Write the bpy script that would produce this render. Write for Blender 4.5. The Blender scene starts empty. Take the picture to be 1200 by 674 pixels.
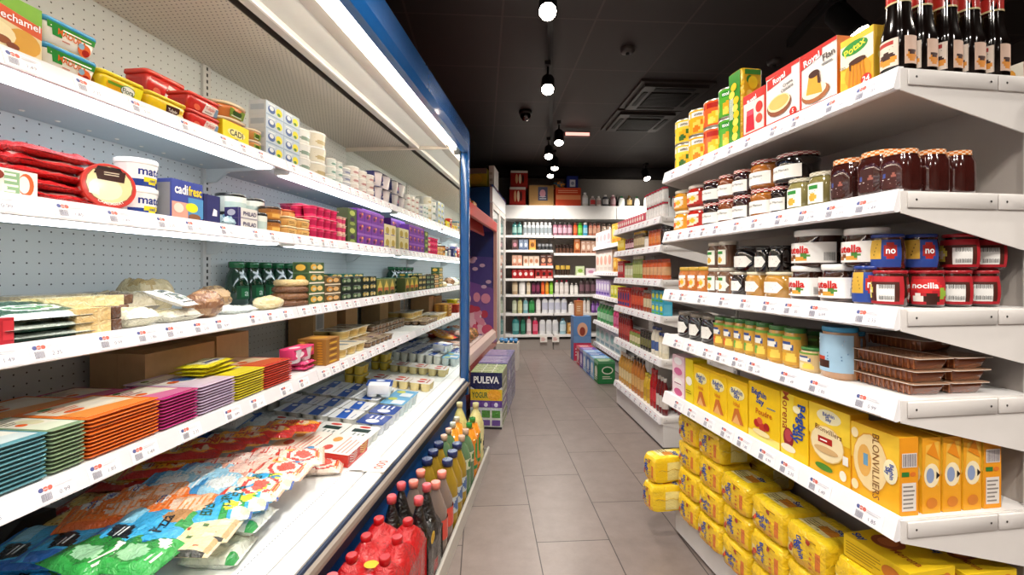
import bpy, math, random
from mathutils import Vector, Matrix, noise
random.seed(7)
SC = bpy.context.scene
COL = SC.collection
FP, CXP, CYP, HC = 530.0, 600.0, 319.0, 1.1     # focal length, principal point and camera height
sin, cos, pi, rad = math.sin, math.cos, math.pi, math.radians

# ------------------------------------------------------------------ colour
def lin(c):
    if isinstance(c, str):
        c = c.lstrip('#')
        c = tuple(int(c[i:i+2], 16)/255 for i in (0, 2, 4))
    return tuple((x/12.92 if x <= .04045 else ((x+.055)/1.055)**2.4) for x in c[:3]) + (1.0,)
_lc = {}
def L(c):
    if c not in _lc: _lc[c] = lin(c)
    return _lc[c]

# ------------------------------------------------------------------ materials
MATS = {}
def newmat(name):
    m = bpy.data.materials.new(name); m.use_nodes = True
    nt = m.node_tree; b = nt.nodes['Principled BSDF']
    MATS[name] = m
    return m, nt, b
def attr_mat(name, rough, spec=.5, coat=0., metal=0., bump=0., bscale=60., vary=.06, trans=0., crough=.05):
    m, nt, b = newmat(name)
    N = nt.nodes.new
    a = N('ShaderNodeAttribute'); a.attribute_name = 'Col'
    tc = N('ShaderNodeTexCoord')
    nz = N('ShaderNodeTexNoise'); nz.inputs['Scale'].default_value = 35.; nz.inputs['Detail'].default_value = 3
    nt.links.new(tc.outputs['Object'], nz.inputs['Vector'])
    mr = N('ShaderNodeMapRange'); mr.inputs['To Min'].default_value = 1-vary*1.6; mr.inputs['To Max'].default_value = 1+vary
    nt.links.new(nz.outputs['Fac'], mr.inputs['Value'])
    mx = N('ShaderNodeVectorMath'); mx.operation = 'SCALE'
    nt.links.new(a.outputs['Color'], mx.inputs[0]); nt.links.new(mr.outputs['Result'], mx.inputs['Scale'])
    nt.links.new(mx.outputs['Vector'], b.inputs['Base Color'])
    b.inputs['Roughness'].default_value = rough
    b.inputs['Specular IOR Level'].default_value = spec
    b.inputs['Metallic'].default_value = metal
    b.inputs['Coat Weight'].default_value = coat; b.inputs['Coat Roughness'].default_value = crough
    b.inputs['Transmission Weight'].default_value = trans
    if bump:
        n2 = N('ShaderNodeTexNoise'); n2.inputs['Scale'].default_value = bscale; n2.inputs['Detail'].default_value = 4
        n2.inputs['Distortion'].default_value = 1.2
        nt.links.new(tc.outputs['Object'], n2.inputs['Vector'])
        bp = N('ShaderNodeBump'); bp.inputs['Strength'].default_value = bump; bp.inputs['Distance'].default_value = .01
        nt.links.new(n2.outputs['Fac'], bp.inputs['Height']); nt.links.new(bp.outputs['Normal'], b.inputs['Normal'])
        nt.links.new(bp.outputs['Normal'], b.inputs['Coat Normal'])
    return m
attr_mat('paper', .5, .35)
attr_mat('gloss', .22, .5, .35)
attr_mat('film', .26, .45, .6, bump=.9, bscale=55, crough=.08)
attr_mat('wrap', .27, .5, .9, bump=.6, bscale=48, crough=.1)
attr_mat('jarglass', .12, .6, 1., vary=.22, crough=.03)
attr_mat('paint', .42, .4, vary=.02)
attr_mat('steel', .32, .5, metal=.9, vary=.03)
attr_mat('card', .75, .2, vary=.08)
attr_mat('rubber', .6, .3)
attr_mat('frosted', .3, .5, .2, vary=.04)
def clear_mat(name, fac, rough=.05):
    m, nt, b = newmat(name)
    N = nt.nodes.new
    a = N('ShaderNodeAttribute'); a.attribute_name = 'Col'
    nt.links.new(a.outputs['Color'], b.inputs['Base Color']); b.inputs['Roughness'].default_value = rough
    b.inputs['Coat Weight'].default_value = 1.
    tr = N('ShaderNodeBsdfTransparent'); nt.links.new(a.outputs['Color'], tr.inputs['Color'])
    fr = N('ShaderNodeLayerWeight'); fr.inputs['Blend'].default_value = .35
    mp = N('ShaderNodeMapRange'); mp.inputs['To Min'].default_value = fac; mp.inputs['To Max'].default_value = 1.
    nt.links.new(fr.outputs['Facing'], mp.inputs['Value'])
    mx = N('ShaderNodeMixShader'); nt.links.new(mp.outputs['Result'], mx.inputs['Fac'])
    nt.links.new(tr.outputs['BSDF'], mx.inputs[1]); nt.links.new(b.outputs['BSDF'], mx.inputs[2])
    nt.links.new(mx.outputs['Shader'], nt.nodes['Material Output'].inputs['Surface'])
    return m
clear_mat('pet', .45)
clear_mat('pane', .12, .02)
def emit_mat(name, col, strength):
    m, nt, b = newmat(name)
    b.inputs['Base Color'].default_value = lin(col)
    b.inputs['Emission Color'].default_value = lin(col); b.inputs['Emission Strength'].default_value = strength
    return m
def hole_mat(name, base, hole, sp, r, rough=.5, ax=('X', 'Z'), stagger=False):
    """painted sheet metal with punched holes on a grid"""
    m, nt, b = newmat(name)
    N = nt.nodes.new; lk = nt.links.new
    tc = N('ShaderNodeTexCoord'); sx = N('ShaderNodeSeparateXYZ'); lk(tc.outputs['Object'], sx.inputs[0])
    def mth(op, *a):
        n = N('ShaderNodeMath'); n.operation = op
        for i, v in enumerate(a):
            if isinstance(v, (int, float)): n.inputs[i].default_value = v
            else: lk(v, n.inputs[i])
        return n.outputs[0]
    u = mth('DIVIDE', sx.outputs[ax[0]], sp); v = mth('DIVIDE', sx.outputs[ax[1]], sp)
    if stagger:
        u = mth('ADD', u, mth('MULTIPLY', mth('FLOORED_MODULO', mth('FLOOR', v), 2.), .5))
    fu = mth('SUBTRACT', mth('FRACT', u), .5); fv = mth('SUBTRACT', mth('FRACT', v), .5)
    d = mth('SQRT', mth('ADD', mth('MULTIPLY', fu, fu), mth('MULTIPLY', fv, fv)))
    k = mth('LESS_THAN', d, r/sp)
    mx = N('ShaderNodeMix'); mx.data_type = 'RGBA'
    lk(k, mx.inputs['Factor']); mx.inputs['A'].default_value = lin(base); mx.inputs['B'].default_value = lin(hole)
    lk(mx.outputs['Result'], b.inputs['Base Color']); b.inputs['Roughness'].default_value = rough
    return m

# ------------------------------------------------------------------ mesh builder
_gly = {}
def glyph(txt, bold=.0):
    """outline text as (verts, faces, width) with cap height about 1"""
    key = (txt, bold)
    if key in _gly: return _gly[key]
    cu = bpy.data.curves.new('t', 'FONT'); cu.body = txt; cu.resolution_u = 2; cu.offset = bold; cu.size = 1.4
    ob = bpy.data.objects.new('t', cu); COL.objects.link(ob)
    dg = bpy.context.evaluated_depsgraph_get(); dg.update()
    me = bpy.data.meshes.new_from_object(ob.evaluated_get(dg))
    vs = [(v.co.x, v.co.y) for v in me.vertices]; fs = [tuple(p.vertices) for p in me.polygons]
    bpy.data.objects.remove(ob); bpy.data.curves.remove(cu); bpy.data.meshes.remove(me)
    xs = [v[0] for v in vs] or [0, 1]
    x0, x1 = min(xs), max(xs)
    vs = [(x-(x0+x1)/2, y-.5) for x, y in vs]
    _gly[key] = (vs, fs, x1-x0)
    return _gly[key]

class MB:
    def __init__(s): s.v, s.f, s.c, s.m, s.sm, s.T, s.mn = [], [], [], [], [], None, []
    def mi(s, m):
        if m not in s.mn: s.mn.append(m)
        return s.mn.index(m)
    def add(s, vs, fs, col, mat='paper', smooth=False):
        o = len(s.v)
        if s.T is not None: vs = [tuple(s.T @ Vector(v)) for v in vs]
        s.v.extend(vs)
        k = s.mi(mat)
        many = isinstance(col, list)
        for i, f in enumerate(fs):
            s.f.append(tuple(o+j for j in f)); s.c.append(col[i] if many else col); s.m.append(k); s.sm.append(smooth)
        return s
    def box(s, x0, x1, y0, y1, z0, z1, col, mat='paper', top=None, front=None, side=None, bottom=None):
        vs = [(x, y, z) for z in (z0, z1) for y in (y0, y1) for x in (x0, x1)]
        fs = [(0, 2, 3, 1), (4, 5, 7, 6), (0, 1, 5, 4), (1, 3, 7, 5), (3, 2, 6, 7), (2, 0, 4, 6)]
        sd = side or col
        return s.add(vs, fs, [bottom or col, top or col, front or col, sd, sd, sd], mat)
    def rbox(s, x0, x1, y0, y1, z0, z1, r, col, mat='gloss', n=4, top=None, taper=1., bev=None, smooth=True):
        """box with rounded vertical edges and softened rims; taper scales the bottom outline"""
        cx, cy = (x0+x1)/2, (y0+y1)/2; hx, hy = (x1-x0)/2, (y1-y0)/2
        r = min(r, hx*.99, hy*.99)
        def ring(z, k, ins):
            o = []
            for q, (sx, sy) in enumerate(((1, 1), (-1, 1), (-1, -1), (1, -1))):
                for i in range(n+1):
                    a = q*pi/2 + i*pi/2/n
                    rr = max(r-ins, .0002)
                    o.append((cx+k*(sx*(hx-r)+rr*cos(a)), cy+k*(sy*(hy-r)+rr*sin(a)), z))
            return o
        bv = bev if bev is not None else min(r*.5, (z1-z0)*.2)
        rings = [ring(z0, taper, bv), ring(z0+bv, taper, 0), ring(z1-bv, 1, 0), ring(z1-bv*.3, 1, bv*.3), ring(z1, 1, bv)]
        m = 4*(n+1); vs = [p for g in rings for p in g]; fs = []; cs = []
        for k in range(len(rings)-1):
            for i in range(m):
                fs.append((k*m+i, k*m+(i+1) % m, (k+1)*m+(i+1) % m, (k+1)*m+i)); cs.append(col if k < 3 else (top or col))
        fs.append(tuple(reversed(range(m)))); cs.append(col)
        s.add(vs, fs, cs, mat, smooth)
        s.add(rings[-1], [tuple(range(m))], top or col, mat)
        return s
    def lathe(s, prof, n=20, cx=0, cy=0, z=0, mat='gloss', col=None, p=2., sx=1., sy=1., smooth=True, cap=True):
        """prof: (radius, height[, colour of the band above this point]); p > 2 squares the outline"""
        def xy(r, a):
            c_, s_ = cos(a), sin(a)
            k = (abs(c_)**p+abs(s_)**p)**(-1/p)
            return cx+r*k*c_*sx, cy+r*k*s_*sy
        vs = []; fs = []; cs = []
        for q in prof:
            for i in range(n):
                x, y = xy(q[0], 2*pi*i/n); vs.append((x, y, z+q[1]))
        cc = col
        for k in range(len(prof)-1):
            if len(prof[k]) > 2: cc = prof[k][2]
            for i in range(n):
                fs.append((k*n+i, k*n+(i+1) % n, (k+1)*n+(i+1) % n, (k+1)*n+i)); cs.append(cc)
        if cap:
            fs.append(tuple(reversed(range(n)))); cs.append(prof[0][2] if len(prof[0]) > 2 else cc)
        s.add(vs, fs, cs, mat, smooth)
        if cap: s.add([vs[(len(prof)-1)*n+i] for i in range(n)], [tuple(range(n))], cc, mat)
        return s
    def tube(s, pts, r, col, mat='gloss', n=8):
        pts = [Vector(p) for p in pts]; vs = []; fs = []
        for i, p in enumerate(pts):
            t = (pts[min(i+1, len(pts)-1)]-pts[max(i-1, 0)]).normalized()
            up = Vector((0, 0, 1)) if abs(t.z) < .9 else Vector((1, 0, 0))
            a = t.cross(up).normalized(); b = t.cross(a).normalized()
            rr = r[i] if isinstance(r, (list, tuple)) else r
            for k in range(n):
                q = p+a*(rr*cos(2*pi*k/n))+b*(rr*sin(2*pi*k/n)); vs.append(tuple(q))
        for i in range(len(pts)-1):
            for k in range(n): fs.append((i*n+k, (i+1)*n+k, (i+1)*n+(k+1) % n, i*n+(k+1) % n))
        fs.append(tuple(range(n))); fs.append(tuple(reversed(range((len(pts)-1)*n, len(pts)*n))))
        return s.add(vs, fs, col, mat, True)
    def prism(s, poly, y0, y1, col, mat='paint', axis='y'):
        """extrude a closed polygon given in (a,b) along an axis"""
        n = len(poly)
        def pt(a, b, t): return (a, t, b) if axis == 'y' else ((t, a, b) if axis == 'x' else (a, b, t))
        vs = [pt(a, b, y0) for a, b in poly]+[pt(a, b, y1) for a, b in poly]
        fs = [tuple(range(n)), tuple(reversed(range(n, 2*n)))]
        fs += [(i, i+n, (i+1) % n+n, (i+1) % n) for i in range(n)]
        return s.add(vs, fs, col, mat)
    def grid(s, fn, nu, nv, colf, mat='paper', smooth=True):
        """fn(u,v) -> point, colf(u,v) -> colour for each cell"""
        vs = [fn(i/nu, j/nv) for j in range(nv+1) for i in range(nu+1)]
        fs = []; cs = []
        for j in range(nv):
            for i in range(nu):
                a = j*(nu+1)+i; fs.append((a, a+1, a+nu+2, a+nu+1)); cs.append(colf((i+.5)/nu, (j+.5)/nv))
        return s.add(vs, fs, cs, mat, smooth)
    # --- printing on a surface: surf(u,v,eps) -> point
    def art(s, surf, items, mat='paper', ar=1., e0=.0004, curved=False):
        """items in 0..1 of the face; ar = face width / height"""
        e = e0
        for it in items:
            k = it[0]
            if k == 't':
                _, txt, cx, cz, h, col = it[:6]; rot = it[6] if len(it) > 6 else 0; bold = it[7] if len(it) > 7 else .015
                mw = it[8] if len(it) > 8 else None
                vs, fs, w = glyph(txt, bold)
                kx = h/ar
                if mw and w*kx > mw and not rot: kx = mw/w
                o = []
                for x, y in vs:
                    if rot: a = rad(rot); x, y = x*cos(a)-y*sin(a), x*sin(a)+y*cos(a)
                    o.append(surf(cx+x*kx, cz+y*h, e))
                s.add(o, fs, col, mat)
            elif k == 'r':
                _, a, b, c, d, col = it
                s.add([surf(a, b, e), surf(c, b, e), surf(c, d, e), surf(a, d, e)], [(0, 1, 2, 3)], col, mat)
            elif k == 'e':
                _, cx, cz, rx, rz, col = it; n = 16
                s.add([surf(cx+rx*cos(2*pi*i/n), cz+rz*sin(2*pi*i/n), e) for i in range(n)], [tuple(range(n))], col, mat)
            elif k == 'p':
                s.add([surf(a, b, e) for a, b in it[1]], [tuple(range(len(it[1])))], it[2], mat)
            elif k == 'l':
                _, a, b, c, d, n, col = it
                for i in range(n):
                    z = b+(d-b)*(i+.25)/n; z1 = z+(d-b)*.4/n; cc = c-(c-a)*random.random()*.35
                    s.add([surf(a, z, e), surf(cc, z, e), surf(cc, z1, e), surf(a, z1, e)], [(0, 1, 2, 3)], col, mat)
            elif k == 'b':      # barcode
                _, a, b, c, d, col = it; x = a
                while x < c:
                    w = (c-a)*(.02+.03*random.random())
                    s.add([surf(x, b, e), surf(min(x+w, c), b, e), surf(min(x+w, c), d, e), surf(x, d, e)], [(0, 1, 2, 3)], col, mat); x += w*2
            e += .00022
        return s
    def build(s, name):
        me = bpy.data.meshes.new(name); me.from_pydata(s.v, [], s.f)
        for m in s.mn: me.materials.append(MATS[m])
        me.polygons.foreach_set('material_index', s.m); me.polygons.foreach_set('use_smooth', s.sm)
        at = me.color_attributes.new('Col', 'FLOAT_COLOR', 'CORNER')
        buf = []
        for p, c in zip(s.f, s.c):
            c = L(c)
            for _ in p: buf.extend(c)
        at.data.foreach_set('color', buf)
        me.update()
        return me

def flat(w, h, y=0., x0=0., z0=0.):
    return lambda u, v, e: (x0+(u-.5)*w, y-e, z0+v*h)
def topf(w, d, z, x0=0., y0=0.):
    return lambda u, v, e: (x0+(u-.5)*w, y0+v*d, z+e)
def sidef(d, h, x, sgn=1, y0=0., z0=0.):
    """face at +x (sgn=1) or -x"""
    return lambda u, v, e: (x+sgn*e, y0+(u if sgn > 0 else 1-u)*d, z0+v*h)
def cyl(R, h, cy, span=2.2, z0=0.):
    return lambda u, v, e: ((R+e)*sin((u-.5)*span), cy-(R+e)*cos((u-.5)*span), z0+v*h)
def raster(items, base):
    """colour function from r/e/p art items"""
    its = [i for i in items if i[0] in 'rep']
    def inside(poly, x, y):
        c = False; n = len(poly)
        for i in range(n):
            (a, b), (p, q) = poly[i], poly[i-1]
            if (b > y) != (q > y) and x < (p-a)*(y-b)/(q-b)+a: c = not c
        return c
    def f(u, v):
        c = base
        for i in its:
            if i[0] == 'r' and i[1] <= u <= i[3] and i[2] <= v <= i[4]: c = i[5]
            elif i[0] == 'e' and ((u-i[1])/i[3])**2+((v-i[2])/i[4])**2 <= 1: c = i[5]
            elif i[0] == 'p' and inside(i[1], u, v): c = i[2]
        return c
    return f
def wrap(mb, surf, items, base, nu=24, nv=14, mat='paper', ar=1., e=.0006):
    mb.grid(lambda u, v: surf(u, v, e), nu, nv, raster(items, base), mat)
    mb.art(surf, [i for i in items if i[0] in 'tlb'], mat, ar, e+.0006)

# ------------------------------------------------------------------ scene objects
NUM = 'zero first second third fourth fifth sixth seventh eighth ninth tenth eleventh twelfth thirteenth fourteenth fifteenth sixteenth seventeenth eighteenth nineteenth twentieth'.split()
_labels = {}
def tag(o, label, cat, group=None, kind=None):
    if label is not None:
        for a_, b_ in ((' of dairy case', ''), (' the ', ' '), (' from left', ' along'), (' coloured', ''), (' in back row', ' behind'), (' shelf', ' shelf')):
            if len(label.split()) > 16: label = label.replace(a_, b_)
        n = len(label.split())
        if not 4 <= n <= 16: print('LABEL LENGTH', n, label)
        _labels.setdefault(label, []).append(o.name)
        o['label'] = label
    if cat: o['category'] = cat
    if group: o['group'] = group
    if kind: o['kind'] = kind
    return o
def ob(name, mesh, parent=None, loc=(0, 0, 0), rot=(0, 0, 0), label=None):
    o = bpy.data.objects.new(name, mesh.build(name) if isinstance(mesh, MB) else mesh)
    COL.objects.link(o); o.location = loc; o.rotation_euler = rot
    if parent: o.parent = parent
    if label: o['label'] = label
    return o
def structure(name, mesh, loc=(0, 0, 0), rot=(0, 0, 0)):
    o = ob(name, mesh, None, loc, rot); o['kind'] = 'structure'; return o
PROTO = {}
def proto(key, fn, *a, **k):
    """cache of built parts: a list of (part name, mesh, location, [(sub-part name, mesh, location)])"""
    kk = (key, a, tuple(sorted(k.items())))
    kk = repr(kk)
    if kk not in PROTO:
        r = fn(*a, **k)
        if isinstance(r, MB): r = r.build(key)
        else:
            o = []
            for e in r:
                nm, me = e[0], e[1]; loc = e[2] if len(e) > 2 else (0, 0, 0); sub = e[3] if len(e) > 3 else []
                o.append((nm, me.build(nm) if isinstance(me, MB) else me, loc, [(a_, b_.build(a_) if isinstance(b_, MB) else b_, c_) for a_, b_, c_ in sub]))
            r = o
        PROTO[kk] = r
    return PROTO[kk]
def place(name, pr, loc, rot, label, cat, group=None):
    """one thing: a lone mesh, or an Empty with its parts"""
    if not isinstance(rot, (tuple, list)): rot = (0, 0, rot)
    if isinstance(pr, list):
        r = bpy.data.objects.new(name, None); r.empty_display_size = .02; COL.objects.link(r)
        r.location = loc; r.rotation_euler = rot
        for nm, me, lc, sub in pr:
            c = ob(nm, me, r, lc)
            for a_, b_, c_ in sub: ob(a_, b_, c, c_)
    else:
        r = ob(name, pr, None, loc, rot)
    return tag(r, label, cat, group)

class Frame:
    """shelving run: s runs away from the camera, v runs from the front of the shelves inwards"""
    def __init__(f, ox, oy, ang, side):
        f.o = (ox, oy); f.ang = ang; f.side = side
        f.d = (-sin(ang), cos(ang)); f.p = (side*cos(ang), side*sin(ang))
    def w(f, s, v, z=0.): return (f.o[0]+s*f.d[0]+v*f.p[0], f.o[1]+s*f.d[1]+v*f.p[1], z)
    def s(f, px, v=0.):
        k = (px-CXP)/FP
        return (k*(f.o[1]+v*f.p[1])-f.o[0]-v*f.p[0])/(f.d[0]-k*f.d[1])
    def z(f, py, s, v=0.): return HC-(py-CYP)*f.w(s, v)[1]/FP
    def h(f, hp, s, v=0.): return hp*f.w(s, v)[1]/FP
    @property
    def item(f): return f.ang-f.side*pi/2
    def root(f, name, label, cat, group=None):
        r = bpy.data.objects.new(name, None); COL.objects.link(r); r.empty_display_size = .1
        r.location = (f.o[0], f.o[1], 0); r.rotation_euler = (0, 0, f.ang)
        return tag(r, label, cat, group)
# ================================================================== frames
A_ROOM = math.atan(34/530); A_GON = math.atan(75/530); A_COOL = -math.atan(55/530)
ROOM = Frame(0, 0, A_ROOM, 1)
G1 = Frame(.788, .918, A_GON, 1)
G2 = Frame(.925, 2.80, A_ROOM, 1)
G3 = Frame(1.14, 4.80, A_ROOM, 1)
CO = Frame(0, 0, A_COOL, -1)
ZC = 2.65                                        # ceiling height
WHITE = '#e9e7e6'; OFFW = '#dcd8d3'

# ================================================================== camera
cam_d = bpy.data.cameras.new('camera'); cam = bpy.data.objects.new('camera', cam_d); COL.objects.link(cam)
cam.location = (0, 0, HC); cam.rotation_euler = (pi/2, 0, 0)
cam_d.sensor_width = 36; cam_d.lens = 36*FP/1200; cam_d.shift_y = -18/1200; cam_d.clip_start = .02
SC.camera = cam
SC.view_settings.view_transform = 'Standard'; SC.view_settings.look = 'None'
SC.view_settings.exposure = .38; SC.view_settings.gamma = 1; SC.view_settings.use_curve_mapping = False
wd = bpy.data.worlds.new('world'); SC.world = wd; wd.use_nodes = True
wd.node_tree.nodes['Background'].inputs['Color'].default_value = (1, .93, .88, 1)
wd.node_tree.nodes['Background'].inputs['Strength'].default_value = .17

# ================================================================== floor, ceiling, walls
def tile_mat(name, ax, ay, bw, rh, mortar, c1, c2, cm, rough, off, bump=.2, frq=2, noise_amt=.35):
    m, nt, b = newmat(name); N = nt.nodes.new; lk = nt.links.new
    tc = N('ShaderNodeTexCoord'); sx = N('ShaderNodeSeparateXYZ'); cb = N('ShaderNodeCombineXYZ')
    lk(tc.outputs['Object'], sx.inputs[0])
    def sh(o, d):
        n = N('ShaderNodeMath'); n.operation = 'ADD'; lk(o, n.inputs[0]); n.inputs[1].default_value = d; return n.outputs[0]
    lk(sh(sx.outputs['Y'], ay), cb.inputs['X']); lk(sh(sx.outputs['X'], ax), cb.inputs['Y'])
    br = N('ShaderNodeTexBrick'); lk(cb.outputs[0], br.inputs['Vector'])
    br.inputs['Scale'].default_value = 1; br.inputs['Mortar Size'].default_value = mortar; br.inputs['Mortar Smooth'].default_value = .1
    br.inputs['Brick Width'].default_value = bw; br.inputs['Row Height'].default_value = rh
    br.offset = off; br.offset_frequency = frq
    br.inputs['Color1'].default_value = lin(c1); br.inputs['Color2'].default_value = lin(c2); br.inputs['Mortar'].default_value = lin(cm)
    nz = N('ShaderNodeTexNoise'); nz.inputs['Scale'].default_value = 9; nz.inputs['Detail'].default_value = 8; nz.inputs['Roughness'].default_value = .7
    lk(tc.outputs['Object'], nz.inputs['Vector'])
    mr = N('ShaderNodeMapRange'); mr.inputs['To Min'].default_value = 1-noise_amt; mr.inputs['To Max'].default_value = 1+noise_amt; lk(nz.outputs['Fac'], mr.inputs['Value'])
    vm = N('ShaderNodeVectorMath'); vm.operation = 'SCALE'; lk(br.outputs['Color'], vm.inputs[0]); lk(mr.outputs[0], vm.inputs['Scale'])
    lk(vm.outputs[0], b.inputs['Base Color'])
    b.inputs['Roughness'].default_value = rough
    bp = N('ShaderNodeBump'); bp.inputs['Strength'].default_value = bump; bp.inputs['Distance'].default_value = .002
    lk(br.outputs['Fac'], bp.inputs['Height']); bp.invert = True; lk(bp.outputs[0], b.inputs['Normal'])
tile_mat('floor_tile', -.218, -2.43+.3, .6, .3, .0022, '#7c716d', '#867a75', '#332c2a', .36, .5)
tile_mat('ceiling_tile', -.117, -2.738+.68, .68, .575, .007, '#251c1a', '#221a18', '#3d322e', .6, 0., noise_amt=.1)
X0, X1, Y0, Y1 = -2.3, 3.6, -2.2, 6.77
def quad_obj(name, vs, mat, rot=(0, 0, A_ROOM)):
    m = MB(); m.add(vs, [(0, 1, 2, 3)], WHITE, mat); return structure(name, m, (0, 0, 0), rot)
quad_obj('floor', [(X0, Y0, 0), (X1, Y0, 0), (X1, Y1, 0), (X0, Y1, 0)], 'floor_tile')
quad_obj('ceiling', [(X0, Y1, ZC), (X1, Y1, ZC), (X1, Y0, ZC), (X0, Y0, ZC)], 'ceiling_tile')
def wall(name, x0, x1, y0, y1, col):
    m = MB(); m.box(x0, x1, y0, y1, 0, ZC, col, 'card'); return structure(name, m, (0, 0, 0), (0, 0, A_ROOM))
wall('wall_back', X0, X1, Y1, Y1+.1, '#8b857e')
wall('wall_left', X0-.1, X0, Y0, Y1, '#3a3432')
wall('wall_right', X1, X1+.1, Y0, Y1, '#3a3432')
wall('wall_front', X0, X1, Y0-.1, Y0, '#6b625d')
m = MB(); m.box(X0+.01, X1-.01, Y1-.2, Y1-.005, ZC-.14, ZC-.002, '#1c1817', 'card')
structure('trim_1', m, (0, 0, 0), (0, 0, A_ROOM))

# ================================================================== ceiling fittings
emit_mat('lamp_warm', '#fff3e2', 30.)
emit_mat('lamp_tube', '#eef6ff', 4.2)
emit_mat('lamp_canopy', '#fff0da', 22.)
emit_mat('exit_glow', '#ffb8a8', 1.2)
def spot_head(tilt):
    b = MB(); b.T = Matrix.Rotation(tilt, 4, 'X') @ Matrix.Scale(1.45 if tilt == -.55 else 1.1, 4)
    b.lathe([(.0, .075), (.03, .07), (.042, .05), (.042, -.05), (.045, -.055), (.045, -.075), (.04, -.078)][::-1], 20, mat='rubber', col='#151313', cap=False)
    g = MB(); g.T = b.T; g.lathe([(.038, -.072), (.038, -.070)], 20, mat='lamp_warm', col='#ffffff')
    st = MB(); st.tube([(0, 0, .0), (0, 0, .12)], .008, '#151313', 'rubber'); st.box(-.02, .02, -.045, .045, .12, .15, '#1b1818', 'rubber')
    return [('housing', b), ('lamp_lens', g), ('stem', st)]
lamps = [(.181, 2.28, -.75, 'brightest black spotlight on the ceiling track at the top of the aisle'),
         (.255, 3.22, -.7, 'black spotlight tilted sideways on the track in front of the ceiling camera'),
         (.465, 4.48, -.5, 'black spotlight on the track beside the small lit exit sign'),
         (.408, 5.03, -.6, 'starry bright spotlight on the far half of the ceiling track'),
         (.524, 5.55, -.4, 'small spotlight hanging second from the far end of the track'),
         (.508, 5.98, -.4, 'spotlight at the very far end of the track above the cartons'),
         (1.83, 6.2, -.6, 'bright spotlight by the beam above the right end of back shelving'),
         (1.78, 2.42, -.55, 'large black cylinder spotlight above the custard boxes on the top shelf')]
ZL = 2.44
for i, (x, y, tl, lab) in enumerate(lamps):
    place('track_spotlight', proto('spot', spot_head, tl), (x, y, ZL+.0), (-.1, -.1, -.1, -.1, -.1, -.1, .2, .7)[i], lab, 'spotlight', 'ceiling spotlights')
def rail(name, x0, y0, x1, y1, label):
    m = MB(); l = math.hypot(x1-x0, y1-y0); m.box(-.018, .018, 0, l, 0, .05, '#171414', 'rubber')
    m.box(-.006, .006, .01, l-.01, -.002, 0, '#060505', 'rubber')
    o = ob(name, m, None, (x0, y0, ZL+.15), (0, 0, -math.atan2(x1-x0, y1-y0))); return tag(o, label, 'track')
rail('lighting_track', -.10, -1.0, .545, 6.25, 'long black lighting track running along the ceiling above the aisle')
m = MB()
for yy in (-.8, 1.2, 3.0, 4.8, 6.1): m.tube([(-.10+.645*(yy+1)/7.25, yy, ZL+.2), (-.10+.645*(yy+1)/7.25, yy, ZC)], .006, '#171414', 'rubber')
for q in bpy.data.objects:
    if q.name == 'lighting_track': TR = q
hm = ob('hanger', m, None); hm.parent = TR; hm.matrix_parent_inverse = Matrix.LocRotScale(TR.location, TR.rotation_euler, None).inverted()
rail('lighting_track', 1.62, 1.6, 1.84, 3.0, 'short black lighting track over the right shelves holding one spotlight')
for (x, y) in ((1.7, 2.1), (1.8, 2.75)): pass
# beams of the modelled spotlights, then extra beams added for brightness
def spot(x, y, z, p, size=2.6, r=.04, col=(1, .93, .84), rx=0, rz=0, blend=.8):
    l = bpy.data.lights.new('spot_beam', 'SPOT'); l.energy = p; l.spot_size = size; l.spot_blend = blend; l.shadow_soft_size = r; l.color = col
    o = bpy.data.objects.new('spot_beam', l); COL.objects.link(o); o.location = (x, y, z); o.rotation_euler = (rx, 0, rz); return o
for (x, y, tl, lab) in lamps: spot(x, y, ZL-.16, 30)
spot(1.83, 6.2, ZL-.06, 26, rx=.95); spot(.508, 5.98, ZL-.06, 22, rx=.5); spot(.408, 4.9, ZL-.06, 50, size=1.5, rx=.75)  # second beams at far spotlights, added to brighten the back wall and header
for (x, y) in ((.09, 1.25), (-.0, .1), (-.1, -.9), (1.9, .9), (1.9, -.3), (1.5, -1.3), (.6, -.2)): spot(x, y, ZL-.12, 55)  # unseen beams overhead and behind the camera, added for general light, no fittings
# two ventilation cassettes side by side
def cassette():
    f = MB()
    f.box(-.31, .31, -.30, .30, -.02, .0, '#332b28', 'paint'); f.box(-.27, .27, -.26, .26, -.045, -.02, '#2e2724', 'paint')
    g = MB(); g.box(-.17, .17, -.15, .15, -.052, -.045, '#0e0c0b', 'rubber')
    for i in range(12): g.box(-.165, .165, -.145+i*.0245, -.138+i*.0245, -.056, -.052, '#1c1817', 'paint')
    r = [('frame', f), ('grille', g)]
    for a, b, c, d in ((-.17, .17, -.235, -.19), (-.17, .17, .19, .235), (-.24, -.205, -.15, .15), (.205, .24, -.15, .15)):
        q = MB(); q.box(a, b, c, d, -.05, -.044, '#080707', 'rubber'); r.append(('air_vane', q))
    return r
for i, (u, s_) in enumerate(((1.60, 3.85), (1.60, 4.5))):
    x, y, _ = ROOM.w(s_, u); place('ceiling_air_vent', proto('cassette', cassette), (x-.02, y, ZC), A_ROOM,
        ('square dark ceiling air conditioning cassette nearer the camera', 'square dark ceiling air conditioning cassette farther from the camera')[i], 'air vent', 'ceiling air conditioning cassettes')
def disc(r=.05, h=.035):
    m = MB(); m.lathe([(r*.6, -h), (r*.9, -h*.8), (r, -h*.3), (r, 0)], 20, mat='paint', col='#3a3330')
    n = MB(); n.lathe([(r*.25, -h-.012), (r*.25, -h)], 12, mat='rubber', col='#14100f'); return [('base', m), ('sensor', n)]
place('smoke_detector', proto('disc', disc), (.80, 3.13, ZC), 0, 'round dark smoke detector on the ceiling between track and air vents', 'smoke detector')
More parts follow.
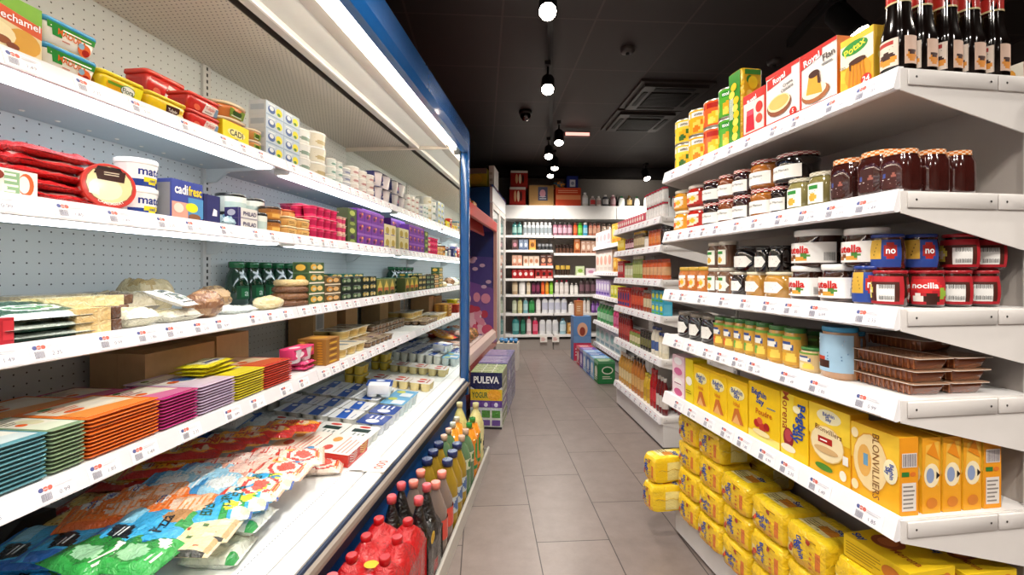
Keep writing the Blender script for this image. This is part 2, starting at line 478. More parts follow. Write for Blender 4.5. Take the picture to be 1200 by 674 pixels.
place('smoke_detector', proto('disc', disc), (1.92, 3.31, ZC), 0, 'round dark smoke detector on the ceiling above the canned fruit shelf', 'smoke detector')
def dome():
    m = MB(); m.lathe([(.0, -.1), (.03, -.09), (.05, -.06), (.052, -.03)], 20, mat='jarglass', col='#0d0c0c', cap=False)
    n = MB(); n.lathe([(.06, -.032), (.065, -.01), (.055, 0)], 20, mat='paint', col='#221d1b'); return [('dome', m), ('mount', n)]
place('dome_camera', proto('dome', dome), (.13, 4.35, ZC), 0, 'small black dome security camera on the ceiling left of the track', 'camera')
def exitlamp():
    m = MB(); m.box(-.14, .14, -.03, .03, -.05, 0, '#57322c', 'paint'); n = MB(); n.box(-.13, .13, -.034, -.03, -.045, -.012, '#ffb0a0', 'exit_glow'); return [('housing', m), ('lit_panel', n)]
place('exit_sign_lamp', proto('exitl', exitlamp), (.70, 4.88, ZC-.04), A_ROOM, 'slim pinkish lit emergency lamp on the ceiling right of the track', 'sign')

# ================================================================== price tag
def price_tag(v=0, w=.068, h=.034):
    m = MB(); m.box(-w/2, w/2, 0, .0008, 0, h, '#f6f5f8', 'paper')
    random.seed(v)
    s = flat(w, h)
    m.art(s, [('e', .14, .78, .065, .13, '#5a6299'), ('e', .25, .78, .065, .13, '#d0685c'), ('e', .36, .78, .065, .13, '#d0685c'),
              ('t', 'eco', .25, .79, .12, '#ffffff', 0, 0), ('b', .1, .12, .36, .55, '#74748a'), ('l', .45, .66, .95, .9, 2, '#d2d2dc'),
              ('t', ('1.85', '1.49', '2.35', '0.99')[v % 4], .68, .34, .24, '#6a6a84', 0, -.005)], ar=w/h)
    return m
TAGS = [price_tag(i).build('price_tag') for i in range(4)]
def tag_row(shelf, x, y0, y1, z, fwd, tilt, seed, step=.105):
    """price tags slotted along a rail; fwd = rotation about z, tilt leans the face"""
    random.seed(seed); y = y0+.05; k = 0
    while y < y1-.04:
        o = ob('price_tag', TAGS[k % 4], shelf, (x, y, z), (tilt, 0, fwd)); k += 1
        y += step*random.choice((.75, .8, 1., 1.15, 1.3))

# ================================================================== white gondola shelving
def gondola(F, name, label, length, shelves, depth=.33, top=1.53, base_h=.11, base_in=.045, seed=0, double=True, tags=True):
    r = F.root(name, label, 'shelving', 'white supermarket shelving')
    D = depth
    m = MB(); m.box(D, D+.018, 0, length, base_h, top-.035, '#aba39d', 'paint'); ob('back_panel', m, r)
    sides = ((0, 1),) if not double else ((0, 1), (2*D+.018, -1))
    for y in (0, length):
        m = MB(); m.box(D-.012, D+.03, y-.012, y+.012, 0, top-.05, '#cfcac6', 'paint')
        for k in range(40): m.box(D-.0125, D-.012, y-.003, y+.003, .16+k*.033, .178+k*.033, '#4a4644', 'rubber')
        ob('upright', m, r)
    for ox, sg in sides:
        m = MB(); a, b = sorted((ox+sg*base_in, ox+sg*D)); m.box(a, b, .0, length, .012, base_h, '#dfdcda', 'paint')
        m.box(a+.01, b-.002, .01, length-.01, 0, .012, '#302c2a', 'rubber')
        ob('base', m, r)
    for k, (z, ln0, ln1) in enumerate(shelves):
        for ox, sg in sides:
            sh = MB()
            a, b = sorted((ox+sg*.008, ox+sg*(D-.001)))
            z0 = z-.03
            sh.box(a, b, ln0+.002, ln1-.002, z0, z, WHITE, 'paint', bottom='#b3aba6')  # shade under the shelf is put into the bottom colour
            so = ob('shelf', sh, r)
            pr = MB()
            px = lambda t: ox+sg*t
            pts = [(px(.008), z+.004), (px(-.004), z+.004), (px(-.016), z-.04), (px(-.010), z-.044), (px(.008), z-.04)]
            if sg < 0: pts = pts[::-1]
            pr.prism(pts, ln0, ln1, '#eeedf0', 'paint')
            ob('price_rail', pr, so)
            if sg > 0:
                random.seed(seed*31+k); y = ln0+.06; q = 0; tl = math.atan2(.012, .044)
                while tags and y < ln1-.05:
                    ob('price_tag', TAGS[(q+k) % 4], so, (px(-.0168), y, z-.0385), (-tl, 0, -pi/2)); q += 1
                    y += .1*random.choice((.8, .85, 1., 1.1, 1.3))
            for y, e in ((ln0, -1), (ln1, 1)):
                br = MB()
                pts = [(px(0), z), (px(D), z), (px(D), z-.118), (px(D-.035), z-.118), (px(.0), z-.045)]
                y0, y1 = (y-.003, y) if e < 0 else (y, y+.003)
                if sg < 0: pts = pts[::-1]
                br.prism(pts, y0, y1, '#e2dedb', 'paint')
                # screwed double flange along the top edge
                ya, yb = (y0-.004, y0) if e < 0 else (y1, y1+.004)
                for a_, b_ in ((.012, D*.69), (D*.7, D-.004)):
                    p, q_ = sorted((px(a_), px(b_)))
                    br.rbox(p, q_, ya, yb, z-.034, z-.003, .0015, '#dfdbd8', 'paint', n=1)
                    for t in (p+.018, q_-.018):
                        c = MB(); br.lathe([(.0022, 0), (.0022, .0006)], 8, col='#6b6764', mat='steel') if False else None
                        yy = ya-.0004 if e < 0 else yb+.0004
                        br.add([(t+.0025*cos(j*pi/4), yy, z-.018+.0025*sin(j*pi/4)) for j in range(8)], [tuple(range(8))], '#5a5654', 'steel')
                ob('bracket', br, so)
    return r
S1, S2, S3, S4, S5 = 1.514, 1.265, 1.025, .839, .596
gondola(G1, 'shelving_unit', 'white double sided shelving with jam jars and yellow sugar, nearest on the right', 1.0,
        [(z, 0, 1.0) for z in (S1, S2, S3, S4, S5)], seed=1)
G2Z = (1.446, 1.267, 1.052, .825, .555, .2)
gondola(G2, 'shelving_unit', 'second white shelving unit along the right side with pickles and sauces', .98,
        [(z, 0, .98) for z in G2Z], top=1.47, base_h=.15, base_in=.012, seed=2)
G3Z = (1.42, 1.1, .81, .48, .2)
gondola(G3, 'shelving_unit', 'far right shelving unit holding washing powders next to the back wall', 1.1,
        [(z, 0, 1.1) for z in G3Z], top=1.45, base_h=.12, base_in=.012, seed=3)

# ================================================================== back wall shelving
BK = (0.0, 6.35)
def bkw(u, d, z=0.): return (BK[0]+u*cos(A_ROOM)-d*sin(A_ROOM), BK[1]+u*sin(A_ROOM)+d*cos(A_ROOM), z)
def bku(px, d=0.):
    k = (px-CXP)/FP; ca, sa = cos(A_ROOM), sin(A_ROOM)
    return (k*(BK[1]+d*ca)-BK[0]+d*sa)/(ca-k*sa)
LZ = (1.618, 1.411, 1.188, 1.01, .785, .52, .219); RZ = (1.618, 1.367, 1.055, .785, .52, .219)
def back_unit(u0, u1, zs, label):
    r = bpy.data.objects.new('wall_shelving', None); COL.objects.link(r); r.location = bkw(u0, 0); r.rotation_euler = (0, 0, A_ROOM)
    tag(r, label, 'shelving', 'back wall shelving')
    w = u1-u0
    m = MB(); m.box(0, w, .38, .40, 0, 2.03, '#a39a92', 'paint'); ob('back_panel', m, r)
    m = MB(); m.box(.002, w-.002, -.01, .38, 1.853, 2.04, '#efeeec', 'paint'); ob('header_panel', m, r)
    m = MB(); m.box(.002, w-.002, .02, .38, 0, .15, '#a79f99', 'paint'); m.box(.002, w-.002, .03, .35, 0, .004, '#302c2a', 'rubber'); ob('base', m, r)
    for z in zs:
        m = MB(); m.box(.004, w-.004, .0, .38, z-.02, z, WHITE, 'paint'); s = ob('shelf', m, r)
        m = MB(); m.box(.004, w-.004, -.012, 0, z-.032, z+.002, '#f1efed', 'paint'); ob('price_rail', m, s)
    for x in (.0, w-.02):
        m = MB(); m.box(x, x+.02, .36, .38, .15, 1.85, '#8f8781', 'paint'); ob('upright', m, r)
back_unit(-.32, .585, LZ, 'left bay of the back wall shelving with seven shelves of toiletries')
back_unit(.59, 1.49, RZ, 'middle bay of the back wall shelving with six shelves of toiletries')
back_unit(1.495, 2.4, RZ, 'right bay of back wall shelving, mostly hidden behind the nearer shelves')

# ================================================================== refrigerated display case
hole_mat('peg_back', '#dfe2e0', '#3a3d3d', .034, .0028)
hole_mat('peg_ceiling', '#dcd6cb', '#6b6661', .017, .0026, ax=('X', 'Y'), stagger=True)
m_, nt_, b_ = newmat('mirror'); b_.inputs['Metallic'].default_value = 1; b_.inputs['Roughness'].default_value = .015; b_.inputs['Base Color'].default_value = (.86, .9, .89, 1)
CS0, CS1, CJ, CJ0 = -.8, 2.97, 1.72, .47       # case start, mirrored end, bay joints
CK1, CK2, CK3, CK4, CTR = 1.545, 1.25, .955, .70, .36
cr = CO.root('refrigerated_display_case', 'long open white and blue refrigerated dairy case along the left side', 'fridge')
BLUE = '#14589c'; DBLUE = '#123f78'
# local coordinates: x = -L, y = s
m = MB(); m.box(-1.47, -1.45, CS0, CS1, .30, 1.96, WHITE, 'peg_back'); ob('back_panel', m, cr).data.materials[0] = MATS['peg_back']
# the panel's holes lie in y,z: remap by a rotated copy of the material
bm = hole_mat('peg_back_side', '#ccd3d3', '#3a3d3d', .030, .0024, ax=('Y', 'Z'))
bpy.data.objects['back_panel'].data if False else None
cr.children[0].data.materials[0] = bm
for y in (CJ0, CJ):
    m = MB(); m.box(-1.45, -1.438, y-.02, y+.02, .37, 1.949, '#cfd0ce', 'paint')
    for k in range(60): m.box(-1.438, -1.4375, y-.004, y+.004, .42+k*.026, .434+k*.026, '#2c2c2c', 'rubber')
    ob('upright', m, cr)
m = MB(); m.box(-1.45, -1.01, CS0, CS1, 1.95, 1.96, WHITE, 'peg_ceiling'); ob('ceiling_panel', m, cr)
m = MB(); m.box(-1.01, -.985, CS0, CS1, 1.958, 1.962, '#2f2b28', 'rubber'); m.box(-1.012, -1.008, CS0, CS1, 1.935, 1.96, '#5a544e', 'paint'); ob('air_slot', m, cr)
m = MB()
m.prism([(-.985, 1.958), (-.985, 1.940), (-.935, 1.936), (-.93, 1.95), (-.93, 1.958)], CS0, CS1, '#d8d6d1', 'paint')
m.box(-.943, -.934, CS0, CS1, 1.930, 1.936, '#fbfbfa', 'paint')
m.prism([(-.93, 1.958), (-.93, 1.948), (-.80, 1.942), (-.80, 1.958)], CS0, CS1, '#dfe3e1', 'paint')
m.prism([(-.80, 1.958), (-.80, 1.940), (-.738, 1.930), (-.738, 1.958)], CS0, CS1, '#b9b5af', 'paint')
ob('inner_canopy', m, cr)
m = MB(); m.prism([(-.738, 1.958), (-.738, 1.945), (-.655, 1.925), (-.655, 1.958)], CS0, CS1, '#f6f6f2', 'paint'); ob('lamp_trough', m, cr)
for a, b in ((-.75, .42), (.50, 1.00), (1.06, 2.90)):
    m = MB(); m.tube([(-.69, a, 1.922), (-.69, b, 1.922)], .017, '#ffffff', 'lamp_canopy', 10); o = ob('lamp_tube', m, cr)
    for e in (a-.02, b): k = MB(); k.box(-.71, -.67, e, e+.02, 1.90, 1.94, '#e8e6e0', 'paint'); ob('lamp_cap', k, o)
m = MB(); m.rbox(-.665, -.615, .995, 1.065, 1.885, 1.91, .006, '#b9b5ac', 'paint'); m.box(-.652, -.628, 1.012, 1.048, 1.882, 1.886, '#4a4642', 'rubber'); ob('latch', m, cr)
m = MB(); m.box(-1.47, -.602, CS0, CS1+.05, 1.966, 1.99, '#2a4c78', 'paint'); ob('top_panel', m, cr)
m = MB()
m.prism([(-.655, 1.905), (-.64, 1.895), (-.612, 1.90), (-.598, 1.94), (-.598, 2.04), (-.61, 2.055), (-.655, 2.055)], CS0, CS1, BLUE, 'gloss')
ob('fascia', m, cr)
m = MB()      # end frame: post with a bent top and a rail to the back
m.rbox(-.655, -.600, CS1, CS1+.05, .28, 2.0, .008, BLUE, 'gloss', n=3)
m.prism([(-.655, 2.0), (-.60, 2.0), (-.604, 2.04), (-.62, 2.065), (-.66, 2.075), (-1.47, 2.075), (-1.47, 2.03), (-.67, 2.03), (-.655, 2.02)], CS1, CS1+.05, BLUE, 'gloss')
ob('end_post', m, cr)
m = MB(); m.box(-1.455, -.66, CS1-.004, CS1, .33, 1.925, '#ffffff', 'mirror'); ob('mirror_panel', m, cr)
m = MB(); m.box(-1.455, -.66, CS1+.001, CS1+.03, .05, 2.03, '#dcdad6', 'paint'); ob('end_panel', m, cr)
m = MB(); m.box(-1.45, -.66, CS1-.012, CS1-.003, 1.925, 1.957, '#d9d2c6', 'paint'); ob('mirror_trim', m, cr)
m = MB(); m.box(-1.47, -.60, CS0-.03, CS0, .05, 2.03, '#dcdad6', 'paint'); ob('end_panel', m, cr)
# lower body
m = MB(); m.box(-1.47, -.625, CS0, CS1+.04, .02, .29, '#14539c', 'paint'); ob('front_panel', m, cr)
TSL = .08
def trz(v): return CTR+TSL*(v-.775)
m = MB(); m.prism([(-1.449, .32), (-1.449, trz(1.449)), (-.775, CTR), (-.775, .32)][::-1], CS0, CS1-.004, '#eef2f2', 'paint'); ob('tray', m, cr)
m = MB()
m.box(-.775, -.757, CS0, CS1, .30, .372, '#e8ecee', 'paint')
for i in range(int((CS1-CS0)/.012)): m.box(-.772, -.760, CS0+.003+i*.012, CS0+.0085+i*.012, .372, .3725, '#5b6670', 'rubber')
m.box(-.757, -.69, CS0, CS1, .30, .384, '#f2f3f4', 'paint')
ob('air_grille', m, cr)
m = MB()
m.box(-.69, -.683, CS0, CS1+.03, .30, .378, '#4c4a48', 'rubber')
m.prism([(-.683, .30), (-.683, .388), (-.676, .392), (-.632, .392), (-.622, .386), (-.622, .375), (-.63, .30)], CS0, CS1+.04, '#e6e6e3', 'paint')
m.prism([(-.622, .30), (-.622, .380), (-.615, .378), (-.612, .370), (-.612, .30)], CS0, CS1+.04, '#2b3850', 'rubber')
m.prism([(-.6125, .33), (-.6125, .371), (-.603, .366), (-.599, .356), (-.598, .346), (-.602, .340), (-.61, .338)], CS0, CS1+.04, '#8d8379', 'paint')
ob('bumper_rail', m, cr)
m = MB(); m.box(-.62, -.75, 1.55, 1.66, .3925, .3935, '#f1ede8', 'paper')
m.T = Matrix.Translation((-.655, 1.60, .394)) @ Matrix.Rotation(pi/2, 4, 'Z')
m.add([(-.06, -.04, 0), (.06, -.04, 0), (.06, .04, 0), (-.06, .04, 0)], [(0, 1, 2, 3)], '#f4f1ec')
m.art(topf(.12, .05, .0, 0, -.03), [('t', '000', .5, .5, .7, '#c8564a', 0, .02)], ar=2.4)
ob('price_sticker', m, cr)
# shelves
def cool_shelf(z, Lf, y0, y1, lamp, seed, Lr=1.447, lip=.036):
    sh = MB()
    sh.box(-Lr, -Lf-.006, y0+.003, y1-.003, z-.022, z, '#e6e9ea', 'paint', bottom='#a9b6bd')  # bottom face coloured darker to carry the shade beneath the shelf
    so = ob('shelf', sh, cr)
    pr = MB()
    pr.prism([(-Lf-.008, z+.006), (-Lf-.001, z+.006), (-Lf+.012, z-lip), (-Lf+.006, z-lip-.003), (-Lf-.008, z-.02)], y0+.001, y1-.001, '#dcdae0', 'paint')
    ob('price_rail', pr, so)
    tl = math.atan2(.013, lip+.006)
    random.seed(seed); y = y0+.06; q = seed
    while y < y1-.05:
        ob('price_tag', TAGS[q % 4], so, (-Lf+.0122, y, z-lip+.003), (-tl, 0, pi/2)); q += 1
        y += .11*random.choice((.75, .85, 1., 1.2, 1.4))
    for y, e in ((y0+.004, .002), (y1-.006, .002)):
        br = MB(); br.prism([(-Lf-.02, z-.022), (-Lf-.05, z-.028), (-Lr+.10, z-.035), (-Lr+.05, z-.075), (-Lr, z-.08), (-Lr, z-.022)], y, y+e, '#d4d8d8', 'paint'); ob('bracket', br, so)
    if lamp:
        t = MB(); t.rbox(-Lf-.075, -Lf-.01, y0+.05, y1-.07, z-.046, z-.0225, .008, '#ffffff', 'lamp_tube', n=2); to = ob('lamp_tube', t, so)
        for a in (y0+.028, y1-.069): k = MB(); k.rbox(-Lf-.075, -Lf-.01, a, a+.021, z-.044, z-.0225, .008, '#e9ecec', 'paint', n=2); ob('lamp_cap', k, to)
        t = MB()
        for i in range(int((y1-y0)/.085)): t.T = Matrix.Translation((-Lr+.055, y0+.06+i*.085, z-.023)) ; t.lathe([(.004, -.003), (.007, 0)], 8, mat='gloss', col='#f4f2ea')
        ob('stud', t, so)['kind'] = 'stuff'
for i, (a, b) in enumerate(((CS0, CJ0), (CJ0, CJ), (CJ, CS1-.004))):
    cool_shelf(CK1, 1.095, a, b, True, 10+i); cool_shelf(CK2, 1.07, a, b, True, 20+i)
    cool_shelf(CK3, 1.05, a, b, False, 30+i); cool_shelf(CK4, .965, a, b, False, 40+i)

# ================================================================== red cooler and glass fridge beyond
RED = '#b42a22'
rr = CO.root('red_display_case', 'red open display case beyond the blue post of the dairy case', 'fridge')
Rs0, Rs1 = 3.06, 4.78
m = MB(); m.box(-1.48, -1.45, Rs0, Rs1, .05, 1.75, '#8d5a9a', 'paint'); ob('back_panel', m, rr)
m = MB()
m.prism([(-1.45, 1.62), (-.80, 1.60), (-.665, 1.52), (-.655, 1.53), (-.655, 1.62), (-.70, 1.66), (-1.45, 1.70)], Rs0, Rs1, RED, 'paint')
m.prism([(-.80, 1.50), (-.77, 1.47), (-.76, 1.48), (-.78, 1.60), (-.80, 1.60)], Rs0, Rs1-.2, '#c24a40', 'paint')
ob('canopy', m, rr)
m = MB(); m.box(-1.47, -.70, Rs0, Rs1, .03, .40, '#a83c36', 'gloss'); ob('lower_body', m, rr)
m = MB(); m.prism([(-.76, .36), (-.76, .46), (-.70, .50), (-.665, .47), (-.66, .40), (-.69, .36)], Rs0, Rs1, '#d9c0b6', 'paint'); m.prism([(-.69, .33), (-.668, .40), (-.66, .40), (-.655, .33)], Rs0, Rs1, '#b2463d', 'gloss'); ob('bumper_rail', m, rr)
m = MB(); m.box(-1.45, -.76, Rs0, Rs1-.03, .401, .43, '#e9dcd8', 'paint'); ob('tray', m, rr)
# end panel coloured purple, with pink flower shapes
m = MB(); m.box(-1.45, -.69, Rs1-.03, Rs1, .40, 1.60, '#50478e', 'gloss')
pan = lambda u, v, e: (-1.45+u*.76, Rs1-.03-e, .43+v*1.1)
pt = [('p', [(0, .0), (1, .0), (1, .45), (.5, .55), (0, .4)], '#7d55a4'), ('p', [(0, .8), (1, .75), (1, 1), (0, 1)], '#2c3b78')]
random.seed(4)
for i in range(34):
    cx, cz = .55+.38*random.random(), .03+.34*random.random()
    pt.append(('e', cx, cz, .03+.05*random.random(), .02+.03*random.random(), random.choice(('#e79ab4', '#d9597c', '#f3c6d2', '#c23a55', '#f0dfe4'))))
for i in range(8): pt.append(('e', .7+.25*random.random(), .45+.3*random.random(), .04, .018, '#d9b9d6'))
m.art(pan, pt, 'gloss', ar=.7); ob('flowered_end_panel', m, rr)
m = MB(); m.box(-.70, -.655, Rs1-.03, Rs1, .40, 1.60, '#d8a79b', 'paint'); ob('end_post', m, rr)

fr = CO.root('glass_door_fridge', 'tall upright fridge with pale framed glass doors near the back wall', 'fridge')
Fs0, Fs1, FL = 4.82, 6.0, .70
m = MB(); m.box(-1.42, -FL-.04, Fs0, Fs1, .08, 2.02, '#1f4f86', 'gloss'); ob('cabinet', m, fr)
m = MB(); m.box(-1.38, -FL-.08, Fs0+.02, Fs1-.02, .0, .08, '#2b2b2e', 'rubber'); ob('plinth', m, fr)
m = MB(); m.box(-FL-.04, -FL-.01, Fs0, Fs1, 1.86, 2.04, '#dfe1e3', 'paint'); m.box(-FL-.0402, -FL-.004, Fs0, Fs1, 2.02, 2.045, '#1d4c90', 'gloss'); ob('header', m, fr)
for k in range(2):
    a = Fs0+.0+k*.6; b = a+.575
    m = MB()
    for (p, q, c, d) in ((a, a+.05, .14, 1.85), (b-.05, b, .14, 1.85), (a+.05, b-.05, .14, .2), (a+.05, b-.05, 1.79, 1.85)): m.box(-FL-.038, -FL-.008, p, q, c, d, '#c9c2bd', 'paint')
    do = ob('door', m, fr)
    m = MB(); m.box(-FL-.026, -FL-.020, a+.05, b-.05, .2, 1.79, '#bfc9c6', 'pane'); ob('glass_pane', m, do)
    m = MB(); m.tube([(-FL+.01, a+.03, .8), (-FL+.02, a+.03, .82), (-FL+.02, a+.03, 1.2), (-FL+.01, a+.03, 1.22)], .007, '#8c8c8c', 'steel'); ob('handle', m, do)
for z in (.5, .85, 1.2, 1.5):
    m = MB(); m.box(-FL-.0405, -FL-.0395, Fs0+.03, Fs1-.03, z, z+.02, '#e9e9e6', 'paint'); ob('shelf_edge', m, fr)
# ================================================================== product makers (front of the item at y=0, base at z=0)
Frame.v = lambda f, px, s: ((lambda k: (k*(f.o[1]+s*f.d[1])-f.o[0]-s*f.d[0])/(f.p[0]-k*f.p[1]))((px-CXP)/FP))
def mix(a, b, t):
    A = [int(a[i:i+2], 16) for i in (1, 3, 5)]; B = [int(b[i:i+2], 16) for i in (1, 3, 5)]
    return '#%02x%02x%02x' % tuple(int(p+(q-p)*t) for p, q in zip(A, B))
def carton(w, d, h, base, front=(), side=(), top=None, topart=(), mat='paper', back=None):
    m = MB(); m.rbox(-w/2, w/2, 0, d, 0, h, .0015, base, mat, n=1, top=top, bev=.0008, smooth=False)
    m.art(flat(w, h, -.0002), list(front), mat, w/h)
    if side:
        for sg in (1, -1): m.art(sidef(d, h, sg*w/2, sg), list(side), mat, d/h)
    if topart: m.art(topf(w, d, h), list(topart), mat, w/d)
    return m
def can(R, h, base, art, ring='#c9c4b8'):
    b = MB(); b.lathe([(R*.93, 0, ring), (R, .003, ring), (R, .006, base), (R, h-.006, ring), (R, h-.003, ring), (R*.94, h, ring), (R*.90, h-.004, ring)], 24, 0, R, mat='steel')
    l = MB(); wrap(l, cyl(R, h-.014, R, 4.2, .007), art, base, 30, 14, 'gloss', 4.2*R/(h-.014), .0006)
    return [('body', b), ('label', l)]
def jar(R, h, content, lid, labbase='#f2efe8', art=(), lz=(.2, .62), span=2.4, p=2., lidh=.16, lid2=None, lidr=.93, neck=.9, shape='round', glassmat='jarglass', hexlab=False):
    H = h*(1-lidh)
    b = MB()
    if shape == 'facet': pr = [(R*.86, 0), (R*.98, h*.04), (R, h*.1), (R*.94, h*.5), (R, H*.86), (R*.93, H*.95), (R*.84, H)]
    elif shape == 'belly': pr = [(R*.72, 0), (R*.9, h*.06), (R, h*.34), (R*.99, h*.55), (R*.9, H*.93), (R*.88, H)]
    elif shape == 'wide': pr = [(R*.84, 0), (R*.97, h*.07), (R, h*.18), (R, H*.55), (R*.93, H*.75), (R*.86, H*.93), (R*.86, H)]
    else: pr = [(R*.9, 0), (R, h*.05), (R, H*.84), (R*neck, H*.94), (R*neck*.97, H)]
    b.lathe([(r, z, content) for r, z in pr], 22, 0, R, mat=glassmat, p=p)
    l = MB(); n = 28; lr = R*lidr
    prof = [(lr*.97, H-.002), (lr, H+.001), (lr, h-h*.02), (lr*.95, h)]
    if lid2:
        vs = [(lr*cos(2*pi*i/n), R+lr*sin(2*pi*i/n), z) for z in (H, H+(h-H)/3, H+(h-H)*2/3, h-.001) for i in range(n)]
        fs = []; cs = []
        for k in range(3):
            for i in range(n):
                fs.append((k*n+i, k*n+(i+1) % n, (k+1)*n+(i+1) % n, (k+1)*n+i)); cs.append(lid if (i+k) % 2 else lid2)
        l.add(vs, fs, cs, 'gloss')
        l.add([(0, R, h)]+[(lr*cos(2*pi*i/n), R+lr*sin(2*pi*i/n), h-.001) for i in range(n)], [(0, i+1, (i+1) % n+1) for i in range(n)], [lid if i % 2 else lid2 for i in range(n)], 'gloss')
    else: l.lathe(prof, n, 0, R, mat='gloss', col=lid, cap=True)
    out = [('glass_jar', b), ('lid', l)]
    if labbase:
        k = MB(); hh = h*(lz[1]-lz[0])
        sc = 1.012 if p == 2. else 1.05
        sf = cyl(R*sc, hh, R, span, h*lz[0])
        if shape == 'belly': sf = (lambda u, v, e, hh=hh: cyl(R*(.90+.115*sin(pi*min(1, max(0, .12+v*.82)))), hh, R, span, h*lz[0])(u, v, e))
        if hexlab: sf = (lambda u, v, e, g=cyl(R*sc, hh, R, span, h*lz[0]): g(.5+(u-.5)*(1-abs(v-.5)*.7), v, e))
        wrap(k, sf, list(art), labbase, 22, 10, 'paper', span*R/hh)
        out.append(('label', k))
    return out
def tub(w, d, h, body, lid, art=(), lidart=(), r=.015, taper=.86, lidh=.16, side=()):
    b = MB(); H = h*(1-lidh); b.rbox(-w/2*.96, w/2*.96, d*.02, d*.98, 0, H, r, body, 'gloss', taper=taper)
    k = lambda v: (taper+(1-taper)*v)
    def sf(u, v, e): return ((u-.5)*(w*.96-r*.8)*k(v), d/2-(d*.48)*k(v)-e, v*H)
    b.art(sf, list(art), 'gloss', w/H, e0=.0008)
    if side:
        for sg in (1, -1): b.art(lambda u, v, e, sg=sg: (sg*(w*.48*k(v)+e), d/2+(u-.5)*(d-r*2)*sg*k(v), v*H), list(side), 'gloss', d/H, e0=.0008)
    l = MB(); l.rbox(-w/2, w/2, 0, d, H-.001, h, r, lid, 'gloss', bev=min(.003, h*lidh*.3))
    l.rbox(-w/2*.86, w/2*.86, d*.07, d*.93, h-.0005, h+.001, r*.8, lid, 'gloss', bev=.0003)
    if lidart: l.art(topf(w*.86, d*.86, h+.001, 0, d*.07), list(lidart), 'gloss', w/d)
    return [('tub_body', b), ('lid', l)]
def roundtub(R, h, body, lid, art=(), base=None, lidh=.16, taper=.84, span=2.6):
    H = h*(1-lidh); b = MB(); b.lathe([(R*taper*.94, 0), (R*taper, h*.04), (R*.97, H)], 22, 0, R, mat='gloss', col=body)
    g = lambda u, v, e: ((R*(taper+(.97-taper)*v)+e)*sin((u-.5)*span), R-(R*(taper+(.97-taper)*v)+e)*cos((u-.5)*span), h*.05+v*(H-h*.06))
    wrap(b, g, list(art), base or body, 18, 10, 'gloss', span*R/H)
    l = MB(); l.lathe([(R*.99, H-.003), (R, H-.001), (R, h-.0015), (R*.96, h)], 24, 0, R, mat='gloss', col=lid)
    return [('tub_body', b), ('lid', l)]
def cup(R, h, col, band=None, p=2.):
    m = MB(); m.lathe([(R*.74, 0, col), (R*.8, h*.05, col), (R*.84, h*.25, band or col), (R*.93, h*.75, col), (R*.97, h*.96, col), (R, h, col)], 14, 0, 0, mat='gloss', p=p)
    return m
def cup_pack(nx, ny, R, h, col, lidbase, lidart=(), band=None, p=2.6, edge=None, sleeve=None, sleeveart=()):
    """joined pots under one foil; front row at y=R"""
    W, D = nx*2*R, ny*2*R
    c = cup(R*.97, h, col, band, p).build('cup')
    out = [('cup', c, (-W/2+R+i*2*R, R+j*2*R, 0)) for j in range(ny) for i in range(nx)]
    l = MB(); l.rbox(-W/2, W/2, 0, D, h, h+.0018, R*.35, edge or lidbase, 'gloss', bev=.0005, top=lidbase)
    l.art(topf(W*.98, D*.98, h+.0018, 0, D*.01), list(lidart), 'gloss', W/D)
    out.append(('foil_lid', l))
    if sleeve:
        s_ = MB(); s_.rbox(-W/2-.001, W/2+.001, D*.1, D*.9, h*.3, h+.004, .002, sleeve, 'paper', n=1, bev=.0006)
        s_.art(flat(W, h*.7, D*.1, 0, h*.3), list(sleeveart), 'paper', W/(h*.7)); s_.art(topf(W, D*.8, h+.004, 0, D*.1), list(sleeveart), 'paper', W/(D*.8))
        out.append(('sleeve', s_))
    return out
def pouch(w, l, t, base, art=(), seed=0, crimp='#f0f0f0', nu=18, nv=24, mat='film', rough=1., lump=0., under=None):
    """filled film bag lying flat; art runs 0..1 across x and along y, as seen from above with the near edge at v=0"""
    m = MB(); cf = raster(art, base)
    def prof(u, v):
        e = .055
        a = min(1, max(0, (v-e)/.22), max(0, (1-e-v)/.22)) if e < v < 1-e else 0
        b = min(1., min(u, 1-u)/.2)
        return math.sqrt(max(0, a*(2-a)))*math.sqrt(max(0, b*(2-b)))
    def top(u, v):
        k = prof(u, v); x = (u-.5)*w*(1-.03*sin(pi*v)); y = v*l
        n_ = noise.noise(Vector((u*4+seed*7.3, v*5+seed*3.1, seed)))
        n2 = noise.noise(Vector((u*11+seed, v*13, seed*2.)))
        z = t*.5+t*.5*k*(1+.35*n_*rough)+t*.12*n2*k*rough+.002*n_*rough
        if lump: z += lump*max(0, noise.noise(Vector((u*9, v*9, seed+5.))))*k
        return (x+.004*n_*k, y, z)
    def bot(u, v):
        k = prof(u, v); x, y, z = top(u, v)
        return (x, y, max(.0, t*.5-t*.5*k)-.0005)
    m.grid(top, nu, nv, cf, mat)
    m.grid(lambda u, v: bot(1-u, v), nu//2, nv//2, lambda u, v: under or base, mat)
    for v0, v1 in ((0, .05), (.95, 1)):
        m.grid(lambda u, v: (lambda q: (q[0], q[1], q[2]+.0008))(top(u, v0+(v1-v0)*v)), nu, 2, lambda u, v: crimp, mat)
    sf = lambda u, v, e: (lambda q: (q[0], q[1], q[2]+e+.0006))(top(min(1, max(0, u)), min(1, max(0, v))))
    m.art(sf, [i for i in art if i[0] in 'tl'], mat, w/l)
    return m
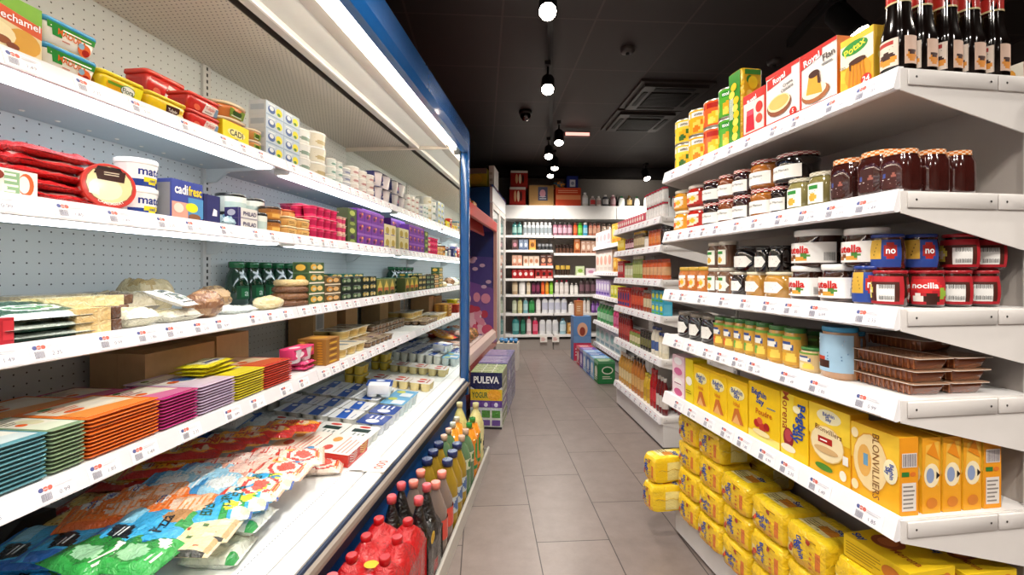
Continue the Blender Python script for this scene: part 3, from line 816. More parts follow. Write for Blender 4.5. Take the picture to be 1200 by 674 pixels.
def block(w, d, h, base, front=(), side=(), topart=(), seed=0, k=7., amp=.0016, mat='wrap', n=9, texts=(), ttop=()):
    """paper or film wrapped brick: a puffed, slightly crumpled box"""
    m = MB(); f1, f2, f3 = raster(front, base), raster(side, base), raster(topart, base)
    def P(x, y, z):       # x,y,z in -1..1
        q = (abs(x)**k+abs(y)**k+abs(z)**k)**(1/k)
        x, y, z = x/q, y/q, z/q
        v = Vector((x*2.1+seed, y*2.1, z*2.1)); nn = noise.noise(v)*amp+noise.noise(v*3)*amp*.6
        return (x*(w/2+nn), d/2+y*(d/2+nn), max(0, h/2+z*(h/2+nn*.6)))
    g = lambda t: -1+2*t
    m.grid(lambda u, v: P(g(u), -1, g(v)), n, n, f1, mat); m.grid(lambda u, v: P(-g(u), 1, g(v)), n, n, f1, mat)
    m.grid(lambda u, v: P(1, g(u), g(v)), n, n, f2, mat); m.grid(lambda u, v: P(-1, -g(u), g(v)), n, n, f2, mat)
    m.grid(lambda u, v: P(g(u), g(v), 1), n, n, f3, mat); m.grid(lambda u, v: P(g(u), -g(v), -1), n, n, lambda u, v: base, mat)
    m.art(lambda u, v, e: (lambda q: (q[0], q[1]-e-.0008, q[2]))(P(g(u), -1, g(v))), list(texts), mat, w/h)
    m.art(lambda u, v, e: (lambda q: (q[0], q[1], q[2]+e+.0008))(P(g(u), g(v), 1)), list(ttop), mat, w/d)
    return m
def shampoo(R, h, body, cap, label, sx=1., sy=.62, capw=.45, caph=.14, n=14, sh=.8):
    b = MB(); H = h*(1-caph)
    b.lathe([(R*.86, 0), (R*.95, h*.03), (R, h*.3), (R*.97, H*sh), (R*.75, H*.93), (R*capw, H)], n, 0, R*sy, mat='gloss', col=body, sx=sx, sy=sy)
    b.grid(lambda u, v: ((R*1.0*(1-.0*v)*sx+.001)*sin((u-.5)*2.1), R*sy-(R*sy+.001)*cos((u-.5)*2.1), h*(.2+.42*v)), 6, 3, lambda u, v: label if .15 < v < 1 else mix(label, '#888888', .5), 'gloss')
    b.lathe([(R*capw*1.02, H-.002), (R*capw*1.02, h*.985), (R*capw*.85, h)], n, 0, R*sy, mat='gloss', col=cap, sx=sx, sy=max(sy, .8))
    return b
def bottle(R, h, body, cap, label=None, lart=(), lz=(.3, .6), mat='pet', neck=.3, capcol=None, shoulder=.68, waist=None, caph=.07, span=5.6):
    b = MB(); H = h*(1-caph)
    pr = [(R*.7, 0), (R*.94, h*.015), (R, h*.05), (R, h*(lz[0]-.02))]
    if waist: pr += [(R*waist, h*(lz[0]+lz[1])/2)]
    pr += [(R, h*(lz[1]+.02)), (R*.98, h*shoulder), (R*.62, h*(shoulder+.14)), (R*neck*1.05, H*.96), (R*neck, H*.97), (R*neck, H)]
    b.lathe([(r, z, body) for r, z in pr], 20, 0, R, mat=mat)
    c = MB(); c.lathe([(R*neck*1.25, H-.004), (R*neck*1.28, h-.002), (R*neck*1.15, h)], 16, 0, R, mat='gloss', col=cap)
    out = [('bottle_body', b), ('cap', c)]
    if label:
        l = MB(); hh = h*(lz[1]-lz[0])
        rr = R if not waist else R*(1+waist)/2+.003
        wrap(l, cyl(rr*1.01, hh, R, span, h*lz[0]), list(lart), label, 30, 8, 'gloss', span*R/hh)
        out.append(('label', l))
    return out
def cardbox(w, d, h, tape=True, lab=None, seed=0, col='#cba87c'):
    c2 = mix(col, '#8a6a48', .3); b = MB()
    b.box(-w/2, w/2, 0, d, 0, h-.002, col, 'card')
    f = MB()
    for a, c in ((0, d*.493), (d*.507, d)): f.box(-w/2, w/2, a, c, h-.002, h, mix(col, '#c7a67c', .4), 'card')
    out = [('carton_body', b), ('flaps', f)]
    b.box(-w/2-.0005, w/2+.0005, d*.495, d*.505, h*.0, h-.002, c2, 'card')
    if tape:
        t = MB(); t.box(-w/2-.0012, w/2+.0012, d*.42, d*.58, h*.0+.001, h+.0006, '#b59a74', 'gloss')
        f.box(-w/2, w/2, d*.49, d*.51, h, h+.0004, c2, 'card')
    if lab:
        l = MB(); l.art(flat(w, h), lab, 'paper', w/h, e0=.001); out.append(('printed_label', l))
    return out

# ------------------------------------------------------------------ label writing and rows
def ordt(i, n, first='leftmost', last='rightmost', frm='from left'):
    if n == 1: return ''
    if n == 2: return ('left one', 'right one')[i]
    if i == 0: return first
    if i == n-1: return last
    return (NUM[i+1] if i < 20 else 'number %d' % (i+1))+' '+frm
def layt(j, n):
    if n == 1: return ''
    if n == 2: return ('lower layer', 'upper layer')[j]
    if n == 3: return ('bottom layer', 'middle layer', 'top layer')[j]
    return 'bottom layer' if j == 0 else ('top layer' if j == n-1 else NUM[j+1]+' layer up')
def rowt(k, n): return '' if n == 1 else (('front row', 'back row')[k] if n == 2 else NUM[k+1]+' row back')
def mk(look, place_, *parts):
    p = [q for q in parts if q]
    return look+' '+place_+(', ' if p else '')+', '.join(p)

def row(F, z, v, pxa, pxb, ytop, fn, name, cat, look, where, group=None, n=1, nl=1, rows=1, gap=.001, H=None, depth=None, jit=0., key=None, vs=None, rnd=False, skip=(), ktop=None, yaw=0.):
    """n equal columns between two image columns of the shelf front, nl layers, `rows` deep.
       fn(w, h) -> parts ; width is shared, left to right as seen from the aisle"""
    sa, sb = F.s(pxa, v), F.s(pxb, v)
    W = abs(sb-sa)/n; sg = 1 if sb > sa else -1
    sm = (sa+sb)/2
    if H is None: H = (F.z(ytop, sm, v)-z)/nl
    w = round(W-gap, 4); h = round(H, 4)
    pr = proto(key or name+look, fn, w, h)
    dp = depth or w
    out = []
    for k in range(rows):
        for j in range(nl):
            for i in range(n):
                if (i, j) in skip or (i, j, k) in skip: continue
                if ktop and j >= ktop(i, k): continue
                s = sa+sg*W*(i+.5); jj = random.uniform(-jit, jit)
                vv = v+k*(dp+.003)+abs(jj)*.5
                x, y, _ = F.w(s, vv)
                # lift a hair so layers do not share a face
                o = place(name, pr, (x, y, z+j*(h+.0004)+.0003), F.item+jj*1.5+yaw, mk(look, where, ordt(i, n), layt(j, nl), rowt(k, rows)), cat, group)
                out.append(o)
    return out
def single(F, s, v, z, pr, name, cat, label, group=None, yaw=0., rx=0., ry=0.):
    x, y, _ = F.w(s, v); return place(name, pr, (x, y, z+.0003), (rx, ry, F.item+yaw) , label, cat, group)
# ================================================================== nearest right unit: products
Y1_, Y2_, Y3_ = '#f4c81a', '#e9a21b', '#f7de4b'
RB = '#c8281e'
# ---- top shelf
T1 = 'on the top right shelf'
def fruit(base, band, blob, blob2, txt, tcol='#1c1c1c'):
    def f(w, h):
        a = []
        random.seed(3)
        for q in (-.02, .33, .68, 1.02):
            a += [('r', q-.16, .0, q+.16, 1, base), ('e', q, .32, .13, .24, blob), ('e', q-.05, .2, .07, .14, blob2), ('e', q+.07, .46, .06, .1, blob2), ('r', q-.16, .74, q+.16, .94, band)]
        a += [('t', txt, q, .83, .13, tcol, 0, .02) for q in (.33, .66)]
        a += [('t', txt, .5, .83, .001, tcol)]
        return can(w/2, h, base, a)
    return f
row(G1, S1, .012, 785.5, 801, 142, fruit('#f0d23c', '#efe9d6', '#e8b41e', '#3f6d2a', 'onto'), 'fruit_can', 'can', 'yellow pineapple can with white band', 'at the far end of the top shelf', 'fruit cans on the top shelf', nl=2)
row(G1, S1, .012, 801, 818, 130, fruit('#f2b321', '#f2f0ea', '#f7cf55', '#e07d12', 'onto'), 'fruit_can', 'can', 'orange apricot can with black and white band', 'on the top shelf', 'fruit cans on the top shelf', nl=2)
row(G1, S1, .012, 818, 836, 119, fruit('#e2622a', '#b5271c', '#f6c22d', '#f8dc62', '', '#ffffff'), 'fruit_can', 'can', 'red and orange peach can with yellow fruit', 'on the top shelf', 'fruit cans on the top shelf', nl=2)
row(G1, S1, .012, 836, 853, 105, fruit('#57a832', '#2e8a2b', '#f3a51f', '#f9cf4e', 'ttobe', '#ffffff'), 'fruit_can', 'can', 'green can with orange fruit and white lettering', 'on the top shelf', 'fruit cans on the top shelf', nl=2)
def pinepack(w, h):
    random.seed(5)
    a = [('r', 0, 0, 1, 1, '#3e8a2e')]+[('e', .5+.2*random.uniform(-1, 1), .1+.1*i, .25, .055, '#f2c52a' if i % 2 else '#f7dc5a') for i in range(8)]+[('b', .1, .35, .45, .65, '#f0efe6')]
    s_ = [('r', 0, 0, 1, 1, '#f0bf28')]+[('e', .3+.4*(i % 2), .06+.1*i, .2, .06, ('#f7e05f', '#d98f17', '#3f8a30')[i % 3]) for i in range(9)]+[('e', .5, .82, .3, .09, '#f6d21f'), ('r', 0, .93, 1, 1, '#3f8a30')]
    b = MB()
    b.rbox(-w/2, w/2, 0, .075, 0, h, .012, '#e7b929', 'film', n=3)
    b.art(flat(w-.012, h*.97, -.0006, 0, h*.01), a, 'gloss', w/h)
    for sg in (1, -1): b.art(sidef(.055, h*.97, sg*w/2, sg, .01), s_, 'gloss', .055/h, e0=.0008)
    return b
row(G1, S1, .012, 853, 869, 84, pinepack, 'pineapple_multipack', 'multipack', 'tall yellow and green pineapple multipack', 'between the green cans and red boxes')
def royal1(w, h): return carton(w, .045, h, '#cf2f22', [('r', .05, .12, .95, .97, '#e9d9d0'), ('r', .05, .8, .95, .97, RB), ('t', 'Royal', .42, .84, .1, '#ffffff', 12, .03), ('p', [(.15, .15), (.55, .15), (.5, .62), (.2, .62)], '#c4152f'), ('r', .2, .5, .5, .6, '#e04a60'), ('e', .75, .6, .15, .12, RB), ('e', .75, .35, .14, .1, '#d84a38'), ('l', .1, .02, .9, .1, 1, '#ffffff')], [('r', .1, .2, .9, .9, '#e58a30')])
row(G1, S1, .014, 870.5, 897, 107, royal1, 'jelly_box', 'box', 'narrow red and white jelly mix box', 'at left of the custard boxes', 'dessert mix boxes on the top shelf')
def royal2(w, h): return carton(w, .045, h, '#ece4df', [('r', 0, .0, 1, .1, RB), ('r', 0, .93, 1, 1, RB), ('p', [(.05, .72), (.78, .82), (.78, .96), (.05, .9)], RB), ('t', 'Royal', .42, .85, .1, '#ffffff', 8, .03), ('t', 'Crema', .68, .68, .06, '#3a3a3a', 8), ('t', 'Catalana', .66, .60, .06, '#3a3a3a', 8), ('e', .42, .36, .37, .19, '#8a4b2c'), ('e', .42, .40, .34, .15, '#f0dcae'), ('e', .42, .41, .3, .12, '#e2b765'), ('e', .84, .14, .1, .07, RB), ('t', '5', .84, .14, .07, '#ffffff'), ('l', .1, .02, .7, .08, 1, '#ffffff')], [('r', .1, .1, .9, .9, '#d7452f')])
row(G1, S1, .014, 897.5, 937, 80, royal2, 'custard_mix_box', 'box', 'white and red custard mix box reading Crema Catalana', 'on the top shelf', 'dessert mix boxes on the top shelf')
def royal3(w, h): return carton(w, .045, h, '#ede6e0', [('r', 0, .0, 1, .09, RB), ('r', 0, .94, 1, 1, RB), ('r', 0, 0, .05, 1, RB), ('p', [(.02, .74), (.62, .83), (.62, .96), (.02, .93)], RB), ('t', 'Royal', .34, .85, .11, '#ffffff', 8, .03), ('t', 'Flan', .8, .78, .11, '#4a3a33', 8), ('l', .62, .64, .92, .7, 1, '#8a8a8a'), ('e', .45, .25, .38, .14, '#a4633a'), ('e', .42, .3, .33, .12, '#f4e6cc'), ('p', [(.2, .28), (.65, .22), (.56, .55), (.28, .6)], '#eaa636'), ('e', .42, .58, .15, .06, '#46200f'), ('p', [(.5, .6), (.57, .55), (.6, .38), (.53, .4)], '#46200f'), ('t', '4', .82, .14, .08, '#ffffff')], [('r', .0, .0, 1, 1, '#e7822a'), ('r', .2, .3, .8, .5, '#f0c08a')])
row(G1, S1, .014, 937.5, 981, 55, royal3, 'flan_mix_box', 'box', 'white and red flan mix box picturing caramel flan', 'on the top shelf', 'dessert mix boxes on the top shelf')
def potax(w, h):
    fl = [('r', 0, 0, 1, 1, '#f2c53a'), ('r', 0, .48, 1, .88, '#f1ead0'), ('p', [(0, .0), (1, .0), (1, .5), (.7, .45), (.2, .2), (0, .25)], '#efb22c'), ('e', .45, .78, .4, .12, '#2f8f34'), ('t', 'Potax', .45, .78, .13, '#f3e33a', 14, .03), ('e', .55, .3, .4, .26, '#e59a24')]
    fl += [('p', [(.25+.12*i, .1), (.33+.12*i, .1), (.36+.09*i, .5), (.31+.09*i, .5)], '#c97e14') for i in range(5)]
    fl += [('e', .55, .52, .26, .05, '#4a2311'), ('p', [(.3, .5), (.36, .5), (.36, .38), (.32, .4)], '#4a2311'), ('e', .82, .13, .15, .09, RB), ('t', '24', .82, .13, .1, '#ffffff', 0, .02), ('t', 'Flan', .1, .5, .06, '#6a4a1c')]
    return carton(w, .05, h, '#f0c23a', fl, [('r', .1, .1, .9, .8, '#e8b52e'), ('e', .5, .5, .3, .1, '#f6e07a')])
row(G1, S1, .014, 985, 1024, 40, potax, 'flan_mix_box', 'box', 'yellow flan mix box with green oval logo', 'beside the dark syrup bottles', 'dessert mix boxes on the top shelf')
def tallyellow(w, h): return carton(w, .05, h, '#f5e6a8', [('r', .1, .5, .9, .95, '#f9f0cf'), ('r', .55, .0, 1, .55, '#eaa52c'), ('e', .4, .75, .3, .1, '#f1c84e'), ('l', .15, .2, .5, .45, 4, '#b98b36')], [('r', .1, .05, .9, .9, '#eda93a')])
single(G1, .075, .088, S1, proto('tally', tallyellow, .06, .215), 'pudding_powder_box', 'box', 'tall pale yellow box standing behind the first syrup bottle on the top shelf')
def syrup(w, h):
    R = .0275; b = MB(); c = '#120a08'
    b.lathe([(R*.93, 0, c), (R, .004, c), (R, .082, c), (R*.97, .090, c), (R*.86, .103, c), (R*.78, .118, c), (R*.74, .135, c), (R*.70, .168, c)], 22, 0, R, mat='jarglass', p=2.7)
    n_ = MB(); n_.lathe([(R*.77, .150), (R*.76, .178)], 18, 0, R, mat='gloss', col='#c3302a', cap=False); n_.lathe([(R*.79, .147), (R*.79, .151)], 18, 0, R, mat='gloss', col='#e3cf9c', cap=False)
    k = MB(); k.lathe([(R*.70, .178), (R*.72, .205), (R*.62, .208)], 18, 0, R, mat='gloss', col='#9a1f1c')
    a = [('r', 0, 0, 1, 1, '#e9d6c6'), ('r', 0, .78, .8, .95, '#b2302a'), ('e', .5, .28, .42, .2, '#e8942c'), ('e', .5, .42, .36, .12, '#3b170c'), ('l', .15, .6, .85, .74, 2, '#7a5a48')]
    l = MB(); wrap(l, cyl(R*1.07, .058, R, 1.5, .014), a, '#e9d6c6', 16, 14, 'paper')
    l2 = MB()
    q = cyl(R*1.07, .058, R, 1.0, .014)
    wrap(l2, lambda u, v, e: (R-q(u, v, e)[1]-.0, q(u, v, e)[0]+R, q(u, v, e)[2]), [('r', .1, 0, .9, 1, '#d9b9a6'), ('e', .5, .28, .36, .2, '#d98a2c'), ('e', .5, .42, .3, .08, '#3b170c')], '#d9b9a6', 10, 12, 'paper')
    return [('glass_bottle', b), ('neck_label', n_), ('cap', k), ('label', l), ('side_label', l2)]
for i, px in enumerate((1044, 1073, 1100, 1128, 1155)):
    s_ = .032+.004*(i % 2); v_ = G1.v(px, s_)
    single(G1, s_+.002, .006+.0585*i, S1, proto('syrup', syrup, .05, .2), 'caramel_syrup_bottle', 'bottle', 'dark caramel syrup bottle with red neck at the end of top shelf, '+ordt(i, 5), 'caramel syrup bottles on the top shelf', yaw=.06*(i % 3))
def bigplastic(w, h):
    b = MB(); b.lathe([(.03, 0, '#f2e5b0'), (.034, .01, '#f4ecc6'), (.034, .14, '#f4ecc6'), (.03, .17, '#f6f0d8'), (.014, .19, '#f6f0d8'), (.014, .2, '#f6f0d8')], 20, 0, .034, mat='gloss', p=3)
    b.art(cyl(.035, .06, .034, 1.4, .1), [('r', 0, 0, 1, 1, '#edc845'), ('e', .5, .5, .3, .25, '#8aa52e')], 'gloss')
    c = MB(); c.lathe([(.022, .196, '#f2d431'), (.024, .222, '#f2d431'), (.018, .225, '#f2d431')], 18, 0, .034, mat='gloss'); return [('bottle_body', b), ('cap', c)]
single(G1, .125, .245, S1, proto('bigpl', bigplastic, .06, .2), 'lemon_juice_bottle', 'bottle', 'cream bottle with yellow cap behind the dark syrup bottles')
single(G1, .1, .40, S1, proto('bk', lambda w, h: carton(.07, .05, .07, '#f1efe8', [('r', 0, 0, 1, .5, '#c23a26'), ('e', .5, .6, .3, .3, '#e9a53a')], [('r', .0, 0, .4, 1, '#c6442c'), ('r', .4, .2, 1, .7, '#efe5dc')]), 1, 1), 'soup_box', 'box', 'red and white box on the far side of the top shelf')

# ---- second shelf: jams
def jam(content, lid='#b23a3a', lid2='#ead7cf', lab='bm', **k):
    def f(w, h):
        R = w/2
        if lab == 'bm': return jar(R, h, content, lid, '#f3f0ea', [('t', 'Bonne Maman', .5, .66, .2, '#3b3b46', 0, 0, .86), ('l', .2, .2, .85, .46, 2, '#8b8a92')], lz=(.14, .58), span=2.1, shape='facet', lid2=lid2, lidh=.13, **k)
        if lab == 'green': return jar(R, h, content, lid, '#eef0e4', [('r', .25, .72, .75, .9, '#2f8a36'), ('e', .5, .3, .25, .18, '#d8a93c'), ('l', .3, .5, .7, .66, 2, '#7d8a72')], lz=(.12, .68), span=1.5, lidh=.12, lid2=lid2, **k)
        if lab == 'fruit': return jar(R, h, content, lid, content, [('e', .5, .5, .34, .42, '#f0d9bf'), ('e', .42, .4, .14, .2, '#e2622a'), ('e', .62, .5, .12, .16, '#f2b52a'), ('r', .2, .8, .8, .96, '#ffffff')], lz=(.1, .66), lidh=.13, **k)
        if lab == 'fig': return jar(R, h, content, lid, content, [('e', .3, .6, .09, .12, '#3f4f94'), ('e', .68, .58, .08, .1, '#9a5a4e'), ('l', .15, .1, .8, .36, 3, '#a58c86'), ('l', .2, .38, .6, .46, 1, '#d8c8c2')], lz=(.12, .62), lidh=.12, lid2=lid2, p=3.2, span=1.5, **k)
        return jar(R, h, content, lid, '#f3f1ec', [('l', .15, .2, .85, .8, 3, '#6b6b74')], lz=(.2, .62), span=1.7, lidh=.1, hexlab=True, **k)
    return f
JG = 'jam jars on the upper right shelves'
P2 = 'on the second shelf'
def jrow(z, v, a, b, yt, content, lid, lid2, lab, look, where, n=1, nl=1, **k):
    return row(G1, z, v, a, b, yt, jam(content, lid, lid2, lab, **k), 'jam_jar', 'jar', look, where, JG, n=n, nl=nl)
jrow(S2, .012, 785, 799, 224, '#dc9a28', '#efe6d2', None, 'fruit', 'golden honey-coloured jam jar with pale lid', P2+' far end', nl=2)
jrow(S2, .012, 799, 817, 218, '#b3271d', '#f1e4dc', None, 'fruit', 'red jam jar with fruit picture label', P2+' far end', nl=2)
jrow(S2, .012, 817, 835, 212, '#241012', '#b23a3a', '#ead7cf', 'bm', 'black jam jar with white script label', P2+' left part', nl=2)
jrow(S2, .012, 835, 852.5, 206, '#7a3a14', '#b23a3a', '#ead7cf', 'bm', 'brown jam jar with white script label', P2+' left part', nl=2)
jrow(S2, .012, 852.5, 870, 200, '#2c1014', '#b23a3a', '#ead7cf', 'bm', 'dark plum jam jar with white script label', P2, nl=2)
jrow(S2, .012, 870, 896, 189, '#a4601c', '#b23a3a', '#ead7cf', 'bm', 'amber jam jar with white script label', P2, nl=2)
row(G1, S2, .016, 896.5, 915, 219, jam('#1c1010', '#b23a3a', '#ead7cf', 'bm'), 'jam_jar', 'jar', 'black jam jar under a wide black jar', P2, JG)
sj = G1.s(912, .05); zt = S2+.0885
R_ = .034
row(G1, zt-.004, .016, 896, 931, 181, jam('#17100f', '#8d3038', '#d8c4c0', 'bm'), 'jam_jar', 'jar', 'wide black jam jar stacked on top', P2, JG)
row(G1, S2, .055, 914, 938, 216, jam('#1c1010', '#b23a3a', '#ead7cf', 'bm'), 'jam_jar', 'jar', 'black jam jar behind the olive jars', P2, JG)
jrow(S2, .012, 915.5, 939, 210, '#8c8350', '#b9b29a', '#d8d3c2', 'green', 'olive coloured jam jar with small green label', P2)
jrow(S2, .012, 939.5, 965, 202, '#857a48', '#b9b29a', '#d8d3c2', 'green', 'olive green jam jar with green label next to fig jams', P2)
jrow(S2, .012, 966, 996, 187, '#3a1612', '#d8792a', '#f0d3b6', 'fig', 'dark fig jam jar beside the olive green jar', P2)
jrow(S2, .012, 997, 1034, 178, '#3c1713', '#d8792a', '#f0d3b6', 'fig', 'dark fig jam jar, second of the fig jars', P2)
zf = G1.z(166, .06, .05)-S2
fj = proto('figbig', jam('#3f1814', '#d8792a', '#f0d3b6', 'fig'), .062, .092)
single(G1, .034, .012, S2, fj, 'jam_jar', 'jar', 'dark fig jam jar on the corner of the second shelf', JG, yaw=.1)
for i, px in enumerate((1100, 1132)):
    single(G1, .034, .076+.0635*i, S2, fj, 'jam_jar', 'jar', 'dark fig jam jar in the end row of second shelf, %s from the corner' % ('first', 'second')[i], JG)

# ---- third shelf: honey, chocolate spread
P3 = 'on the third shelf'
row(G1, S3, .012, 792, 825, 313, jam('#c0702a', '#c9a23c', None, 'fruit'), 'honey_jar', 'jar', 'small honey jar with gold lid', 'at far end of third shelf', JG, n=3)
jrow(S3, .012, 825, 850, 284, '#6d4a34', '#cfc6b6', None, 'green', 'small brown jar with pale lid', P3+' left part', n=2, nl=2)
def hexjar(c, lid): return jam(c, lid, None, 'hex')
jrow(S3, .085, 850, 872, 320, '#1d0d0e', '#1c1a1a', None, 'hex', 'black jar with white hexagon label', 'at the back of third shelf')
jrow(S3, .012, 832, 852, 319, '#8a5228', '#dcd6c8', None, 'hex', 'amber honey jar with white hexagon label', P3+' left part')
jrow(S3, .012, 852, 867, 319, '#1a0c10', '#c9c2b4', None, 'hex', 'black jam jar with white hexagon label', P3+' between honey jars')
jrow(S3, .012, 867, 887, 319, '#c08a34', '#e3d9bd', None, 'hex', 'golden honey jar left of another', P3)
jrow(S3, .012, 887, 915, 319, '#c28d38', '#e6dcc0', None, 'hex', 'wide golden honey jar beside the spread jars', P3)
hh = G1.z(319, G1.s(875, .04), .04)-S3
row(G1, S3+.0745, .020, 852, 878, 289, jam('#130b0c', '#2a2624', None, 'hex'), 'jam_jar', 'jar', 'black jar with white label stacked above honey', P3, JG)
row(G1, S3+.0745, .020, 879, 913, 289, jam('#120c0b', '#1d1a19', None, 'none') if False else jam('#120c0b', '#1d1a19', None, 'hex'), 'jam_jar', 'jar', 'black lidded jar in upper layer', P3+' left of chocolate spreads', JG, n=2)
def nutella(w, h):
    R = w/2; W = '#f4f1ee'
    a = [('r', 0, 0, 1, 1, W), ('e', .22, .24, .13, .2, '#5a2d16'), ('e', .33, .2, .08, .14, '#a86a34'), ('e', .4, .28, .06, .1, '#7b4421'), ('p', [(.46, .1), (.66, .12), (.6, .34), (.48, .3)], '#e0a03c'), ('e', .6, .36, .06, .12, '#4f8a3a'), ('b', .84, .1, .98, .5, '#4b4b4b')]
    g = jar(R, h, '#3a1b10', '#f1efec', W, a, lz=(.13, .66), span=3.0, shape='wide', lidh=.15, lidr=.92)
    hh = h*.53; sf = cyl(R*1.012, hh, R, 3.0, h*.13)
    vs, fs, wd_ = glyph('nutella', .045); wn = glyph('n', .045)[2]
    k = MB(); k.art(sf, [('t', 'nutella', .47, .66, .36, '#d01f1c', 0, .045, .62)], 'gloss', 3*R/hh, e0=.0016)
    k.art(sf, [('t', 'n', .47-.31+.62*wn/wd_/2, .625, .27, '#191313', 0, .05, .62*wn/wd_)], 'gloss', 3*R/hh, e0=.0020)
    # black initial first: hide the red one under it
    g.append(('lettering', k)); return g
NG = 'chocolate spread jars on the third shelf'
row(G1, S3, .010, 915.5, 947, 312, nutella, 'chocolate_spread_jar', 'jar', 'white lidded hazelnut spread jar in the lower layer, left one', P3, NG)
row(G1, S3, .010, 947.5, 989, 310, nutella, 'chocolate_spread_jar', 'jar', 'white lidded hazelnut spread jar in the lower layer, right one', P3, NG)
nz = S3+.0862
row(G1, nz, .014, 915.5, 957, 270, nutella, 'chocolate_spread_jar', 'jar', 'white lidded hazelnut spread jar in the upper layer, leftmost', P3, NG)
row(G1, nz, .095, 960, 981, 273, nutella, 'chocolate_spread_jar', 'jar', 'white lidded hazelnut spread jar upper layer, set back between two others', P3, NG)
row(G1, nz, .014, 974, 1017, 268, nutella, 'chocolate_spread_jar', 'jar', 'white lidded hazelnut spread jar in the upper layer, rightmost', P3, NG)
def nocilla(kind):
    def f(w, h):
        R = w/2
        col = {'red': '#a51c26', 'plain': '#a51c26', 'blue': '#27408e'}[kind]
        if kind == 'plain': a = [('r', 0, 0, 1, 1, '#4a2015'), ('e', .26, .48, .14, .3, '#ddd05a'), ('e', .27, .45, .08, .17, '#efe9d0'), ('r', .0, .84, 1, 1, '#b3202a'), ('r', .0, 0, 1, .1, '#a51c26'), ('r', .52, .12, .84, .74, '#ecebe8'), ('b', .55, .16, .81, .7, '#3c3c3c'), ('r', .9, .1, 1, .9, '#b3202a')]
        elif kind == 'red': a = [('r', 0, 0, 1, 1, '#4a2318'), ('e', .16, .5, .16, .42, '#e6d24e'), ('e', .16, .45, .08, .2, '#efe9d0'), ('r', .36, .0, .99, 1, '#b3202a'), ('e', .62, .68, .27, .26, '#d42a2c'), ('e', .5, .22, .1, .16, '#f0e6df'), ('e', .72, .2, .14, .18, '#3a1a12'), ('t', 'nocilla', .62, .68, .2, '#ffffff', 0, .035, .5), ('e', .92, .4, .08, .2, '#8fae3e')]
        else: a = [('r', 0, 0, 1, 1, '#2b4796'), ('r', .3, .35, .62, .95, '#d8ab3f'), ('e', .8, .6, .13, .3, '#b3261f'), ('l', .34, .4, .58, .9, 4, '#7b5a1c'), ('b', .04, .1, .2, .6, '#dfe3ee'), ('t', 'no', .8, .62, .25, '#ffffff', 0, .03, .16)]
        g = jar(R, h, '#4a2a1a' if kind == 'blue' else '#3d1c14', col, '#4a2318', a, lz=(.08, .84), span=3.0, shape='belly', lidh=.07, lidr=.93)
        b = MB(); b.box(-.013, .013, -.0030, -.0020, h*.14, h*.5, '#efeeea', 'paper'); b.T = Matrix.Translation((R*.55, R*.2, 0)) @ Matrix.Rotation(.75, 4, 'Z')
        return g
    return f
CG = 'cocoa spread tumblers on the third shelf'
row(G1, S3, .012, 989.5, 1020, 312, nocilla('blue'), 'cocoa_spread_tumbler', 'jar', 'blue cocoa spread tumbler in the lower layer', P3, CG)
def barlab(dx, h):
    b = MB(); b.T = Matrix.Translation((dx, 0, 0)); b.box(-.014, .014, -.0006, 0, 0, h, '#f1efec', 'paper'); b.art(flat(.028, h, -.0006), [('b', .08, .12, .92, .9, '#3c3c3c')]); return b
nr = proto('nocr', nocilla('red'), .066, .0785); npn = proto('nocp', nocilla('plain'), .066, .0785); nb = proto('nocb', nocilla('blue'), .066, .079)
for (s_, v_, lay, pr, col, wh) in ((.062, .012, 0, npn, 'red', 'lower layer beside the blue one'), (.034, .082, 0, nr, 'red', 'lower layer, first in the end row'), (.034, .151, 0, npn, 'red', 'lower layer, second in the end row'), (.034, .22, 0, npn, 'red', 'lower layer, last in the end row'),
                               (.084, .03, 1, nb, 'blue', 'upper layer, left one'), (.062, .10, 1, nb, 'blue', 'upper layer, right one'), (.036, .171, 1, npn, 'red', 'upper layer, left one'), (.036, .24, 1, npn, 'red', 'upper layer, right one')):
    single(G1, s_, v_, S3+lay*.0792, pr, 'cocoa_spread_tumbler', 'jar', '%s labelled cocoa spread tumbler, %s' % (col, wh), CG, yaw=(.3 if v_ > .05 else 0.0))

# ---- fourth shelf: baby food, trays
P4 = 'on the fourth shelf'
row(G1, S4, .012, 790, 832, 368, jam('#1b0f10', '#8f877a', None, 'hex'), 'jam_jar', 'jar', 'black jam jar with white hexagon label', 'at far end of fourth shelf', JG, n=3)
def baby(c1, c2, lid='#3f7a3c', big=False):
    def f(w, h):
        return jar(w/2, h, c1, lid, c1, [('e', .5, .62, .3, .16, '#39508e'), ('e', .5, .62, .24, .1, '#f0efe8'), ('e', .35, .25, .22, .2, c2), ('e', .68, .22, .18, .17, '#f2d35c'), ('r', .0, .86, 1, 1, '#6ea03e'), ('l', .2, .42, .8, .48, 1, '#ffffff')], lz=(.08, .8), span=2.6, lidh=.1)
    return f
BG = 'baby food jars on the fourth shelf'
row(G1, S4, .012, 832.5, 856, 372, baby('#b78a38', '#d35a28'), 'baby_food_jar', 'jar', 'slim orange baby food jar with green lid', 'at left on fourth shelf', BG, n=2)
row(G1, S4, .012, 856, 894, 376, baby('#c99a3c', '#6fae45'), 'baby_food_jar', 'jar', 'yellow baby food jar with green lid', 'in middle of fourth shelf', BG, n=3)
row(G1, S4, .012, 894, 930.5, 383, baby('#cf9d3e', '#e0a92c'), 'baby_food_jar', 'jar', 'larger yellow baby food jar with green lid', 'right of the other baby jars', BG, n=2)
row(G1, S4, .012, 931, 951, 407, baby('#d8ba84', '#e6d3a4'), 'baby_food_jar', 'jar', 'short beige baby food jar with green lid', 'before the tall blue labelled jar', BG)
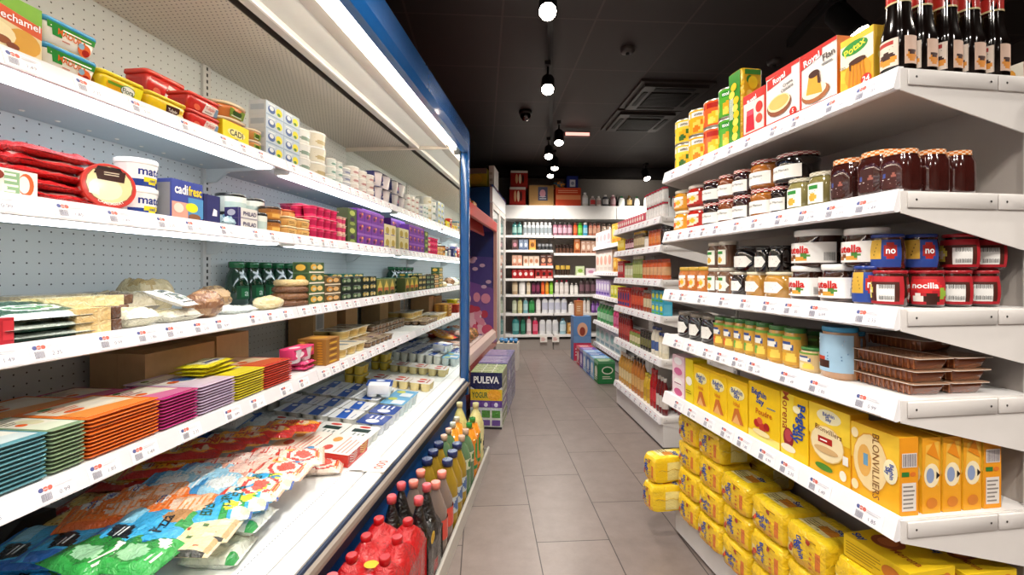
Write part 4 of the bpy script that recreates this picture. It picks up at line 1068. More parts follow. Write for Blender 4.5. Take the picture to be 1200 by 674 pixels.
row(G1, S4, .068, 918, 946, 387, baby('#5f6d2c', '#39641f'), 'baby_food_jar', 'jar', 'dark green baby food jar behind the short beige one', P4, BG)
def blueja(w, h): return jar(w/2, h, '#c99a72', '#3a94c2', '#a9cde6', [('e', .3, .3, .2, .15, '#c8452c'), ('e', .45, .22, .15, .12, '#3f1d12'), ('l', .3, .7, .9, .9, 2, '#ffffff'), ('l', .55, .3, .9, .55, 3, '#6288b4')], lz=(.14, .86), span=3, lidh=.08)
row(G1, S4, .012, 951.5, 984, 383, blueja, 'dessert_jar', 'jar', 'tall pale blue labelled jar beside the brown trays', P4)
single(G1, .215, .085, S4, proto('blueja2', blueja, .05, .112), 'dessert_jar', 'jar', 'second blue lidded jar half hidden behind the first on fourth shelf')
def quince(w, h):
    b = MB(); b.rbox(-w/2*.95, w/2*.95, .005, .085, 0, h-.002, .008, '#7c3f20', 'jarglass', taper=.9)
    for i in range(12):
        x = -w*.42+i*w*.077
        b.box(x, x+.0015, .0035, .006, .003, h-.004, '#a06038', 'jarglass')
    l = MB(); l.rbox(-w/2-.004, w/2+.004, -.002, .092, h-.002, h, .008, '#d9c9ba', 'gloss', bev=.0004, top='#b88f72'); return [('tray_body', b), ('film_lid', l)]
for j in range(3):
    for k in range(2):
        single(G1, .092-.004*j, .05+.098*k, S4+j*.0272, proto('quince', quince, .148, .0268), 'dessert_tray', 'tray', 'brown jelly dessert tray in the %s pile, %s' % (('front', 'rear')[k], layt(j, 3)), 'brown dessert trays on the fourth shelf', yaw=.02*(j-1))
single(G1, .14, .135, S4+3*.0272, proto('quince', quince, .148, .0268), 'dessert_tray', 'tray', 'brown jelly dessert tray lying across the top of both piles', 'brown dessert trays on the fourth shelf', yaw=.0)

# ---- fifth shelf: sugar boxes
P5 = 'on the fifth shelf'
YB = '#f2c714'
def pinkpack(w, h): return carton(w, .06, h, '#e9c9d4', [('r', 0, 0, 1, .5, '#efdbe2')]+[('e', .5, .12+.25*i, .34, .09, c) for i, c in enumerate(('#c9588a', '#f5f0ee', '#cf6a98', '#f3eef0'))]+[('l', .2, .3, .8, .36, 1, '#a34f78')], [('r', 0, 0, 1, 1, '#e6bccb')])
row(G1, S5, .012, 788, 802, 417, pinkpack, 'sweetener_box', 'box', 'pale pink and white sweetener box', 'at the far end of fifth shelf')
row(G1, S5, .012, 803, 812, 421, lambda w, h: carton(w, .06, h, '#e6cf1f', [('e', .5, .5, .4, .1, '#f3efe0'), ('l', .1, .2, .9, .3, 2, '#8a7a10')]), 'sugar_box', 'box', 'narrow yellow box beside the pink one', P5)
def sugar_ideal(w, h):
    return carton(w, .05, h, YB, [('r', 0, .94, 1, 1, '#e8b614'), ('e', .5, .72, .38, .13, '#f0e3a0'), ('t', 'Béghin', .5, .76, .1, '#20489c', 0, .035, .66), ('t', 'Say', .5, .67, .1, '#20489c', 0, .035, .4), ('t', 'Idéal', .5, .5, .08, '#d9831b', 0, .03, .5), ('p', [(.25, .1), (.85, .12), (.6, .42), (.4, .4)], '#c9702a'), ('p', [(.3, .1), (.7, .1), (.5, .3)], '#e9b06a')], [('l', .2, .1, .8, .4, 5, '#b98d10'), ('r', .2, .6, .8, .8, '#f0dc70')])
row(G1, S5, .012, 812.5, 876, 437, sugar_ideal, 'sugar_box', 'box', 'yellow sugar box with small blue lettering', P5, 'yellow sugar boxes on the fifth shelf', n=3, gap=.003)
def sugar_poudre(w, h):
    return carton(w, .055, h, YB, [('r', 0, 0, 1, .14, '#f6e07a'), ('t', 'Béghin', .36, .84, .105, '#1f479d', -6, .04, .6), ('t', 'Say', .4, .71, .105, '#1f479d', -6, .04, .4), ('l', .62, .62, .95, .66, 1, '#4468ac'), ('t', 'Poudre', .52, .52, .1, '#c96a12', 0, .03, .7), ('e', .3, .3, .1, .07, '#b3201c'), ('e', .48, .26, .11, .08, '#c43a24'), ('e', .4, .36, .09, .06, '#d85a3a'), ('e', .62, .3, .09, .07, '#a81c1c'), ('e', .45, .16, .28, .05, '#f3e3a8')], [('l', .2, .1, .8, .5, 6, '#b98d10')])
row(G1, S5, .012, 877, 914, 452, sugar_poudre, 'sugar_box', 'box', 'yellow powdered sugar box picturing red berries', P5, 'yellow sugar boxes on the fifth shelf', gap=.002)
def sugar_morena(w, h):
    return carton(w, .05, h, YB, [('r', 0, 0, .5, 1, '#f0d43c'), ('t', 'Morena', .2, .72, .14, '#a3481c', -90, .02), ('e', .3, .3, .2, .16, '#8e1f2c'), ('e', .3, .34, .14, .1, '#b8434a'), ('e', .3, .14, .28, .06, '#f3ead0'), ('t', 'Béghin', .8, .62, .15, '#1f479d', -90, .04), ('t', 'Say', .62, .42, .15, '#1f479d', -90, .04), ('e', .62, .8, .14, .06, '#f4ecc0')], [('l', .2, .1, .8, .5, 6, '#b98d10')])
row(G1, S5, .012, 915, 947, 464, sugar_morena, 'sugar_box', 'box', 'yellow brown-sugar box with sideways lettering', P5, 'yellow sugar boxes on the fifth shelf', gap=.002)
def sugar_blon(w, h):
    return carton(w, .05, h, '#f0b41c', [('r', 0, .55, 1, 1, '#f5d13a'), ('e', .5, .86, .3, .1, '#f4ecc0'), ('t', 'Béghin', .5, .89, .055, '#1f479d', 0, .03, .42), ('t', 'Say', .5, .83, .055, '#1f479d', 0, .03, .3), ('e', .46, .47, .42, .26, '#e9c06a'), ('e', .46, .47, .4, .245, '#f4e2b4'), ('t', 'Blonvilliers', .5, .66, .075, '#7a4a1c', -6, .01, .86), ('r', .25, .47, .6, .56, '#b3261c'), ('l', .3, .49, .56, .54, 1, '#ffffff'), ('e', .45, .38, .3, .05, '#d8b27a'), ('e', .4, .13, .22, .05, '#4f8a2c'), ('e', .86, .14, .08, .07, '#f6f0dc'), ('r', .86, .3, .98, .42, '#f2f0e8')], [('r', .1, .05, .9, .5, '#eeb022')])
row(G1, S5, .012, 948, 997, 478, sugar_blon, 'sugar_box', 'box', 'orange and yellow cane sugar box with round picture', P5+' left of another', 'cane sugar boxes on the fifth shelf', gap=.003)
def sugar_end(w, h, full=True):
    sd = [('r', 0, 0, 1, 1, '#ee9c1e'), ('r', .12, .06, .88, .42, '#e8e0d8'), ('l', .18, .08, .84, .4, 6, '#8d8680'), ('r', .1, .5, .5, .56, '#2f7a34'), ('e', .7, .53, .16, .03, '#e2792a'), ('r', .1, .62, .9, .8, '#efe8e0'), ('b', .15, .63, .88, .79, '#5a4c60')]
    s2 = [('r', 0, 0, 1, 1, '#f0a524'), ('p', [(.1, .5), (.9, .35), (.9, .95), (.2, .9)], '#f2bd4a'), ('e', .5, .5, .42, .16, '#f6e6bf'), ('e', .42, .5, .22, .1, '#8fa0c4'), ('p', [(.75, .45), (.95, .5), (.75, .55)], '#2b2320'), ('e', .5, .14, .3, .07, '#d9822a'), ('p', [(.2, .8), (.9, .7), (.6, .95)], '#e88e1e')]
    return carton(w, .044, h, '#f2b01e', [('r', 0, .5, 1, 1, '#f6c838'), ('e', .42, .52, .38, .4, '#e8a83a'), ('e', .42, .52, .36, .38, '#f3d9a0'), ('e', .3, .52, .15, .22, '#e9b25a'), ('r', .28, .46, .38, .62, '#6fa4c8'), ('t', 'BLONVILLIERS', .55, .5, .1, '#8a5a28', -90, .005), ('e', .84, .52, .14, .16, '#f3e9c0'), ('t', 'Béghin', .87, .52, .055, '#1f479d', -90, .04), ('t', 'Say', .79, .52, .055, '#1f479d', -90, .04), ('e', .1, .14, .08, .07, '#f4e0b0'), ('e', .1, .86, .08, .07, '#f4e0b0')], sd if full else s2)
bw = .112
single(G1, .012+bw/2, .012, S5, proto('blon1', sugar_end, bw, .162), 'sugar_box', 'box', 'large cane sugar box with sideways lettering on the corner of the fifth shelf', 'cane sugar boxes on the fifth shelf')
for i in range(4):
    single(G1, .014+bw/2, .0685+.0505*i, S5, proto('blon2'+str(i == 3), sugar_end, bw, .158, i == 3), 'sugar_box', 'box', 'orange sugar box standing on edge in the end row, %s behind corner box' % NUM[i+1], 'cane sugar boxes on the fifth shelf')

# ---- base: wrapped sugar bricks
def sugarbrick(seed):
    def f(w, d, h):
        fr_ = [('r', 0, 0, 1, 1, '#f8cc1e'), ('p', [(0, 0), (1, 0), (1, .18), (0, .3)], '#f4b81e'), ('e', .84, .4, .1, .22, '#e07a2a'), ('e', .12, .35, .12, .25, '#f3dc8a')]
        tx = [('t', 'Béghin', .44, .52, .15, '#1f479d', (-78, -80, 8)[seed % 3], .04), ('t', 'Say', (.34, .34, .46)[seed % 3], (.5, .5, .33)[seed % 3], .15, '#1f479d', (-78, -80, 8)[seed % 3], .04), ('l', .64, .12, .72, .6, 4, '#d8701a'), ('e', .16, .3, .05, .08, '#b5341c'), ('e', .22, .42, .05, .08, '#c94a28'), ('e', .62, .78, .05, .07, '#a83a1c'), ('l', .5, .82, .92, .9, 1, '#b58a14')]
        sd = [('r', 0, 0, 1, 1, '#fad424'), ('r', .3, .15, .75, .8, '#f7ea98')]
        tp = [('r', 0, 0, 1, 1, '#fad828'), ('r', .15, .2, .8, .7, '#efe2a0'), ('e', .6, .45, .2, .12, '#d98a2a'), ('r', 0, .8, 1, 1, '#eecb1a')]
        b = block(w, d, h, '#fad424', fr_, sd, tp, seed, k=6.5, amp=.0042, texts=tx, ttop=[('l', .2, .25, .6, .5, 4, '#8a7f3a'), ('t', 'Say', .72, .62, .12, '#2b4c96', 0, .04)])
        # twisted seam along one end
        c = MB(); c.grid(lambda u, v: (w/2+.000+.004*v, d*(.1+.8*u), h*.5+.004*sin(u*17+seed)+.006*(v-.5)), 12, 2, lambda u, v: '#fadc50', 'wrap')
        return [('wrapped_brick', b), ('seam_fold', c)]
    return f
BGp = 'yellow sugar bricks stacked on the base'
dz0 = .111; bh = .098
cols = [(.865, 4, .15), (.715, 4, .145), (.565, 3, .15), (.415, 3, .15), (.265, 3, .15), (.1, 3, .16)]
for c, (sc, nl, w) in enumerate(cols):
    for j in range(nl):
        for k in range(1):
            random.seed(c*10+j); hh_ = bh+.006
            single(G1, sc+random.uniform(-.003, .003), .010+random.uniform(0, .006), dz0+j*(hh_+.001), proto('brick%d' % ((c+j) % 3), sugarbrick((c+j) % 3), w*.94, .14, hh_), 'sugar_brick', 'sugar pack',
                   'yellow wrapped sugar brick in the base, %s stack from the far end, %s' % (NUM[c+1], layt(j, nl)), BGp, yaw=random.uniform(-.015, .015))
for c, (sc, nl, w) in enumerate(cols[:5]):
    for j in range(max(1, nl-1)):
        single(G1, sc, .176, dz0+j*(bh+.007), proto('brick%d' % ((c+j) % 3), sugarbrick((c+j) % 3), w*.94, .14, bh+.006), 'sugar_brick', 'sugar pack',
               'yellow wrapped sugar brick behind the %s base stack, %s' % (NUM[c+1], layt(j, max(1, nl-1))), BGp)
def boxflat(w, d, h): return carton(w, d, h, '#efc81e', [('l', .05, .15, .6, .8, 5, '#b58f10'), ('e', .75, .5, .14, .3, '#cf7a2a')], [('l', .1, .1, .9, .8, 5, '#b58f10'), ('e', .8, .5, .1, .3, '#d07b2a')], topart=[('e', .35, .55, .2, .28, '#a3552c'), ('e', .35, .55, .12, .18, '#cf7a44'), ('t', 'Morena', .72, .4, .16, '#b3581c', 0, .02, .4), ('t', 'Say', .15, .2, .16, '#1f479d', 0, .04, .2)])
single(G1, .085, .03, dz0+3*(bh+.0075), proto('bflat', boxflat, .15, .12, .05), 'sugar_box', 'box', 'flat yellow box lying on the nearest sugar bricks under the fifth shelf', BGp, yaw=.06)
single(G1, .10, .17, dz0, proto('bflat2', boxflat, .16, .13, .31), 'sugar_box', 'box', 'yellow box behind the nearest sugar bricks at bottom right', BGp)
single(G1, .055, .17, dz0+.312, proto('bflat3', boxflat, .09, .13, .04), 'sugar_box', 'box', 'small yellow box with dark print on the tall one at bottom right', BGp)
# two bricks lying across the far corner of the base, leaning out over the aisle
for j in range(2):
    x, y, _ = G1.w(.998+.004*j, .0-.02*j)
    place('sugar_brick', proto('brickX', sugarbrick(0), .19, .095, .112), (x+.045*G1.d[0], y+.045*G1.d[1], dz0+.0005+j*.1135), (0, 0, G1.ang-pi+pi+.1*j),
          'yellow sugar brick sticking out into the aisle at the base corner, %s' % ('lower one', 'upper one')[j], 'sugar pack', BGp) if False else single(G1, .992+.004*j, -.09+.01*j, dz0+j*.1135, proto('brickY', lambda: sugarbrick(0)(.09, .19, .112)), 'sugar_brick', 'sugar pack', 'yellow sugar brick sticking out into the aisle at the base corner, %s' % ('lower one', 'upper one')[j], BGp, yaw=.12*j)
# ================================================================== dairy case: products
def crow(z, v, a, b, yt, fn, name, cat, look, where, group=None, **k): return row(CO, z, v, a, b, yt, fn, name, cat, look, where, group, **k)
W1 = 'on the top shelf of dairy case'
# ---- top shelf
V1 = 1.112
def bech(w, h): return carton(w, .05, h, '#e9dcc0', [('r', 0, .0, 1, .62, '#e6d3a2'), ('p', [(0, .62), (1, .45), (1, .68), (0, .86)], '#d9572a'), ('p', [(0, .86), (1, .68), (1, 1), (0, 1)], '#79b032'), ('e', .72, .28, .26, .22, '#d8a138'), ('e', .3, .3, .3, .2, '#f1e2b4'), ('e', .4, .2, .13, .07, '#8b4a20'), ('e', .55, .14, .1, .06, '#7a3a1a'), ('e', .3, .24, .08, .05, '#94502a'), ('t', 'Bechamel', .62, .64, .13, '#ffffff', 0, .02, .7)], [('r', 0, 0, 1, 1, '#e3d2a4'), ('r', 0, .8, 1, 1, '#79b032')])
crow(CK1, V1, -34, 49, -6, bech, 'sauce_carton', 'carton', 'cream, orange and green sauce carton', 'at the left end of the dairy case top shelf')
def tub_blue(w, h): return tub(w, .09, h, '#f0ece2', '#3d9fd6', [('r', 0, .72, 1, 1, '#3a8f3a'), ('p', [(.1, .45), (.3, .45), (.32, .95), (.08, .95)], '#2f8a3c'), ('t', 'MADURA', .52, .66, .26, '#e0702a', -4, .03, .5), ('l', .3, .3, .55, .42, 1, '#d88a7a'), ('e', .8, .35, .15, .3, '#e8703a'), ('e', .84, .25, .09, .16, '#b02c22'), ('e', .72, .5, .07, .14, '#8fb3c9'), ('r', 0, 0, .9, .06, '#d8cf9a')], side=[('r', .1, .1, .9, .7, '#e3e6dc')], lidart=[('e', .5, .5, .3, .3, '#e9f1f4')])
crow(CK1, V1, 50, 117, 32, tub_blue, 'margarine_tub', 'tub', 'white margarine tub with bright blue lid', W1, 'margarine tubs on the top shelf', nl=2)
def tub_flora(w, h): return tub(w, .085, h, '#f0cf1c', '#f4d91c', [('e', .3, .5, .25, .3, '#dfa51c'), ('r', .1, .55, .6, .7, '#6a9a2a'), ('e', .62, .5, .2, .3, '#3f7a2c'), ('e', .62, .5, .18, .26, '#f6f4ea'), ('t', 'Flora', .62, .5, .28, '#3a5a24', 0, .02, .3), ('r', .8, .1, 1, .9, '#f7ee2c')], side=[('e', .5, .5, .4, .35, '#d98f1c')])
crow(CK1, V1, 117.5, 172, 91, tub_flora, 'margarine_tub', 'tub', 'yellow margarine tub with white oval label', W1, 'margarine tubs on the top shelf')
def tub_y2(w, h): return tub(w, .085, h, '#f1c81e', '#f3d528', [('p', [(.45, .1), (.85, .2), (.85, .8), (.45, .75)], '#4a2a20'), ('t', 'Tulipán', .65, .5, .2, '#f0e6d8', 0, .02, .32), ('e', .9, .25, .12, .2, '#f0e2a0')], side=[('e', .5, .5, .4, .35, '#e0a022')])
crow(CK1, V1, 172.5, 221, 115, tub_y2, 'margarine_tub', 'tub', 'yellow margarine tub with dark brown label', W1, 'margarine tubs on the top shelf')
def tub_red(w, h): return tub(w, .085, h, '#cf2d28', '#dd3a30', [('p', [(.4, .1), (1, .1), (1, .75), (.55, .85)], '#e9d9d2'), ('t', 'Tulipán', .7, .55, .24, '#c2281f', 0, .02, .4), ('l', .5, .15, .8, .35, 1, '#9a8a84'), ('p', [(.85, .1), (1, .1), (1, .7), (.9, .7)], '#7a96b4'), ('e', .2, .3, .12, .2, '#e86a4a')], side=[('r', .1, .1, .9, .8, '#c4261f')])
crow(CK1, V1, 221.5, 260, 115, tub_red, 'margarine_tub', 'tub', 'red margarine tub with white lettering panel', 'beside yellow tubs on top shelf', 'margarine tubs on the top shelf', nl=2)
crow(CK1, V1+.10, 172, 219, 91, tub_red, 'margarine_tub', 'tub', 'red margarine tub behind the dark-labelled yellow tub', W1, 'margarine tubs on the top shelf', nl=2)
def cadi(w, h): return carton(w, .045, h, '#f3e01a', [('e', .5, .5, .34, .22, '#f8f0a0'), ('t', 'CADI', .5, .5, .3, '#2b2b1a', 0, .03, .6), ('e', .5, .14, .1, .08, '#3b3b20')], [('r', .1, .1, .9, .9, '#efd914')])
crow(CK1, V1, 261, 292, 146, cadi, 'butter_pack', 'pack', 'bright yellow butter pack with black lettering', W1)
def roundsq(body, lid, b1, b2):
    def f(w, h): return tub(w, w*1.0, h, body, lid, [('r', .1, .15, .9, .8, b1), ('e', .5, .5, .25, .25, b2), ('l', .2, .2, .8, .35, 1, '#f4efe0')], r=w*.4, side=[('r', .1, .15, .9, .8, b1), ('e', .5, .5, .25, .25, b2)])
    return f
crow(CK1, V1+.058, 262, 297, 124, roundsq('#d27b3e', '#efdcc0', '#7f9a3a', '#33521e'), 'spread_tub', 'tub', 'orange and green oval spread tub', 'behind the yellow butter pack', 'spread tubs on the top shelf', nl=3)
crow(CK1, V1, 294, 311, 153, roundsq('#c98b4a', '#f0e2c8', '#8fa244', '#48661f'), 'spread_tub', 'tub', 'small orange and green tub', 'right of the yellow butter pack', 'spread tubs on the top shelf', nl=2)
def bluecarton(w, h): return carton(w, .07, h, '#bccddd', [('r', 0, 0, 1, .08, '#8fa9c4'), ('e', .3, .45, .2, .28, '#3d5d9a'), ('e', .3, .55, .12, .16, '#dfe6ee'), ('e', .72, .5, .18, .3, '#e6d92a'), ('e', .7, .35, .1, .12, '#3f7a34'), ('l', .1, .75, .5, .9, 1, '#f0f3f6')], [('r', 0, 0, 1, 1, '#cfd6dc'), ('r', .1, .3, .9, .7, '#aebccb')])
crow(CK1, V1, 311.5, 351, 129, bluecarton, 'cheese_portion_box', 'box', 'pale blue box with yellow and blue print', W1, 'pale blue boxes on the top shelf', n=2, nl=4)
def wcup(tint='#e9eceb', a1='#4a6a5a'):
    def f(w, h): return roundtub(w/2, h, '#eceeec', '#f3f3f0', [('r', 0, .1, 1, .9, tint), ('l', .2, .55, .75, .75, 1, a1), ('e', .5, .35, .25, .16, mix(a1, '#ffffff', .35)), ('l', .1, .18, .9, .3, 1, mix(tint, '#777777', .4))], tint, lidh=.1, taper=.88)
    return f
YC = 'white pots on the top shelf'
crow(CK1, V1, 352, 371, 153, wcup(), 'yogurt_pot', 'pot', 'white fresh cheese pot', 'right of pale blue boxes', YC, n=1, nl=3)
crow(CK1, V1, 371, 389, 157, wcup('#e6e2d2', '#a08a4a'), 'yogurt_pot', 'pot', 'cream white fresh cheese pot', 'in second column after blue boxes', YC, n=1, nl=3)
crow(CK1, V1, 389, 405, 182, wcup('#dfe8e6', '#3f7a6a'), 'yogurt_pot', 'pot', 'small white pot with green print', W1, YC, n=2, nl=3, H=.040)
crow(CK1, V1, 405, 415, 195, wcup('#c9ccd4', '#4a5280'), 'yogurt_pot', 'pot', 'grey blue pot', 'between two stacks of white pots', YC, n=1, nl=3, H=.036)
crow(CK1, V1, 415, 442, 193, wcup('#ece6e0', '#a05a5a'), 'yogurt_pot', 'pot', 'white pot with brown print', 'near the mirror on top shelf', YC, n=3, nl=3, H=.046)
def navy(w, h): return cup_pack(2, 2, w/4, h*.95, '#e9dfe2', '#2c2f6a', [('e', .5, .5, .3, .3, '#b8577f'), ('l', .2, .2, .8, .4, 2, '#e9e9f0')], sleeve='#2f3472', sleeveart=[('e', .3, .5, .2, .3, '#c25a80'), ('p', [(.5, .2), (.9, .2), (.7, .8)], '#e8e8ee')])
crow(CK1, V1, 442.5, 461, 205, navy, 'dessert_cup_pack', 'pack', 'navy and pink dessert pot pack', 'by the mirror on top shelf', 'navy dessert packs', n=1, nl=2)
# back row of white pots along the top shelf so the stack has depth
crow(CK1, V1+.15, 352, 425, 165, wcup(), 'yogurt_pot', 'pot', 'white pot in the back row', 'of the top shelf', YC, n=7, nl=2, H=.05)

# ---- second shelf
V2 = 1.088; W2 = 'on the second shelf of dairy case'
def lowcarton(w, h): return carton(w, .08, h, '#efe9e0', [('e', .78, .5, .14, .42, '#e0602c'), ('e', .74, .5, .1, .32, '#efe9e0'), ('r', .4, .1, .66, .9, '#8fb58a'), ('l', .4, .12, .66, .9, 4, '#f0efe6'), ('e', .2, .75, .2, .2, '#8a3a2a'), ('e', .25, .3, .2, .2, '#f3eee2')], [('r', .1, .1, .9, .9, '#ded6cc')])
crow(CK2, V2, -26, 45, 198, lowcarton, 'smoked_fish_pack', 'pack', 'white pack with orange circle and green stripes', 'at the left end of second shelf')
def redpack(i):
    return lambda: pouch(.17, .15, .024, '#d6262a', [('r', 0, .0, 1, .06, '#e8a9a4'), ('p', [(.05, .15), (.9, .08), (.9, .4), (.05, .5)], ('#e9c4bc', '#c21f26', '#e3a09a')[i % 3]), ('p', [(.1, .6), (.9, .55), (.9, .7), (.1, .78)], '#e2463e'), ('e', .4, .3, .25, .08, '#f4e6e2'), ('l', .2, .75, .7, .85, 1, '#f2d9d4'), ('r', .9, 0, 1, 1, '#e9d2cc')], seed=i, crimp='#d2282c', mat='film', rough=1.1, nu=22, nv=18)
for i in range(5):
    s_ = CO.s(76, V2+.02)+.01*math.sin(i*2)
    single(CO, s_, V2+.012+.004*i, CK2+.002+i*.0245, proto('redpk%d' % (i % 3), redpack(i % 3)), 'sliced_meat_pack', 'pack', 'red vacuum pack of sliced meat in the second shelf pile, %s' % layt(i, 5), 'red meat packs on the second shelf', yaw=.05*math.sin(i*1.7), rx=rad(7))
for i in range(5):
    s_ = CO.s(18, V2+.20)
    single(CO, s_+.01*i, V2+.175, CK2+.002+i*.0245, proto('redpk%d' % (i % 3), redpack(i % 3)), 'sliced_meat_pack', 'pack', 'red vacuum pack in the pile behind the white and orange pack, %s' % layt(i, 5), 'red meat packs on the second shelf', yaw=.1, rx=rad(3))
# camembert: round box leaning towards the camera
def camem():
    R, T = .055, .040; b = MB()
    b.lathe([(R*.985, 0), (R, .002), (R, T-.002), (R*.985, T)], 40, 0, 0, mat='paper', col='#d8453a')
    f = topf(2*R, 2*R, T+.0002, 0, -R)
    a = MB(); a.art(f, [('e', .5, .5, .49, .49, '#c23a33'), ('e', .5, .52, .43, .43, '#8e5a44'), ('e', .5, .52, .41, .41, '#e4d5a0'), ('e', .42, .42, .3, .25, '#efe6c2'), ('p', [(.22, .75), (.8, .75), (.7, .92), (.3, .92)], '#2b1a18'), ('p', [(.28, .62), (.76, .60), (.8, .84), (.24, .84)], '#3a1f1a'), ('l', .4, .72, .68, .82, 2, '#d9cbb4'), ('p', [(.12, .3), (.3, .25), (.3, .42), (.14, .5)], '#f3eddc')], 'gloss', 1, e0=.0005)
    vs, fs, w = glyph('CAMEMBERT', .02)
    k = .055/1.0*R*2*1.1
    a.add([(R*.86*sin(-(x*k)/(R*.86)+pi+0)*-1 if False else (R*.80+y*k*-1+.0)*sin((x*k)/(R*.8)), -(R*.80-y*k*1+.0)*cos((x*k)/(R*.8)), T+.0016) for x, y in vs], fs, '#f4ece0', 'gloss')
    s_ = MB()
    for i in range(40):
        if i % 3 == 0:
            t0, t1 = 2*pi*i/40, 2*pi*(i+1)/40
            s_.add([((R+.0005)*cos(t), (R+.0005)*sin(t), z) for t, z in ((t0, .006), (t1, .006), (t1, T-.006), (t0, T-.006))], [(0, 1, 2, 3)], '#ecd9cf')
    return [('round_box', b), ('printed_top', a), ('side_print', s_)]
sC = CO.s(126, V2+.02); x, y, _ = CO.w(sC, V2+.036)
place('cheese_box', proto('cam', camem), (x, y, CK2+.0555), (rad(84), 0, 1.12), 'round red Camembert box standing on edge on the second shelf', 'cheese')
def mato(w, h): return roundtub(w/2, h, '#f2f2f0', '#f6f6f3', [('r', 0, 0, 1, .3, '#2c4590'), ('e', .55, .28, .24, .14, '#e6d42a'), ('t', 'mató', .5, .68, .36, '#2b3f8c', 0, .03, .62), ('t', 'cadí', .55, .28, .14, '#2b3f8c', 0, .02)], '#f2f2f0', lidh=.15, taper=.86, span=2.4)
crow(CK2, V2+.012, 159, 197, 188, mato, 'fresh_cheese_tub', 'tub', 'white mató tub with blue lettering', 'beside the round Camembert box', 'white mató tubs', nl=2)
def cadifresc(w, h): return carton(w, .05, h, '#3b4a9a', [('r', 0, .0, .5, .45, '#d8a090'), ('r', .5, .1, 1, .6, '#4f8fc4'), ('e', .62, .35, .2, .12, '#e8de2a'), ('t', 'cadi', .28, .78, .24, '#ffffff', 0, .03, .4), ('t', 'fresc', .72, .78, .24, '#f0d424', 0, .03, .44), ('e', .2, .3, .15, .12, '#ecd9cc'), ('e', .7, .12, .2, .08, '#8a5a3c')], [('r', .1, .1, .9, .9, '#8e8f95')])
crow(CK2, V2, 201, 238, 213, cadifresc, 'fresh_cheese_box', 'box', 'blue cheese box with white and yellow lettering', W2)
crow(CK2, V2, 238.5, 258, 229, lambda w, h: carton(w, .06, h, '#2c2f66', [('p', [(.5, .3), (.8, .3), (.8, .5), (.6, .55)], '#e9e9f2'), ('r', .0, .0, .2, 1, '#23265a')], [('r', 0, 0, 1, 1, '#262a5c')]), 'cheese_box', 'box', 'small navy cheese box', 'right of the blue lettered box')
for i in range(3):
    single(CO, CO.s(267, V2+.03)+.012*i, V2+.01+.05*i, CK2, proto('foil%d' % i, lambda: pouch(.07, .07, .035, '#a9c3cc', [('p', [(.2, .2), (.6, .3), (.5, .7), (.1, .6)], '#3a6a84'), ('e', .7, .6, .2, .2, '#e6eef0')], seed=i+9, crimp='#5a7a8c', nu=12, nv=12, rough=2.2)), 'cheese_bag', 'bag', 'crumpled silvery blue bag of cheese, %s between navy box and cartons' % ('first', 'second', 'third')[i], 'silvery cheese bags', yaw=.3*i-.3)
def philad(w, h): return carton(w, .05, h, '#d8d6d2', [('r', .0, 0, .12, 1, '#3b3470'), ('t', 'PHILAD', .58, .5, .4, '#3b3260', 0, .03, .74), ('r', .12, 0, 1, .12, '#a8a4ae')], [('r', 0, 0, 1, 1, '#3a3268'), ('e', .5, .5, .3, .3, '#c9c6d4')])
crow(CK2, V2, 279, 302, 245, philad, 'cream_cheese_box', 'box', 'grey and purple cream cheese box', W2, 'cream cheese boxes', nl=2)
def lidjar(w, h): return roundtub(w/2, h, '#d5ddd6', '#1d1f1f', [('r', 0, .15, 1, .6, '#b6c9c4'), ('l', .15, .2, .85, .5, 2, '#5d8078')], '#dfe4dc', lidh=.12, taper=.93)
crow(CK2, V2+.07, 274, 317, 229, lidjar, 'cheese_jar', 'jar', 'pale jar with black lid', 'above the cream cheese boxes', 'black lidded jars', n=2, H=.068, nl=2, skip=((9, 9),))
crow(CK2, V2, 303, 319, 250, lidjar, 'cheese_jar', 'jar', 'small pale jar with black lid', 'right of cream cheese boxes', 'black lidded jars', nl=1)
def browntub(w, h): return roundtub(w/2, h, '#b0743c', '#3a2a20', [('r', 0, .1, 1, .6, '#c9873c'), ('e', .5, .35, .3, .2, '#e5b25a'), ('l', .2, .7, .8, .8, 1, '#f0dcb4')], '#a3652f', lidh=.14)
crow(CK2, V2, 319.5, 335, 243, browntub, 'pate_tub', 'tub', 'brown pâté tub with dark lid', W2, 'brown pâté tubs', nl=2)
def beigetub(w, h): return tub(w, w*.9, h, '#d8a55e', '#ead2a2', [('r', .05, .1, .95, .8, '#dcb26c'), ('l', .15, .3, .8, .65, 2, '#7a4a28')], r=w*.3, side=[('r', .1, .1, .9, .8, '#e2bd80')])
crow(CK2, V2, 335.5, 366, 256, beigetub, 'pate_tub', 'tub', 'beige pâté tub with pale lid', W2, 'beige pâté tubs', n=2, nl=2)
crow(CK2, V2+.075, 320, 350, 237, lambda w, h: tub(w, w, h, '#c98a50', '#b5482a', [('r', .1, .1, .9, .8, '#d8a468')], r=w*.4), 'pate_tub', 'tub', 'pâté tub with orange-red lid', 'behind brown tubs on second shelf', 'orange lidded pâté tubs', n=2, nl=3, H=.04)
def petit(col, dark):
    def f(w, h): return cup_pack(2, 2, w/4, h*.97, col, mix(col, '#ffffff', .5), [('e', .5, .5, .3, .3, dark)], band=dark)
    return f
GP = 'dessert cup packs on the second shelf'
crow(CK2, V2, 366.5, 398, 245, petit('#e8366e', '#b51c4e'), 'dessert_cup_pack', 'pack', 'bright pink dessert cup pack', W2, GP, n=2, nl=3)
crow(CK2, V2+.095, 353, 384, 240, petit('#ef5b8a', '#c42a5a'), 'dessert_cup_pack', 'pack', 'pink dessert cup pack in the back row', W2, GP, n=2, nl=4, H=.042)
